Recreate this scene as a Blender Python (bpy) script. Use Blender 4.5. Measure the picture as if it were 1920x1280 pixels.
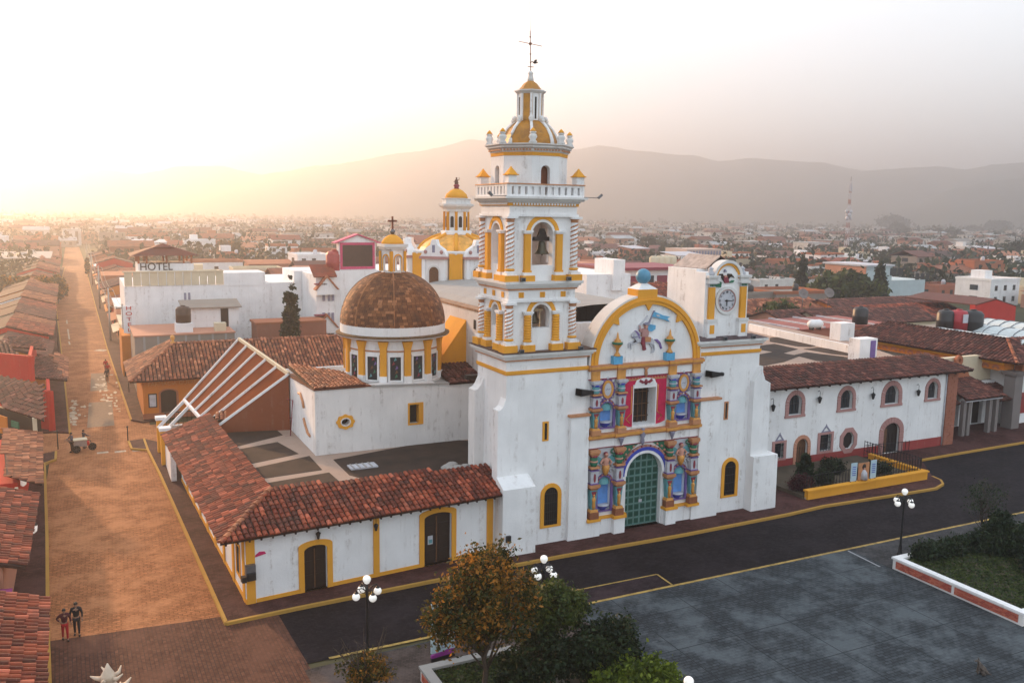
import bpy, math, random
import numpy as np
from mathutils import Matrix, Vector
from mathutils.geometry import tessellate_polygon

for o in list(bpy.data.objects): bpy.data.objects.remove(o, do_unlink=True)
scene = bpy.context.scene
COL = scene.collection
random.seed(7); rng = np.random.default_rng(7)
PI = math.pi
# ---------------------------------------------------------------- camera
# world axes: X along the church front, Y into the picture along the street, Z up, metres
_f = 1638.035
_R = np.array([[0.0]*3]*3)
def _dir(px, py):
    v = np.array([px-960.0, py-640.0, _f]); return v/np.linalg.norm(v)
_yv, _xv = _dir(152, 388), _dir(4340, 450)
_zv = np.cross(_xv, _yv)
if _zv[1] > 0: _zv = -_zv
_R = np.array([_xv, _yv, _zv])
CAM = np.array([0.0, 0.0, 21.0])
cam = bpy.data.cameras.new('camera'); camo = bpy.data.objects.new('camera', cam); COL.objects.link(camo)
cam.sensor_width = 36.0; cam.lens = _f/1920*36.0; cam.clip_start = 0.5; cam.clip_end = 60000
_m = Matrix.Identity(4)
for i in range(3):
    _m[i][0] = _R[i, 0]; _m[i][1] = -_R[i, 1]; _m[i][2] = -_R[i, 2]; _m[i][3] = CAM[i]
camo.matrix_world = _m
scene.camera = camo
# ---------------------------------------------------------------- sky, sun, exposure
SUN_AZ = math.radians(103.5)        # direction the sun stands in, measured from +X towards +Y
SUN_EL = math.radians(13.0)
SKY_SAT, SKY_GAMMA, SKY_STR = 1.15, 0.18, 0.46
world = bpy.data.worlds.new('World'); scene.world = world; world.use_nodes = True
wn = world.node_tree; bg = wn.nodes['Background']
sky = wn.nodes.new('ShaderNodeTexSky'); sky.sky_type = 'NISHITA'; sky.sun_disc = False
sky.sun_elevation = SUN_EL; sky.sun_rotation = PI/2 - SUN_AZ
sky.altitude = 2200; sky.air_density = 1.0; sky.dust_density = 3.0; sky.ozone_density = 1.0
hs = wn.nodes.new('ShaderNodeHueSaturation'); hs.inputs['Saturation'].default_value = SKY_SAT
gm = wn.nodes.new('ShaderNodeGamma'); gm.inputs['Gamma'].default_value = SKY_GAMMA
wn.links.new(sky.outputs[0], hs.inputs['Color']); wn.links.new(hs.outputs[0], gm.inputs[0])
wn.links.new(gm.outputs[0], bg.inputs[0]); bg.inputs[1].default_value = SKY_STR
sl = bpy.data.lights.new('sun', 'SUN'); sl.energy = 4.0; sl.angle = math.radians(1.5); sl.color = (1.0, 0.58, 0.29)
so = bpy.data.objects.new('sun', sl); COL.objects.link(so)
_sd = Vector((math.cos(SUN_AZ)*math.cos(SUN_EL), math.sin(SUN_AZ)*math.cos(SUN_EL), math.sin(SUN_EL)))
so.rotation_euler = _sd.to_track_quat('Z', 'Y').to_euler(); so.location = (0, 60, 80)
scene.view_settings.view_transform = 'Standard'; scene.view_settings.look = 'None'
scene.view_settings.exposure = 1.55; scene.view_settings.gamma = 1.0
scene.view_settings.use_curve_mapping = False
cy = scene.cycles
cy.use_denoising = True; cy.max_bounces = 6; cy.diffuse_bounces = 3; cy.glossy_bounces = 2
cy.transmission_bounces = 4; cy.volume_bounces = 1; cy.transparent_max_bounces = 8
cy.caustics_reflective = False; cy.caustics_refractive = False
cy.sample_clamp_indirect = 6.0
HAZE_DENSITY = 8.0e-4; HAZE_G = 0.69; HAZE_COL = (0.60, 0.62, 0.66, 1)
# ---------------------------------------------------------------- pixel -> world
def ray(px, py): return _R @ np.array([px-960.0, py-640.0, _f])
def gz(px, py, z=0.0):
    r = ray(px, py); return Vector(CAM + (z-CAM[2])/r[2]*r)
def gx(px, py, x):
    r = ray(px, py); return Vector(CAM + (x-CAM[0])/r[0]*r)
def gy(px, py, y):
    r = ray(px, py); return Vector(CAM + (y-CAM[1])/r[1]*r)
# ---------------------------------------------------------------- object helpers
def tag(o, label=None, cat=None, group=None, kind=None):
    if label: o['label'] = label
    if cat: o['category'] = cat
    if group: o['group'] = group
    if kind: o['kind'] = kind
    return o
def thing(name, label, cat, loc=(0, 0, 0), rotz=0.0, group=None):
    o = bpy.data.objects.new(name, None); COL.objects.link(o)
    o.location = loc; o.rotation_euler = (0, 0, rotz); o.empty_display_size = 0.3
    return tag(o, label, cat, group)
def root_inv(o):
    if o is None: return Matrix.Identity(4)
    M = Matrix.LocRotScale(o.location, o.rotation_euler, o.scale)
    return M.inverted() if o.parent is None else (M.inverted() @ root_inv(o.parent))
def link(name, me, parent=None, loc=None, rot=None):
    o = bpy.data.objects.new(name, me); COL.objects.link(o)
    if parent is not None: o.parent = parent
    if loc is not None: o.location = loc
    if rot is not None: o.rotation_euler = rot
    return o
def copy_tree(o, parent=None):
    c = o.copy(); COL.objects.link(c); c.parent = parent
    for ch in o.children: copy_tree(ch, c)
    return c
def frame(x, y, z, ang):   # local u along the wall, v into it, w up
    return Matrix.Translation((x, y, z)) @ Matrix.Rotation(ang, 4, 'Z')
def arch(cx, z0, w, zs, rise=None, n=12):
    """outline of an opening: flat foot at z0, springing at zs, round head"""
    r = w/2; rise = r if rise is None else rise
    pts = [(cx-r, z0), (cx+r, z0)]
    for i in range(n+1):
        a = PI*i/n; pts.append((cx+r*math.cos(a), zs+rise*math.sin(a)))
    return pts
def rect(u0, u1, z0, z1): return [(u0, z0), (u1, z0), (u1, z1), (u0, z1)]
def ell(cx, cz, rx, rz, n=20, wob=0, k=0):
    return [(cx+rx*(1+wob*math.cos(k*2*PI*i/n))*math.cos(2*PI*i/n), cz+rz*(1+wob*math.cos(k*2*PI*i/n))*math.sin(2*PI*i/n)) for i in range(n)]

class MB:
    def __init__(s, M=None):
        s.v = []; s.f = []; s.t = []; s.M = M; s.smooth = []
    def add(s, vs, fs, tint=0.0, smooth=False):
        b = len(s.v)
        if s.M is not None: vs = [s.M @ Vector(p) for p in vs]
        s.v.extend([tuple(p) for p in vs])
        for f in fs:
            s.f.append([b+i for i in f]); s.t.append(tint); s.smooth.append(smooth)
        return s
    def box(s, x0, x1, y0, y1, z0, z1, tint=0.0):
        vs = [(x0,y0,z0),(x1,y0,z0),(x1,y1,z0),(x0,y1,z0),(x0,y0,z1),(x1,y0,z1),(x1,y1,z1),(x0,y1,z1)]
        return s.add(vs, [(0,3,2,1),(4,5,6,7),(0,1,5,4),(1,2,6,5),(2,3,7,6),(3,0,4,7)], tint)
    def taper(s, x0, x1, y0, y1, z0, z1, dx, dy, tint=0.0):
        vs = [(x0,y0,z0),(x1,y0,z0),(x1,y1,z0),(x0,y1,z0),(x0+dx,y0+dy,z1),(x1-dx,y0+dy,z1),(x1-dx,y1-dy,z1),(x0+dx,y1-dy,z1)]
        return s.add(vs, [(0,3,2,1),(4,5,6,7),(0,1,5,4),(1,2,6,5),(2,3,7,6),(3,0,4,7)], tint)
    def slab(s, outer, y0, y1, holes=(), tint=0.0):
        """polygon in (u,z) pulled from v=y0 (front) to v=y1, with holes"""
        def ccw(p):
            a = sum(p[i][0]*p[(i+1) % len(p)][1]-p[(i+1) % len(p)][0]*p[i][1] for i in range(len(p)))
            return list(p) if a > 0 else list(p)[::-1]
        loops = [ccw(outer)] + [ccw(h)[::-1] for h in holes]
        flat = [p for l in loops for p in l]; n = len(flat)
        tris = tessellate_polygon([[Vector((p[0], p[1], 0)) for p in l] for l in loops])
        vs = [(p[0], y0, p[1]) for p in flat]+[(p[0], y1, p[1]) for p in flat]
        fs = []
        for t in tris:
            a, b, c = [flat[i] for i in t]
            cr = (b[0]-a[0])*(c[1]-a[1])-(b[1]-a[1])*(c[0]-a[0])
            t = t if cr > 0 else (t[0], t[2], t[1])
            fs.append(tuple(t)); fs.append((t[0]+n, t[2]+n, t[1]+n))
        k = 0
        for l in loops:
            m = len(l)
            for i in range(m):
                j = (i+1) % m; fs.append((k+i, k+i+n, k+j+n, k+j))
            k += m
        return s.add(vs, fs, tint)
    def plan(s, poly, z0, z1, tint=0.0):
        """polygon in plan pulled up"""
        a = sum(poly[i][0]*poly[(i+1) % len(poly)][1]-poly[(i+1) % len(poly)][0]*poly[i][1] for i in range(len(poly)))
        p = list(poly) if a > 0 else list(poly)[::-1]; n = len(p)
        vs = [(q[0], q[1], z0) for q in p]+[(q[0], q[1], z1) for q in p]
        fs = [tuple(range(n-1, -1, -1)), tuple(range(n, 2*n))]+[(i, (i+1) % n, (i+1) % n+n, i+n) for i in range(n)]
        return s.add(vs, fs, tint)
    def lathe(s, prof, n=16, cx=0, cy=0, a0=0.0, smooth=True, tint=0.0, a1=None):
        full = a1 is None; m = n if full else n+1
        span = 2*PI if full else a1-a0
        vs = []
        for r, z in prof:
            for i in range(m):
                a = a0+span*i/n; vs.append((cx+r*math.cos(a), cy+r*math.sin(a), z))
        fs = []
        for k in range(len(prof)-1):
            for i in range(n):
                j = (i+1) % m if full else i+1
                fs.append((k*m+i, k*m+j, (k+1)*m+j, (k+1)*m+i))
        if full:
            if prof[0][0] > 1e-4: fs.append(tuple(range(m-1, -1, -1)))
            if prof[-1][0] > 1e-4: fs.append(tuple((len(prof)-1)*m+i for i in range(m)))
        return s.add(vs, fs, tint, smooth)
    def ball(s, c, r, n=12, m=8, tint=0.0, sq=(1, 1, 1)):
        M0 = s.M; T = Matrix.Translation(c) @ Matrix.Diagonal((r*sq[0], r*sq[1], r*sq[2], 1))
        s.M = T if M0 is None else M0 @ T
        s.lathe([(max(1e-5, math.sin(PI*i/m)), -math.cos(PI*i/m)) for i in range(m+1)], n, tint=tint)
        s.M = M0; return s
    def tube(s, pts, r, n=6, tint=0.0, smooth=True):
        pts = [Vector(p) for p in pts]; rs = r if isinstance(r, (list, tuple)) else [r]*len(pts)
        vs = []; fs = []
        for i, p in enumerate(pts):
            d = (pts[min(i+1, len(pts)-1)]-pts[max(i-1, 0)])
            d = d.normalized() if d.length > 1e-9 else Vector((0, 0, 1))
            a = d.cross(Vector((0, 0, 1)) if abs(d.z) < .95 else Vector((1, 0, 0))).normalized(); b = d.cross(a)
            for k in range(n):
                t = 2*PI*k/n; vs.append(p+(a*math.cos(t)+b*math.sin(t))*rs[i])
        for i in range(len(pts)-1):
            for k in range(n):
                j = (k+1) % n; fs.append((i*n+k, (i+1)*n+k, (i+1)*n+j, i*n+j))
        fs.append(tuple(range(n))); fs.append(tuple((len(pts)-1)*n+k for k in range(n-1, -1, -1)))
        return s.add(vs, fs, tint, smooth)
    def beam(s, p, q, w, h, tint=0.0):
        p = Vector(p); q = Vector(q); d = (q-p).normalized()
        a = d.cross(Vector((0, 0, 1)) if abs(d.z) < .97 else Vector((1, 0, 0))).normalized()*w/2; b = a.cross(d).normalized()*h/2
        vs = [p-a-b, p+a-b, p+a+b, p-a+b, q-a-b, q+a-b, q+a+b, q-a+b]
        return s.add(vs, [(0,3,2,1),(4,5,6,7),(0,1,5,4),(1,2,6,5),(2,3,7,6),(3,0,4,7)], tint)
    def quad(s, a, b, c, d, tint=0.0): return s.add([a, b, c, d], [(0, 1, 2, 3)], tint)
    def poly(s, pts, tint=0.0): return s.add(pts, [tuple(range(len(pts)))], tint)
    def thick(s, pts, th, tint=0.0):
        """planar 3-D polygon with thickness th below it"""
        pts = [Vector(p) for p in pts]; n = len(pts)
        nr = (pts[1]-pts[0]).cross(pts[2]-pts[0]).normalized()
        if nr.z < 0: pts = pts[::-1]; nr = -nr
        vs = pts+[p-nr*th for p in pts]
        fs = [tuple(range(n)), tuple(range(2*n-1, n-1, -1))]+[(i, i+n, (i+1) % n+n, (i+1) % n) for i in range(n)]
        return s.add(vs, fs, tint)
    def mesh(s, name, mat, inv=None):
        me = bpy.data.meshes.new(name)
        vs = s.v if inv is None else [tuple(inv @ Vector(p)) for p in s.v]
        me.from_pydata(vs, [], s.f)
        if any(s.t):
            at = me.attributes.new('tint', 'FLOAT', 'FACE'); at.data.foreach_set('value', np.array(s.t, dtype=np.float32))
        if any(s.smooth): me.polygons.foreach_set('use_smooth', np.array(s.smooth, dtype=bool))
        me.materials.append(mat); me.update()
        return me
    def build(s, name, mat, parent=None, local=False):
        me = s.mesh(name, mat, None if (parent is None or local) else root_inv(parent))
        return link(name, me, parent)
    def own(s, name, mat, label=None, cat=None, group=None, kind=None, base=None):
        """top-level mesh whose origin sits at its base"""
        a = np.array(s.v); lo, hi = a.min(0), a.max(0)
        b = base or ((lo[0]+hi[0])/2, (lo[1]+hi[1])/2, lo[2])
        me = s.mesh(name, mat, Matrix.Translation(b).inverted()); o = link(name, me, None, b)
        return tag(o, label, cat, group, kind)
# ---------------------------------------------------------------- materials
MATS = {}
def _new(name):
    m = bpy.data.materials.new(name); m.use_nodes = True
    nt = m.node_tree; b = nt.nodes['Principled BSDF']; MATS[name] = m
    return m, nt, b
def N(nt, t, **kw):
    n = nt.nodes.new(t)
    for k, v in kw.items():
        if k in n.inputs.keys(): n.inputs[k].default_value = v
        else: setattr(n, k, v)
    return n
def mixc(nt, fac, a, b, mode='MIX'):
    n = nt.nodes.new('ShaderNodeMix'); n.data_type = 'RGBA'; n.blend_type = mode
    for s, v in ((0, fac), (6, a), (7, b)):
        if isinstance(v, bpy.types.NodeSocket): nt.links.new(v, n.inputs[s])
        else: n.inputs[s].default_value = v if s == 0 else (*v[:3], 1)
    return n.outputs[2]
def ramp(nt, src, stops):
    n = nt.nodes.new('ShaderNodeValToRGB'); nt.links.new(src, n.inputs[0])
    e = n.color_ramp.elements
    while len(e) < len(stops): e.new(0.5)
    for i, (p, c) in enumerate(stops):
        e[i].position = p; e[i].color = (c, c, c, 1) if isinstance(c, (int, float)) else (*c, 1)
    return n.outputs[0]
def coords(nt, scale=(1, 1, 1), world=True):
    if world: src = nt.nodes.new('ShaderNodeNewGeometry').outputs['Position']
    else: src = nt.nodes.new('ShaderNodeTexCoord').outputs['Object']
    mp = nt.nodes.new('ShaderNodeMapping'); mp.inputs['Scale'].default_value = scale
    nt.links.new(src, mp.inputs[0]); return mp.outputs[0]
def noise(nt, vec, scale, detail=3.0, rough=0.55):
    n = N(nt, 'ShaderNodeTexNoise', Scale=scale, Detail=detail, Roughness=rough); nt.links.new(vec, n.inputs['Vector']); return n.outputs[0]
def bump(nt, b, h, strength, dist):
    n = N(nt, 'ShaderNodeBump', Strength=strength, Distance=dist); nt.links.new(h, n.inputs['Height']); nt.links.new(n.outputs[0], b.inputs['Normal'])
def plain(name, c, rough=0.6, metal=0.0, var=0.18, scale=3.0, bmp=0.0, spec=0.4, world=True):
    m, nt, b = _new(name)
    v = coords(nt, world=world); f = noise(nt, v, scale, 4)
    d = tuple(x*(1-var) for x in c); l = tuple(min(1, x*(1+var*0.6)) for x in c)
    nt.links.new(mixc(nt, ramp(nt, f, [(0.3, 0), (0.7, 1)]), d, l), b.inputs['Base Color'])
    b.inputs['Roughness'].default_value = rough; b.inputs['Metallic'].default_value = metal
    b.inputs['Specular IOR Level'].default_value = spec
    if bmp: bump(nt, b, noise(nt, v, scale*8, 3), bmp, 0.02)
    return m
def plaster(name, c, dirt=(0.30, 0.22, 0.17), amount=0.5, lo=0.54):
    """painted render: patchy repainting, rain streaks running down, fine trowel relief"""
    m, nt, b = _new(name)
    v = coords(nt); s = coords(nt, (1.6, 1.6, 0.12))
    patch = noise(nt, v, 0.55, 5, 0.6)
    col = mixc(nt, ramp(nt, patch, [(0.35, 0), (0.7, 1)]), tuple(x*0.87 for x in c), c)
    streak = ramp(nt, noise(nt, s, 1.3, 5, 0.7), [(lo, 0), (lo+0.2, 1)])
    fine = ramp(nt, noise(nt, v, 2.2, 6, 0.75), [(0.46, 0), (0.68, 1)])
    k = N(nt, 'ShaderNodeMath', operation='MULTIPLY'); nt.links.new(streak, k.inputs[0]); nt.links.new(fine, k.inputs[1])
    k2 = N(nt, 'ShaderNodeMath', operation='MULTIPLY'); nt.links.new(k.outputs[0], k2.inputs[0]); k2.inputs[1].default_value = amount
    nt.links.new(mixc(nt, k2.outputs[0], col, dirt), b.inputs['Base Color'])
    b.inputs['Roughness'].default_value = 0.85; b.inputs['Specular IOR Level'].default_value = 0.2
    bump(nt, b, noise(nt, v, 9, 5, 0.65), 0.35, 0.03)
    return m
def tile(name, c0, c1, c2, rough=0.75):
    """fired clay: tone differs from tile to tile, lichen and soot in patches"""
    m, nt, b = _new(name)
    at = N(nt, 'ShaderNodeAttribute', attribute_name='tint'); oi = nt.nodes.new('ShaderNodeObjectInfo')
    a = N(nt, 'ShaderNodeMath', operation='ADD'); nt.links.new(at.outputs['Fac'], a.inputs[0]); nt.links.new(oi.outputs['Random'], a.inputs[1])
    fr = N(nt, 'ShaderNodeMath', operation='FRACT'); nt.links.new(a.outputs[0], fr.inputs[0])
    col = ramp(nt, fr.outputs[0], [(0.0, c0), (0.45, c1), (0.85, c2), (1.0, tuple(min(1, x*1.5+0.03) for x in c2))])
    v = coords(nt); g = ramp(nt, noise(nt, v, 0.8, 6, 0.7), [(0.42, 0), (0.72, 0.75)])
    col = mixc(nt, g, col, (0.055, 0.032, 0.024))
    sp = ramp(nt, noise(nt, v, 11, 3, 0.6), [(0.62, 0), (0.74, 0.6)])
    col = mixc(nt, sp, col, (0.25, 0.2, 0.15))
    nt.links.new(col, b.inputs['Base Color']); b.inputs['Roughness'].default_value = rough
    b.inputs['Specular IOR Level'].default_value = 0.3
    bump(nt, b, noise(nt, v, 30, 3), 0.3, 0.01)
    return m
def paving(name, c, mortar, sx, sy, rot=0.0, var=0.35, patch=None, rough=0.8, bmp=0.4, seam=None):
    """small setts or bricks laid in courses, worn in patches"""
    m, nt, b = _new(name)
    src = nt.nodes.new('ShaderNodeNewGeometry').outputs['Position']
    mp = nt.nodes.new('ShaderNodeMapping'); mp.inputs['Rotation'].default_value = (0, 0, rot); nt.links.new(src, mp.inputs[0])
    br = N(nt, 'ShaderNodeTexBrick', Scale=1.0); nt.links.new(mp.outputs[0], br.inputs['Vector'])
    br.inputs['Brick Width'].default_value = sx; br.inputs['Row Height'].default_value = sy
    br.inputs['Mortar Size'].default_value = min(sx, sy)*0.13; br.inputs['Mortar Smooth'].default_value = 0.2
    br.inputs['Color1'].default_value = (*[x*(1-var) for x in c], 1); br.inputs['Color2'].default_value = (*[min(1, x*(1+var)) for x in c], 1)
    br.inputs['Mortar'].default_value = (*mortar, 1)
    v = coords(nt)
    big = noise(nt, v, 0.35, 8, 0.72); mid = noise(nt, v, 3.2, 6, 0.72)
    col = mixc(nt, ramp(nt, mid, [(0.42, 0.0), (0.62, 0.75)]), br.outputs[0], tuple(x*0.5 for x in c))
    col = mixc(nt, ramp(nt, big, [(0.46, 0.0), (0.60, 0.7)]), col, patch or tuple(min(1, x*1.7) for x in c))
    if seam:
        b2 = N(nt, 'ShaderNodeTexBrick', Scale=1.0, offset=0.0); nt.links.new(mp.outputs[0], b2.inputs['Vector'])
        b2.inputs['Brick Width'].default_value = seam; b2.inputs['Row Height'].default_value = seam
        b2.inputs['Mortar Size'].default_value = 0.035; b2.inputs['Mortar Smooth'].default_value = 0.6
        col = mixc(nt, b2.outputs['Fac'], col, tuple(x*0.35 for x in c))
    nt.links.new(col, b.inputs['Base Color']); b.inputs['Specular IOR Level'].default_value = 0.12
    rr = ramp(nt, mid, [(0.3, rough-0.05), (0.7, min(1, rough+0.15))]); nt.links.new(rr, b.inputs['Roughness'])
    bump(nt, b, br.outputs['Fac'], -bmp, 0.02)
    return m
def leafmat(name, c0, c1, c2, trans=0.35):
    m, nt, b = _new(name)
    at = N(nt, 'ShaderNodeAttribute', attribute_name='tint')
    col = ramp(nt, at.outputs['Fac'], [(0.0, c0), (0.5, c1), (1.0, c2)])
    nt.links.new(col, b.inputs['Base Color']); b.inputs['Roughness'].default_value = 0.6; b.inputs['Specular IOR Level'].default_value = 0.25
    tr = nt.nodes.new('ShaderNodeBsdfTranslucent'); nt.links.new(col, tr.inputs[0])
    mx = nt.nodes.new('ShaderNodeMixShader'); mx.inputs[0].default_value = trans
    nt.links.new(b.outputs[0], mx.inputs[1]); nt.links.new(tr.outputs[0], mx.inputs[2])
    nt.links.new(mx.outputs[0], nt.nodes['Material Output'].inputs[0]); return m
def glass(name, c=(0.03, 0.035, 0.04), rough=0.12):
    m, nt, b = _new(name)
    b.inputs['Base Color'].default_value = (*c, 1); b.inputs['Roughness'].default_value = rough; b.inputs['Specular IOR Level'].default_value = 0.6
    return m
W = plaster('white_plaster', (0.87, 0.855, 0.85), dirt=(0.27, 0.20, 0.16), amount=0.95, lo=0.51)
WD = plaster('weathered_white_plaster', (0.80, 0.77, 0.75), dirt=(0.16, 0.10, 0.07), amount=0.8, lo=0.50)
WS = plaster('dull_white_cornice_plaster', (0.72, 0.70, 0.68), dirt=(0.2, 0.12, 0.08), amount=0.9)  # duller white for cornices, copings, urns and mouldings
YEL = plaster('ochre_yellow_paint', (0.80, 0.36, 0.04), dirt=(0.3, 0.13, 0.02), amount=0.6)
KERB = plaster('worn_yellow_kerb_paint', (0.47, 0.26, 0.055), dirt=(0.14, 0.1, 0.07), amount=1.0)
ORG = plaster('orange_paint', (0.62, 0.20, 0.03), amount=0.6)
RED = plaster('red_paint', (0.55, 0.035, 0.025), amount=0.4)
TERRA = plaster('terracotta_paint', (0.40, 0.14, 0.07), amount=0.7)
PINKW = plaster('salmon_paint', (0.55, 0.26, 0.17), amount=0.6)
CREAM = plaster('cream_paint', (0.66, 0.56, 0.40), amount=0.6)
GREYB = plaster('bare_block_wall', (0.30, 0.25, 0.21), amount=0.9)
DADO = plaster('dark_red_dado_paint', (0.33, 0.055, 0.05), amount=0.7)
STONE = plaster('grey_stone', (0.22, 0.19, 0.18), amount=0.8)
ROSE = plaster('rose_cantera_stone', (0.45, 0.24, 0.22), amount=0.6)
TILE = tile('clay_roof_tile', (0.075, 0.012, 0.006), (0.185, 0.028, 0.011), (0.33, 0.068, 0.028))
TILEL = tile('pale_weathered_tile', (0.14, 0.038, 0.018), (0.28, 0.078, 0.034), (0.42, 0.15, 0.068))
TILED = tile('dark_old_tile', (0.045, 0.014, 0.011), (0.10, 0.027, 0.020), (0.165, 0.05, 0.033))
DECK = plain('shade_darkened_roof_clay', (0.035, 0.011, 0.007), 0.9, var=0.4)  # clay under the tiles, darkened to put shadow into the gaps
DOMET = tile('dome_brick_tile', (0.13, 0.045, 0.018), (0.21, 0.078, 0.029), (0.30, 0.118, 0.044))
YTILE = tile('glazed_yellow_tile', (0.46, 0.19, 0.015), (0.56, 0.245, 0.025), (0.64, 0.30, 0.04), 0.5)
BRICKR = plaster('red_brick', (0.36, 0.14, 0.09), amount=0.6)
WOODD = plain('dark_wood', (0.017, 0.008, 0.005), 0.6, var=0.4, scale=8)
WOOD = plain('brown_wood', (0.14, 0.06, 0.025), 0.6, var=0.4, scale=8)
DARK = plain('dark_interior', (0.010, 0.008, 0.007), 0.9)
IRON = plain('black_iron', (0.02, 0.02, 0.022), 0.5, metal=0.3)
GREYM = plain('grey_metal', (0.16, 0.16, 0.17), 0.45, metal=0.6)
BRONZE = plain('bell_bronze', (0.09, 0.08, 0.055), 0.45, metal=0.7)
GLASS = glass('window_glass')
GDOOR = plain('green_door_paint', (0.03, 0.13, 0.10), 0.5)
GPANEL = plain('green_panel_paint', (0.010, 0.065, 0.045), 0.5)
GRIB = plain('pale_green_rail_paint', (0.13, 0.24, 0.22), 0.55)
BLUE = plain('niche_blue_paint', (0.12, 0.30, 0.68), 0.6)
DBLUE = plain('deep_blue_paint', (0.035, 0.06, 0.42), 0.6)
SKYB = plain('sky_blue_paint', (0.10, 0.38, 0.62), 0.6)
BALLB = plain('blue_glazed_ball', (0.09, 0.27, 0.40), 0.5)
PURP = plain('purple_paint', (0.17, 0.10, 0.30), 0.6)
CRIM = plain('crimson_cloth', (0.55, 0.012, 0.07), 0.8)
GOLD = plain('gold_paint', (0.62, 0.28, 0.06), 0.45)
TAN = plain('tan_gilt_paint', (0.50, 0.22, 0.10), 0.6)
BROWN = plain('brown_plinth_paint', (0.26, 0.09, 0.04), 0.6)
FLESH = plain('painted_skin', (0.55, 0.27, 0.20), 0.6)
TEAL = plain('teal_paint', (0.10, 0.30, 0.33), 0.6)
DGREEN = plain('leaf_green_paint', (0.02, 0.15, 0.08), 0.6)
MAROON = plain('maroon_paint', (0.24, 0.03, 0.05), 0.6)
LGREY = plain('pale_grey_paint', (0.50, 0.50, 0.54), 0.6)
MGREY = plain('mid_grey_paint', (0.25, 0.24, 0.32), 0.6)
ROOFBR = plain('brown_roof_membrane', (0.036, 0.021, 0.014), 0.95, var=0.5, scale=0.8, bmp=0.4)
ROOFP = plaster('roof_path_cement', (0.40, 0.29, 0.23), dirt=(0.14, 0.08, 0.05), amount=1.0)
CONC = plaster('concrete', (0.36, 0.34, 0.32), dirt=(0.14, 0.12, 0.1), amount=0.9)
STREET = paving('street_setts', (0.38, 0.148, 0.060), (0.21, 0.08, 0.033), 0.42, 0.22, 0.03, var=0.22, patch=(0.48, 0.21, 0.095))
BRICKROAD = paving('brick_crossing', (0.12, 0.05, 0.032), (0.05, 0.03, 0.026), 0.36, 0.18, 1.55, var=0.25, patch=(0.14, 0.062, 0.04))
ROADM = paving('dark_road_setts', (0.017, 0.0125, 0.0145), (0.009, 0.007, 0.008), 0.36, 0.18, 0.0, var=0.35, patch=(0.026, 0.019, 0.022))
WALKM = paving('brick_sidewalk', (0.078, 0.030, 0.026), (0.035, 0.018, 0.016), 0.3, 0.15, 0.05, var=0.4, patch=(0.10, 0.045, 0.041))
PLAZAM = paving('plaza_setts', (0.052, 0.059, 0.066), (0.021, 0.024, 0.026), 0.44, 0.22, 0.0, var=0.3, patch=(0.115, 0.13, 0.14), seam=3.6)
DIRT = plain('bare_earth', (0.10, 0.075, 0.05), 0.95, var=0.5, scale=0.4)
GRASSM = plain('lawn', (0.035, 0.06, 0.022), 0.95, var=0.5, scale=4, bmp=0.8)
BARK = plain('tree_bark', (0.06, 0.042, 0.03), 0.9, var=0.4, scale=12, bmp=0.5, world=False)
LEAFO = leafmat('autumn_and_sunlit_leaf', (0.014, 0.024, 0.007), (0.070, 0.066, 0.013), (0.50, 0.20, 0.03), 0.4)
LEAFG = leafmat('green_leaf', (0.018, 0.032, 0.010), (0.05, 0.075, 0.018), (0.12, 0.14, 0.03), 0.35)
LEAFD = leafmat('dark_green_leaf', (0.007, 0.016, 0.007), (0.015, 0.030, 0.011), (0.036, 0.056, 0.018), 0.25)
def globe(name, c, e):
    m, nt, b = _new(name); b.inputs['Base Color'].default_value = (*c, 1); b.inputs['Roughness'].default_value = 0.25
    b.inputs['Emission Color'].default_value = (1, 0.93, 0.84, 1); b.inputs['Emission Strength'].default_value = e; return m
GLOBE = globe('weak_glow_opal_globe', (0.85, 0.85, 0.83), 0.12)  # one weak emission whitens every globe and lantern glass
# ---------------------------------------------------------------- the setting: terrain, hills, streets
def fields():
    m, nt, b = _new('valley_floor')
    v = coords(nt)
    vo = N(nt, 'ShaderNodeTexVoronoi', Scale=0.0045); nt.links.new(v, vo.inputs['Vector'])
    s = nt.nodes.new('ShaderNodeSeparateColor'); nt.links.new(vo.outputs['Color'], s.inputs[0])
    col = ramp(nt, s.outputs[0], [(0.0, (0.035, 0.05, 0.022)), (0.35, (0.07, 0.075, 0.03)), (0.65, (0.12, 0.095, 0.05)), (1.0, (0.05, 0.06, 0.03))])
    w = ramp(nt, noise(nt, v, 0.012, 6, 0.7), [(0.45, 0), (0.6, 0.8)])
    col = mixc(nt, w, col, (0.028, 0.036, 0.02))
    nt.links.new(col, b.inputs['Base Color']); b.inputs['Roughness'].default_value = 1.0; b.inputs['Specular IOR Level'].default_value = 0.1
    return m
FIELDS = fields()
def hillmat():
    m, nt, b = _new('wooded_slopes')
    v = coords(nt); n = noise(nt, v, 0.004, 8, 0.7)
    nt.links.new(ramp(nt, n, [(0.35, (0.022, 0.032, 0.020)), (0.55, (0.045, 0.055, 0.03)), (0.75, (0.09, 0.08, 0.045))]), b.inputs['Base Color'])
    b.inputs['Roughness'].default_value = 1.0; b.inputs['Specular IOR Level'].default_value = 0.05
    return m
HILLS = hillmat()
g = MB(); g.quad((-5000, -300, -0.06), (6000, -300, -0.06), (6000, 5500, -0.06), (-5000, 5500, -0.06))
tag(g.build('ground', FIELDS), kind='structure')
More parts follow.
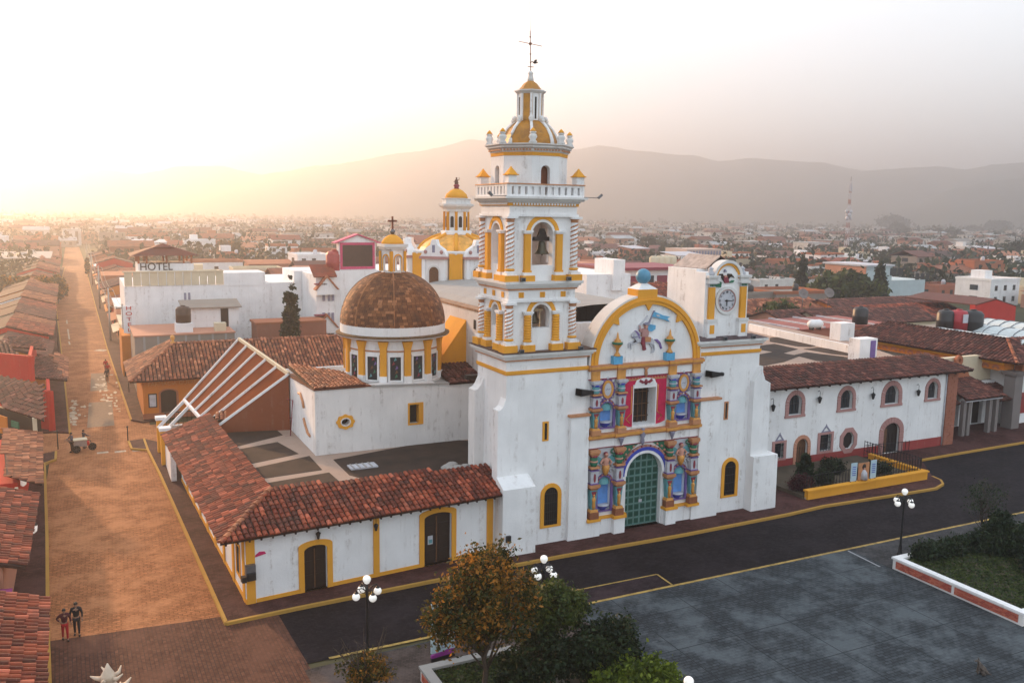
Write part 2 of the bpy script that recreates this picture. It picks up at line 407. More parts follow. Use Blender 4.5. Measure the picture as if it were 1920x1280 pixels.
def ridge(name, sky_px, D, foot, seed):
    r = np.random.default_rng(seed); xs = np.arange(sky_px[0][0], sky_px[-1][0]+1, 9.0)
    ys = np.interp(xs, [p[0] for p in sky_px], [p[1] for p in sky_px])
    fine = np.convolve(r.normal(0, 1, len(xs)+8), np.ones(5)/5, 'same')[4:-4]*2.2
    ts = np.concatenate([np.linspace(0, 1, 16), [1.06, 1.15, 1.3]])
    grid = []; gul = np.convolve(r.normal(0, 1, len(xs)+30), np.hanning(15)/7, 'same')[15:-15]
    for j, t in enumerate(ts):
        row = []
        rough = np.convolve(r.normal(0, 1, len(xs)+8), np.hanning(7)/3, 'same')[4:-4]
        for i, x in enumerate(xs):
            d = ray(x, ys[i]+fine[i]); h = math.hypot(d[0], d[1]); dist = D*(1-foot*(1-t))
            crest = 21+D*d[2]/h
            if t <= 1:
                k = (t*t*(3-2*t))*0.55+0.45*t**1.6
                z = crest*k+(1-t)*t*crest*0.45*(rough[i]*0.35+gul[i]*1.1)-2*(t == 0)
            else: z = crest*(1-(t-1)*3.2)
            row.append((d[0]/h*dist, d[1]/h*dist, max(-2.0, z)))
        grid.append(row)
    n = len(xs); vs = [p for row in grid for p in row]
    fs = [(j*n+i, j*n+i+1, (j+1)*n+i+1, (j+1)*n+i) for j in range(len(ts)-1) for i in range(n-1)]
    mb = MB(); mb.add(vs, fs, 0.0, True); return tag(mb.build(name, HILLS), kind='structure')
ridge('mountain_range', [(-400, 345), (-200, 330), (-80, 322), (0, 325), (60, 318), (130, 333), (200, 318), (260, 327), (330, 312), (420, 312), (490, 328), (560, 315), (640, 308), (720, 290), (800, 282), (880, 262), (940, 264), (1000, 278), (1060, 285), (1120, 271), (1180, 279), (1240, 287), (1300, 292), (1340, 301), (1420, 297), (1480, 302), (1550, 307), (1620, 322), (1690, 316), (1760, 312), (1810, 317), (1860, 308), (1920, 305), (2050, 300), (2300, 320)], 3000, 0.30, 3)
ridge('near_hills', [(1330, 409), (1420, 404), (1500, 399), (1580, 391), (1660, 393), (1730, 378), (1790, 352), (1850, 340), (1920, 333), (2050, 326), (2300, 330)], 2450, 0.2, 5)
ridge('near_hills', [(-400, 372), (-150, 378), (0, 384), (90, 376), (200, 384), (330, 372), (450, 378), (600, 356), (700, 352), (800, 366), (950, 384), (1080, 396), (1180, 404)], 2550, 0.2, 8)

# --- streets (sheets a few millimetres apart)
def sheet(name, poly, z, m):
    mb = MB(); mb.poly([(p[0], p[1], z) for p in poly]); o = mb.build(name, m); return tag(o, kind='structure')
sheet('front_road', [(-70, 36), (8, 36), (8, 38.55), (170, 38.55), (170, 75), (72.5, 60), (60, 47), (5, 47), (4, 60), (-3, 60), (-3, 45.7), (-70, 45.7)], -0.012, ROADM)
sheet('street', [(-3.2, 45.0), (6.2, 44.6), (5.0, 80), (5.0, 97), (2.7, 145), (1.3, 300), (-2, 520), (-8.5, 520), (-6.6, 300), (-5.2, 145), (-3.2, 111), (-3.4, 82), (-3.6, 62)], -0.004, STREET)
sheet('cross_street', [(-90, 81.5), (60, 82.6), (60, 90.3), (-90, 90.8)], -0.008, STREET)
sheet('brick_crossing', [(-3.0, 28), (8.9, 28), (8.2, 44.9), (-2.9, 45.9)], 0.0, BRICKROAD)
sheet('plaza', [(8.6, -40), (170, -40), (170, 38.5), (22.0, 38.5), (8.0, 38.0)], -0.003, PLAZAM)
sheet('plaza_edge_paving', [(43.2, 20), (170, 20), (170, 38.45), (43.2, 38.45)], 0.001, paving('grey_path_setts', (0.055, 0.053, 0.055), (0.026, 0.025, 0.026), 0.3, 0.15, 0, 0.25))
sheet('corner_paving', [(8.7, 20), (22.6, 20), (22.6, 38.2), (8.2, 38.0)], 0.002, paving('brown_path_setts', (0.08, 0.06, 0.053), (0.04, 0.03, 0.026), 0.26, 0.13, 0.4, 0.25))
LINE = plain('worn_yellow_line', (0.42, 0.27, 0.07), 0.8, var=0.5, scale=2.5)
WLINE = plain('worn_white_line', (0.50, 0.40, 0.30), 0.8, var=0.5, scale=2.5)
def stripe(name, pts, w, m, z=0.006):
    mb = MB()
    for p, q in zip(pts[:-1], pts[1:]):
        p = Vector((p[0], p[1], z)); q = Vector((q[0], q[1], z)); d = (q-p).normalized(); a = Vector((-d.y, d.x, 0))*w/2
        mb.quad(p-a, q-a, q+a, p+a)
    return tag(mb.build(name, m), kind='structure')
stripe('road_line', [(9.5, 38.6), (22, 38.62), (60, 38.56), (170, 38.6)], 0.2, LINE)
stripe('road_line', [gz(1075, 1107), gz(1232, 1076)], 0.12, LINE)
stripe('road_line', [gz(1232, 1076), gz(1262, 1097)], 0.12, LINE)
sheet('parking_bay', [gz(1060, 1112), gz(1229, 1078), gz(1258, 1097), gz(1100, 1130), gz(1062, 1140)], 0.001, paving('bay_bricks', (0.032, 0.020, 0.023), (0.015, 0.010, 0.012), 0.22, 0.11, 0, 0.3))
stripe('plaza_joint', [gz(1590, 1032), gz(1650, 1062)], 0.12, plain('pale_joint', (0.32, 0.32, 0.33), 0.8), 0.006)
for k in range(7):    # crossing blocks beyond the junction
    p = gz(255+33*k-60, 842-2.1*k+6); stripe('crossing_block', [(p.x-0.55, p.y), (p.x+0.35, p.y+0.03)], 0.5, WLINE)
stripe('stop_bar', [gz(181, 656), gz(200, 657)], 1.5, WLINE)
for (ax, ay, bx, by) in ((125, 600, 126, 607), (127, 617, 130, 636), (129, 640, 131, 646)):
    stripe('lane_dash', [gz(ax, ay), gz(bx, by)], 0.22, WLINE)
# worn patches left in the road by repairs and old paint
PATCHM = plain('scraped_pale_paint', (0.52, 0.42, 0.30), 0.85, var=0.5, scale=1.5)
pr_ = np.random.default_rng(21)
mb = MB()
for (px, py, n, sx, sy) in ((137, 775, 34, 7, 22), (150, 770, 12, 20, 22), (200, 735, 22, 22, 26), (215, 760, 12, 20, 25), (190, 715, 10, 16, 10), (205, 700, 5, 30, 8)):
    for k in range(n):
        c = gz(px+pr_.normal(0, sx*0.55), py+pr_.normal(0, sy*0.55)); a, b = pr_.uniform(0.08, 0.3), pr_.uniform(0.15, 0.9)
        if not (-2.2 < c.x < 3.9): continue
        mb.poly([(c.x+a*math.cos(t)*pr_.uniform(.6, 1.2), c.y+b*math.sin(t)*pr_.uniform(.6, 1.2), 0.004+0.0002*k) for t in np.linspace(0, 2*PI, 8)[:-1]])
tag(mb.build('paint_patches', PATCHM), kind='stuff')
for (px, py, w, l) in ((184, 715, 0.9, 6), (187, 775, 1.2, 6)):
    c = gz(px, py); sheet('road_patch', [(c.x-w, c.y-l), (c.x+w, c.y-l), (c.x+w*1.1, c.y+l), (c.x-w*0.8, c.y+l)], 0.003, plain('new_cement_patch_%d' % py, (0.25, 0.17, 0.11), 0.9))

def walk(name, poly, kerb=None, h=0.15, m=WALKM):
    """raised sidewalk with a painted kerb stone along its edge"""
    mb = MB(); mb.plan([(p[0], p[1]) for p in poly], -0.05, h); o = tag(mb.build(name, m), kind='structure')
    if kerb:
        kb = MB()
        P = [Vector((p[0], p[1], 0)) for p in kerb]
        L = []
        for i, p in enumerate(P):
            d = (P[min(i+1, len(P)-1)]-P[max(i-1, 0)]).normalized(); L.append(Vector((-d.y, d.x, 0)))
        for i in range(len(P)-1):
            a0, a1 = P[i], P[i+1]; n0, n1 = L[i]*0.09, L[i+1]*0.09
            kb.plan([(a0-n0)[:2], (a1-n1)[:2], (a1+n1)[:2], (a0+n0)[:2]], -0.05, h+0.012)
        kb.build('kerb', KERB, o)
    return o
kf = [gz(424, 1166, .15), gz(560, 1137, .15), gz(805, 1088, .15), gz(1050, 1041, .15), gz(1284.6, 1000, .15), gz(1480, 962, .15), gz(1545, 947, .15), gz(1700, 923, .15), gz(1755, 914, .15), gz(1768, 906, .15), gz(1764, 899, .15), gz(1748, 892, .15)]
kr = [gz(1727, 861, .15), gz(1800, 848, .15), gz(1920, 828, .15), gz(2060, 806, .15)]
ks = [gz(424, 1166, .15), gz(350, 1000, .15), gz(300, 888, .15), gz(277, 842, .15), gz(270, 822, .15)]
walk('sidewalk', [tuple(p[:2]) for p in kf]+[tuple(kr[0][:2])]+[tuple(p[:2]) for p in kr[1:]]+[(110, 62), (60, 56), (21, 49), (8, 47.5), (6, 70), (5.8, 82)]+[tuple(p[:2]) for p in ks[::-1][:-1]], None)
def kerbline(parent_name, pts):
    o = bpy.data.objects[parent_name]; kb = MB(); P = [Vector((p[0], p[1], 0)) for p in pts]; L = []
    for i, p in enumerate(P):
        d = (P[min(i+1, len(P)-1)]-P[max(i-1, 0)]).normalized(); L.append(Vector((-d.y, d.x, 0)))
    for i in range(len(P)-1):
        n0, n1 = L[i]*0.09, L[i+1]*0.09
        kb.plan([(P[i]-n0)[:2], (P[i+1]-n1)[:2], (P[i+1]+n1)[:2], (P[i]+n0)[:2]], -0.05, 0.165)
    return kb.build('kerb', KERB, o)
kerbline('sidewalk', kf); kerbline('sidewalk', kr); kerbline('sidewalk', ks)
# bulb at the corner of the junction
walk('sidewalk_corner', [gz(241, 826, .15)[:2], gz(247, 840, .15)[:2], gz(277, 842, .15)[:2], gz(268, 822, .15)[:2]], [gz(241, 826, .15), gz(247, 840, .15), gz(277, 842, .15)])
kl = [gz(93, 1290, .15), gz(90, 1200, .15), gz(88, 1000, .15), gz(84, 880, .15), gz(83, 868, .15)]
walk('left_sidewalk', [tuple(p[:2]) for p in kl]+[(-3.9, 82), (-9, 82), (-9, 30), (-3, 30)], kl)
walk('sidewalk_corner', [gz(82, 868, .15)[:2], gz(104, 860, .15)[:2], gz(105, 845, .15)[:2], gz(80, 850, .15)[:2]], [gz(82, 868, .15), gz(104, 860, .15), gz(105, 845, .15)])
kl2 = [gz(131, 810, .15), gz(122, 720, .15), gz(112, 630, .15), gz(104, 565, .15), gz(122, 500, .15)]
walk('left_sidewalk', [tuple(p[:2]) for p in kl2]+[(-9.5, 330), (-9, 145), (-6, 91), (-3.6, 90.6)], kl2)
kr2 = [gz(246, 786, .15), gz(222, 715, .15), gz(200, 650, .15), gz(178, 570, .15), gz(160, 500, .15)]
walk('right_sidewalk', [tuple(p[:2]) for p in kr2]+[(4.5, 330), (6.5, 145), (7, 92.4), (4.4, 91.5)], kr2)
# --- the air over the valley
hz = MB(); hz.box(-5100, 6100, -420, 5600, -3.5, 318)
m, nt, b = _new('morning_haze'); nt.nodes.remove(b)
pv = nt.nodes.new('ShaderNodeVolumePrincipled'); pv.inputs['Color'].default_value = HAZE_COL
pv.inputs['Density'].default_value = HAZE_DENSITY; pv.inputs['Anisotropy'].default_value = HAZE_G
nt.links.new(pv.outputs[0], nt.nodes['Material Output'].inputs['Volume'])
tag(hz.build('haze', m), kind='stuff')
# ---------------------------------------------------------------- people and animals
def skin(name, nodes, edges, m, parent, sub=1):
    names = list(nodes); me = bpy.data.meshes.new(name+'_frame'); me.from_pydata([nodes[n][0] for n in names], [(names.index(a), names.index(b)) for a, b in edges], [])
    ob = bpy.data.objects.new('tmp', me); COL.objects.link(ob); ob.modifiers.new('s', 'SKIN')
    sv = me.skin_vertices[0].data
    for i, n in enumerate(names):
        r = nodes[n][1]; sv[i].radius = r if isinstance(r, tuple) else (r, r); sv[i].use_root = (i == 0)
    sm = ob.modifiers.new('u', 'SUBSURF'); sm.levels = sub; sm.render_levels = sub
    vl = bpy.context.view_layer; vl.update(); ev = ob.evaluated_get(bpy.context.evaluated_depsgraph_get())
    out = bpy.data.meshes.new_from_object(ev); bpy.data.objects.remove(ob, do_unlink=True); bpy.data.meshes.remove(me)
    out.name = name; out.materials.clear(); out.materials.append(m); out.polygons.foreach_set('use_smooth', np.ones(len(out.polygons), bool))
    return link(name, out, parent)
SKINM = plain('skin', (.30, .16, .10), .6); HAIRM = plain('black_hair', (.012, .010, .009), .5)
def person(label, loc, rz, top, legs, pose, h=1.66, group=None, hair=HAIRM):
    t = thing('person', label, 'person', loc, rz, group); k = h/1.7; S = lambda x, y, z: (x*k, y*k, z*k)
    st, sw = pose.get('stride', .25), pose.get('sway', 0.0)
    el = pose.get('elbow', ((-.27, .06, 1.14), (.27, -.04, 1.14))); wr = pose.get('wrist', ((-.27, -.1, .92), (.27, -.16, .93)))
    B = {'pelvis': (S(0, 0, .93), (.13*k, .10*k)), 'waist': (S(0, 0, 1.08), (.12*k, .09*k)), 'chest': (S(0, .0, 1.30), (.16*k, .11*k)), 'neck': (S(0, 0, 1.46), .055*k), 'jaw': (S(0, -.02, 1.53), .075*k), 'head': (S(0, -.015, 1.61), (.082*k, .098*k)), 'crown': (S(0, 0, 1.68), .06*k)}
    E = [('pelvis', 'waist'), ('waist', 'chest'), ('chest', 'neck'), ('neck', 'jaw'), ('jaw', 'head'), ('head', 'crown')]
    for i, s in enumerate((-1, 1)):
        n = 'LR'[i]; f = -s*st/2
        B.update({'sh'+n: (S(s*.19, 0, 1.40), .065*k), 'el'+n: (S(*el[i]), .045*k), 'wr'+n: (S(*wr[i]), .032*k), 'hip'+n: (S(s*.09, 0, .86), .088*k), 'kn'+n: (S(s*.10, f*.5-.03, .48), .06*k), 'an'+n: (S(s*.10, f+.03, .09), .042*k), 'to'+n: (S(s*.11, f-.13, .04), .035*k)})
        E += [('chest', 'sh'+n), ('sh'+n, 'el'+n), ('el'+n, 'wr'+n), ('pelvis', 'hip'+n), ('hip'+n, 'kn'+n), ('kn'+n, 'an'+n), ('an'+n, 'to'+n)]
    skin('body', B, E, SKINM, t)
    def sub(names, f): return {n: (B[n][0], tuple(x*f for x in (B[n][1] if isinstance(B[n][1], tuple) else (B[n][1],)*2))) for n in names}
    J = ['chest', 'waist', 'pelvis', 'shL', 'elL', 'shR', 'elR']; W_ = {}
    jn = sub(J, 1.2); jn['chest'] = (S(0, .01, 1.31), (.2*k, .15*k)); jn['shL'] = (B['shL'][0], .09*k); jn['shR'] = (B['shR'][0], .09*k); jn['collar'] = (S(0, .01, 1.45), (.10*k, .09*k))
    for n in 'LR': a, b = Vector(B['el'+n][0]), Vector(B['wr'+n][0]); jn['cf'+n] = (tuple(a.lerp(b, .85)), .04*k)
    skin('jacket', jn, [('chest', 'collar'), ('chest', 'waist'), ('waist', 'pelvis'), ('chest', 'shL'), ('shL', 'elL'), ('elL', 'cfL'), ('chest', 'shR'), ('shR', 'elR'), ('elR', 'cfR')], top, t)
    tn = sub(['pelvis', 'hipL', 'hipR', 'knL', 'knR', 'anL', 'anR'], 1.14); skin('trousers', tn, [('pelvis', 'hipL'), ('hipL', 'knL'), ('knL', 'anL'), ('pelvis', 'hipR'), ('hipR', 'knR'), ('knR', 'anR')], legs, t)
    q = MB(); q.ball(S(0, .015, 1.645), .1*k, 12, 8, sq=(.95, 1.05, .85)); q.build('hair', hair, t, True)
    for i, n in enumerate('LR'):
        a, w = Vector(B['el'+n][0]), Vector(B['wr'+n][0]); d = (w-a).normalized(); sd = d.cross(Vector((0, 1, 0))).normalized() if abs(d.y) < .9 else Vector((1, 0, 0)); q = MB()
        q.tube([w, w+d*.085*k], [.03*k, .036*k], 6)
        for j in range(4): p0 = w+d*.08*k+sd*(j-1.5)*.018*k; q.tube([p0, p0+d*(.045-.004*abs(j-1.3))*k, p0+d*.07*k+Vector((0, -.02*k, 0))], .009*k, 4)
        q.tube([w+d*.03*k+sd*.035*k, w+d*.06*k+sd*.06*k, w+d*.085*k+sd*.06*k], .010*k, 4); q.build('hand', SKINM, t, True)
        f = B['to'+n][0]; q = MB(); q.ball((f[0], f[1]+.07*k, .045*k), .1*k, 8, 6, sq=(.5, 1.35, .45)); q.build('shoe', IRON, t, True)
    for s in (-1, 1):
        q = MB(); q.ball(S(s*.033, -.105, 1.615), .012*k, 6, 4); q.build('eye', HAIRM, t, True)
        q = MB(); q.ball(S(s*.082, 0, 1.60), .02*k, 6, 4, sq=(.5, 1, 1.5)); q.build('ear', SKINM, t, True)
    q = MB(); q.ball(S(0, -.118, 1.585), .016*k, 6, 4, sq=(.8, 1, 1.4)); q.build('nose', SKINM, t, True)
    q = MB(); q.ball(S(0, -.1, 1.55), .02*k, 6, 4, sq=(1.2, .5, .35)); q.build('mouth', ROSE, t, True)
    return t
CL = lambda n, c: plain(n, c, .9, var=.2, scale=20)
p = gz(123, 1199, 0); person('person in maroon top and red trousers walking down the street', p, .1, CL('maroon_cloth', (.07, .012, .018)), CL('red_cloth', (.42, .012, .02)), dict(stride=.32, elbow=((-.36, .1, 1.18), (.28, -.04, 1.14)), wrist=((-.2, -.12, 1.08), (.3, -.1, .95))), 1.6)
p = gz(145, 1190, 0); person('person in black clothes walking beside the one in red trousers', p, -.05, CL('black_cloth', (.012, .012, .016)), CL('dark_trousers', (.014, .013, .02)), dict(stride=.2), 1.7)
p = gz(135, 847, 0); person('person in grey shirt standing behind the tricycle cart', p, -1.2, CL('grey_cloth', (.13, .11, .13)), CL('brown_trousers', (.04, .022, .018)), dict(stride=.15, elbow=((-.3, -.15, 1.15), (.3, -.15, 1.15)), wrist=((-.2, -.42, 1.1), (.2, -.42, 1.1))), 1.7)
cp = gz(150, 846, 0)
t = thing('tricycle_cart', 'small tricycle vendor cart crossing the junction', 'cart', (cp.x, cp.y, 0), .1)
q = MB(); q.box(-.45, .55, -.4, .4, .5, 1.05); q.build('box', plain('galvanised', (.33, .27, .24), .5), t, True)
q = MB(); q.box(-.5, .6, -.45, .45, 1.05, 1.12); q.build('lid', CREAM, t, True)
q = MB(); q.box(.55, .75, -.3, .3, .55, .85); q.build('crate', RED, t, True)
for (x, y) in ((-.3, -.48), (-.3, .48), (1.0, 0)):
    q = MB(Matrix.Translation((x, y, .33)) @ Matrix.Rotation(PI/2, 4, 'X')); q.lathe([(.27, -.03), (.33, -.03), (.33, .03), (.27, .03), (.27, -.03)], 16); w_ = q.build('wheel', IRON, t, True)
    q = MB(); [q.tube([(x, y, .33), (x+.3*math.cos(a), y, .33+.3*math.sin(a))], .01, 4) for a in np.linspace(0, 2*PI, 9)[:-1]]; q.build('spokes', GREYM, w_, True)
q = MB(); q.tube([(1.0, 0, .33), (.85, 0, .9), (.6, 0, .95)], .03, 6); q.build('fork', IRON, t, True); q = MB(); q.tube([(-.45, -.3, .95), (-.9, -.3, 1.05), (-.9, .3, 1.05), (-.45, .3, .95)], .025, 6); q.build('handlebar', IRON, t, True)
p = gz(158, 840, 0); person('person in dark top leaning over the tricycle cart', p, 1.9, CL('navy_cloth', (.03, .03, .05)), CL('grey_trousers', (.06, .055, .07)), dict(stride=.2, elbow=((-.3, -.2, 1.2), (.3, -.2, 1.2)), wrist=((-.15, -.45, 1.12), (.15, -.45, 1.12))), 1.65)
for k, (px, py, m_) in enumerate(((199, 697, (.45, .01, .02)), (203, 705, (.45, .01, .02)), (201, 716, (.05, .03, .03)))):
    p = gz(px, py, 0); person(('person in red top walking up the street ahead of another in red', 'person in red top following close behind another in red', 'person in dark clothes behind the two in red')[k], p, PI, CL('far_top_%d' % k, m_), CL('far_legs_%d' % k, (.12, .02, .02) if k < 2 else (.03, .02, .02)), dict(stride=.3), 1.65)
p = Vector((22.3, 33.6, 0)); person('person in dark jacket partly hidden behind the round shrub', p, 2.6, CL('dark_jacket', (.02, .016, .022)), CL('dark_jeans', (.018, .018, .03)), dict(stride=.2), 1.6)
dg = gz(1838, 1263, 0); t = thing('dog', 'grey-brown dog sitting on the plaza paving', 'dog', dg, -2.2)
FUR = plain('dog_fur', (.11, .085, .07), .9, var=.5, scale=9)
D = {'rump': ((0, .22, .14), .12), 'loin': ((0, .14, .28), .115), 'chest': ((0, -.04, .42), (.11, .12)), 'neck': ((0, -.10, .56), .075), 'head': ((0, -.14, .66), .075), 'muzzle': ((0, -.26, .63), .042), 'nose': ((0, -.31, .625), .03)}
E_ = [('rump', 'loin'), ('loin', 'chest'), ('chest', 'neck'), ('neck', 'head'), ('head', 'muzzle'), ('muzzle', 'nose')]
for s, n in ((-1, 'L'), (1, 'R')):
    D.update({'fs'+n: ((s*.07, -.09, .36), .055), 'fk'+n: ((s*.075, -.12, .18), .035), 'fp'+n: ((s*.075, -.15, .03), .034), 'hk'+n: ((s*.12, .0, .16), .07), 'hh'+n: ((s*.12, .2, .05), .04), 'hp'+n: ((s*.12, .0, .03), .035)})
    E_ += [('chest', 'fs'+n), ('fs'+n, 'fk'+n), ('fk'+n, 'fp'+n), ('rump', 'hk'+n), ('hk'+n, 'hh'+n), ('hh'+n, 'hp'+n)]
D.update({'t1': ((0, .36, .06), .03), 't2': ((.08, .48, .05), .02)}); E_ += [('rump', 't1'), ('t1', 't2')]
skin('body', D, E_, FUR, t)
for s in (-1, 1): q = MB(); q.lathe([(.03, .70), (.022, .76), (.004, .80)], 6, s*.05, -.13); q.build('ear', FUR, t, True)
q = MB(); q.ball((0, -.34, .63), .018, 6, 4); [q.ball((s*.035, -.205, .68), .01, 6, 4) for s in (-1, 1)]; q.build('nose_and_eyes', IRON, t, True)
bd = thing('bird', 'small dark bird flying beside the tower cross', 'bird', gy(1003, 118, 49.0))
q = MB(); q.ball((0, 0, 0), .09, 8, 6, sq=(1.6, .7, .7)); q.ball((.16, 0, .03), .045, 6, 5); q.thick([(-.12, .02, .02), (.08, .02, .02), (-.02, .32, .14), (-.16, .28, .12)], .015); q.thick([(-.12, -.02, .02), (.08, -.02, .02), (-.02, -.32, .14), (-.16, -.28, .12)], .015); q.build('body', IRON, bd, True)
# ---------------------------------------------------------------- shared builders
def text(name, body, size, m, M, parent=None, ext=0.02, align='CENTER', sx=1.0):
    cu = bpy.data.curves.new(name, 'FONT'); cu.body = body; cu.size = size; cu.extrude = ext; cu.align_x = align; cu.align_y = 'CENTER'
    o = bpy.data.objects.new(name, cu); COL.objects.link(o)
    me = bpy.data.meshes.new_from_object(o); bpy.data.objects.remove(o, do_unlink=True)
    T = M @ Matrix.Rotation(PI/2, 4, 'X') @ Matrix.Diagonal((sx, 1, 1, 1))
    me.transform((root_inv(parent) if parent else Matrix.Identity(4)) @ T); me.materials.clear(); me.materials.append(m)
    return link(name, me, parent)
def tile_mesh(name, m, r=0.145, L=0.46, n=5):
    mb = MB(); vs = []
    for k, (y, rr, dz) in enumerate(((0, r*1.06, 0.035), (L, r*0.90, 0.0))):
        for i in range(n+1):
            a = PI*i/n; vs.append((rr*math.cos(a), y, dz+rr*0.8*math.sin(a)))
    fs = [(i, n+1+i, n+2+i, i+1) for i in range(n)]+[tuple(range(n+1))]
    mb.add(vs, fs, 0, False); return mb.mesh(name, m)
_tilecache = {}
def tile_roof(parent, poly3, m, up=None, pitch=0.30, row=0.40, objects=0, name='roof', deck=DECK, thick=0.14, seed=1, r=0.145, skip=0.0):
    """clay barrel tiles over a planar 3-D polygon whose first edge is the eave; parts for the first `objects` tiles, the rest joined"""
    rr = random.Random(seed)
    P = [Vector(p) for p in poly3]; e1 = (P[1]-P[0]).normalized(); nr = e1.cross(P[2]-P[1] if len(P) > 3 else P[2]-P[0]).normalized()
    if nr.z < 0: nr = -nr
    e2 = nr.cross(e1).normalized()
    if e2.z < 0: e2 = -e2
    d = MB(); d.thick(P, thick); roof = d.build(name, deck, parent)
    S = [((p-P[0]).dot(e1), (p-P[0]).dot(e2)) for p in P]; n = len(S)
    s0, s1 = min(s[0] for s in S), max(s[0] for s in S)
    Bm = Matrix((( *e1, 0), (*e2, 0), (*nr, 0), (0, 0, 0, 1))).transposed()
    key = (m.name, round(r, 3), round(row, 3))
    if key not in _tilecache: _tilecache[key] = tile_mesh('roof_tile', m, r, row*1.16)
    tm = _tilecache[key]; tv = [v.co.copy() for v in tm.vertices]; tf = [tuple(p.vertices) for p in tm.polygons]
    inv = root_inv(roof); bulk = MB(); cnt = 0
    nc = max(1, int((s1-s0)/pitch)); places = []
    for c in range(nc):
        s = s0+(c+0.5)*(s1-s0)/nc; ts = []
        for i in range(n):
            a, b = S[i], S[(i+1) % n]
            if (a[0]-s)*(b[0]-s) < 0: ts.append(a[1]+(b[1]-a[1])*(s-a[0])/(b[0]-a[0]))
        if len(ts) < 2: continue
        t0, t1 = min(ts), max(ts); k = 0
        while t0+k*row < t1-row*0.3:
            places.append((s, t0+k*row-0.06)); k += 1
    for (s, t) in places:
        if skip and rr.random() < skip: continue
        yaw = rr.gauss(0, 0.025); ds, dt = rr.gauss(0, 0.012), rr.gauss(0, 0.02)
        M = Matrix.Translation(P[0]+e1*(s+ds)+e2*(t+dt)+nr*(0.004+rr.uniform(0, 0.014))) @ Bm @ Matrix.Rotation(yaw, 4, 'Z') @ Matrix.Rotation(rr.gauss(0, 0.012), 4, 'X')
        if cnt < objects:
            o = link('roof_tile', tm, roof); o.matrix_basis = inv @ M; cnt += 1
        else:
            bulk.M = M; bulk.add(tv, tf, max(1e-3, rr.random()))
    if bulk.v:
        bulk.M = None; b = bulk.build('laid_tiles', m, roof); tag(b, kind='stuff')
    return roof
def ridge_caps(parent, p, q, m, r=0.17, L=0.42, seed=3, name='ridge_tiles'):
    p = Vector(p); q = Vector(q); d = (q-p); n = max(1, int(d.length/L)); rr = random.Random(seed); mb = MB(); u = d.normalized()
    w = u.cross(Vector((0, 0, 1))).normalized(); up = w.cross(u)
    for k in range(n):
        a = p+d*(k/n); vs = []
        for (t, rad, dz) in ((0, r*1.08, 0.03), (L*1.12, r*0.92, 0)):
            for i in range(6):
                th = PI*i/5; vs.append(a+u*t+w*rad*math.cos(th)+up*(rad*0.8*math.sin(th)+dz))
        mb.add(vs, [(i, 6+i, 7+i, i+1) for i in range(5)]+[(5, 4, 3, 2, 1, 0)], max(1e-3, rr.random()))
    return tag(mb.build(name, m, parent), kind='stuff')
def cornice(parent, name, x0, x1, y0, y1, steps, m):
    """moulded ring round a rectangular block: steps = [(z0, z1, projection)]"""
    mb = MB()
    for (a, b, p) in steps: mb.box(x0-p, x1+p, y0-p, y1+p, a, b)
    return mb.build(name, m, parent)
def annulus(cx, cz, r0, r1, a0, a1, n=28):
    return [(cx+r1*math.cos(a0+(a1-a0)*i/n), cz+r1*math.sin(a0+(a1-a0)*i/n)) for i in range(n+1)]+[(cx+r0*math.cos(a1+(a0-a1)*i/n), cz+r0*math.sin(a1+(a0-a1)*i/n)) for i in range(n+1)]
def grille(parent, M, u0, u1, z0, z1, nu, nz, m=IRON, r=0.02, v=0.0, name='window_bar'):
    for i in range(nu):
        u = u0+(u1-u0)*(i+0.5)/nu; mb = MB(M); mb.box(u-r, u+r, v-r, v+r, z0, z1); mb.build(name, m, parent)
    for i in range(nz):
        z = z0+(z1-z0)*(i+0.5)/nz; mb = MB(M); mb.box(u0, u1, v-r*1.5, v+r*1.5, z-r, z+r); mb.build(name, m, parent)

# ---------------------------------------------------------------- bell tower
TX, TY = 25.1, 49.15
tw = thing('bell_tower', 'tall white bell tower with ochre trim and yellow tiled dome beside the painted church front', 'bell tower', (TX, TY, 0.15))
mb = MB(); mb.slab(rect(22.7, 28.4, 0.15, 11.25), 47.0, 51.3, []); mb.build('shaft', W, tw)
# window of the shaft: recess boxes are set proud as a frame with a dark reveal
fr = MB(); fr.slab(arch(25.95, 1.2, 1.5, 3.35), 46.93, 47.0, [arch(25.95, 1.35, 0.98, 3.35)]); wf = fr.build('arched_window', YEL, tw)
b_ = MB(); b_.slab(arch(25.95, 1.35, 0.98, 3.35), 46.975, 46.995); b_.build('pane', DARK, wf)
F0 = Matrix.Identity(4); grille(wf, F0, 25.5, 26.4, 1.36, 3.7, 6, 4, r=0.014, v=46.95)
s_ = MB(); s_.box(25.25, 25.68, 46.95, 47.0, 6.9, 8.15); sf = s_.build('slit_window', YEL, tw)
s_ = MB(); s_.box(25.39, 25.56, 46.94, 46.97, 7.0, 8.05); s_.build('slit', DARK, sf)
bt = MB()
bt.slab([(22.05, 0.15), (24.35, 0.15), (24.3, 4.4), (22.1, 4.4)], 45.95, 47.2); bt.build('buttress', W, tw)
bt = MB(); bt.add([(22.1, 45.95, 4.4), (24.3, 45.95, 4.4), (24.3, 47.0, 4.95), (22.1, 47.0, 4.95), (22.1, 47.0, 4.4), (24.3, 47.0, 4.4)], [(0, 1, 2, 3), (0, 3, 4), (1, 5, 2)]); bt.build('buttress_slope', W, tw)
bt = MB(); bt.slab([(22.15, 0.15), (22.72, 0.15), (22.72, 9.85), (22.5, 9.3), (22.3, 9.12), (22.15, 9.1)], 46.985, 47.75); bt.build('corner_buttress', W, tw)
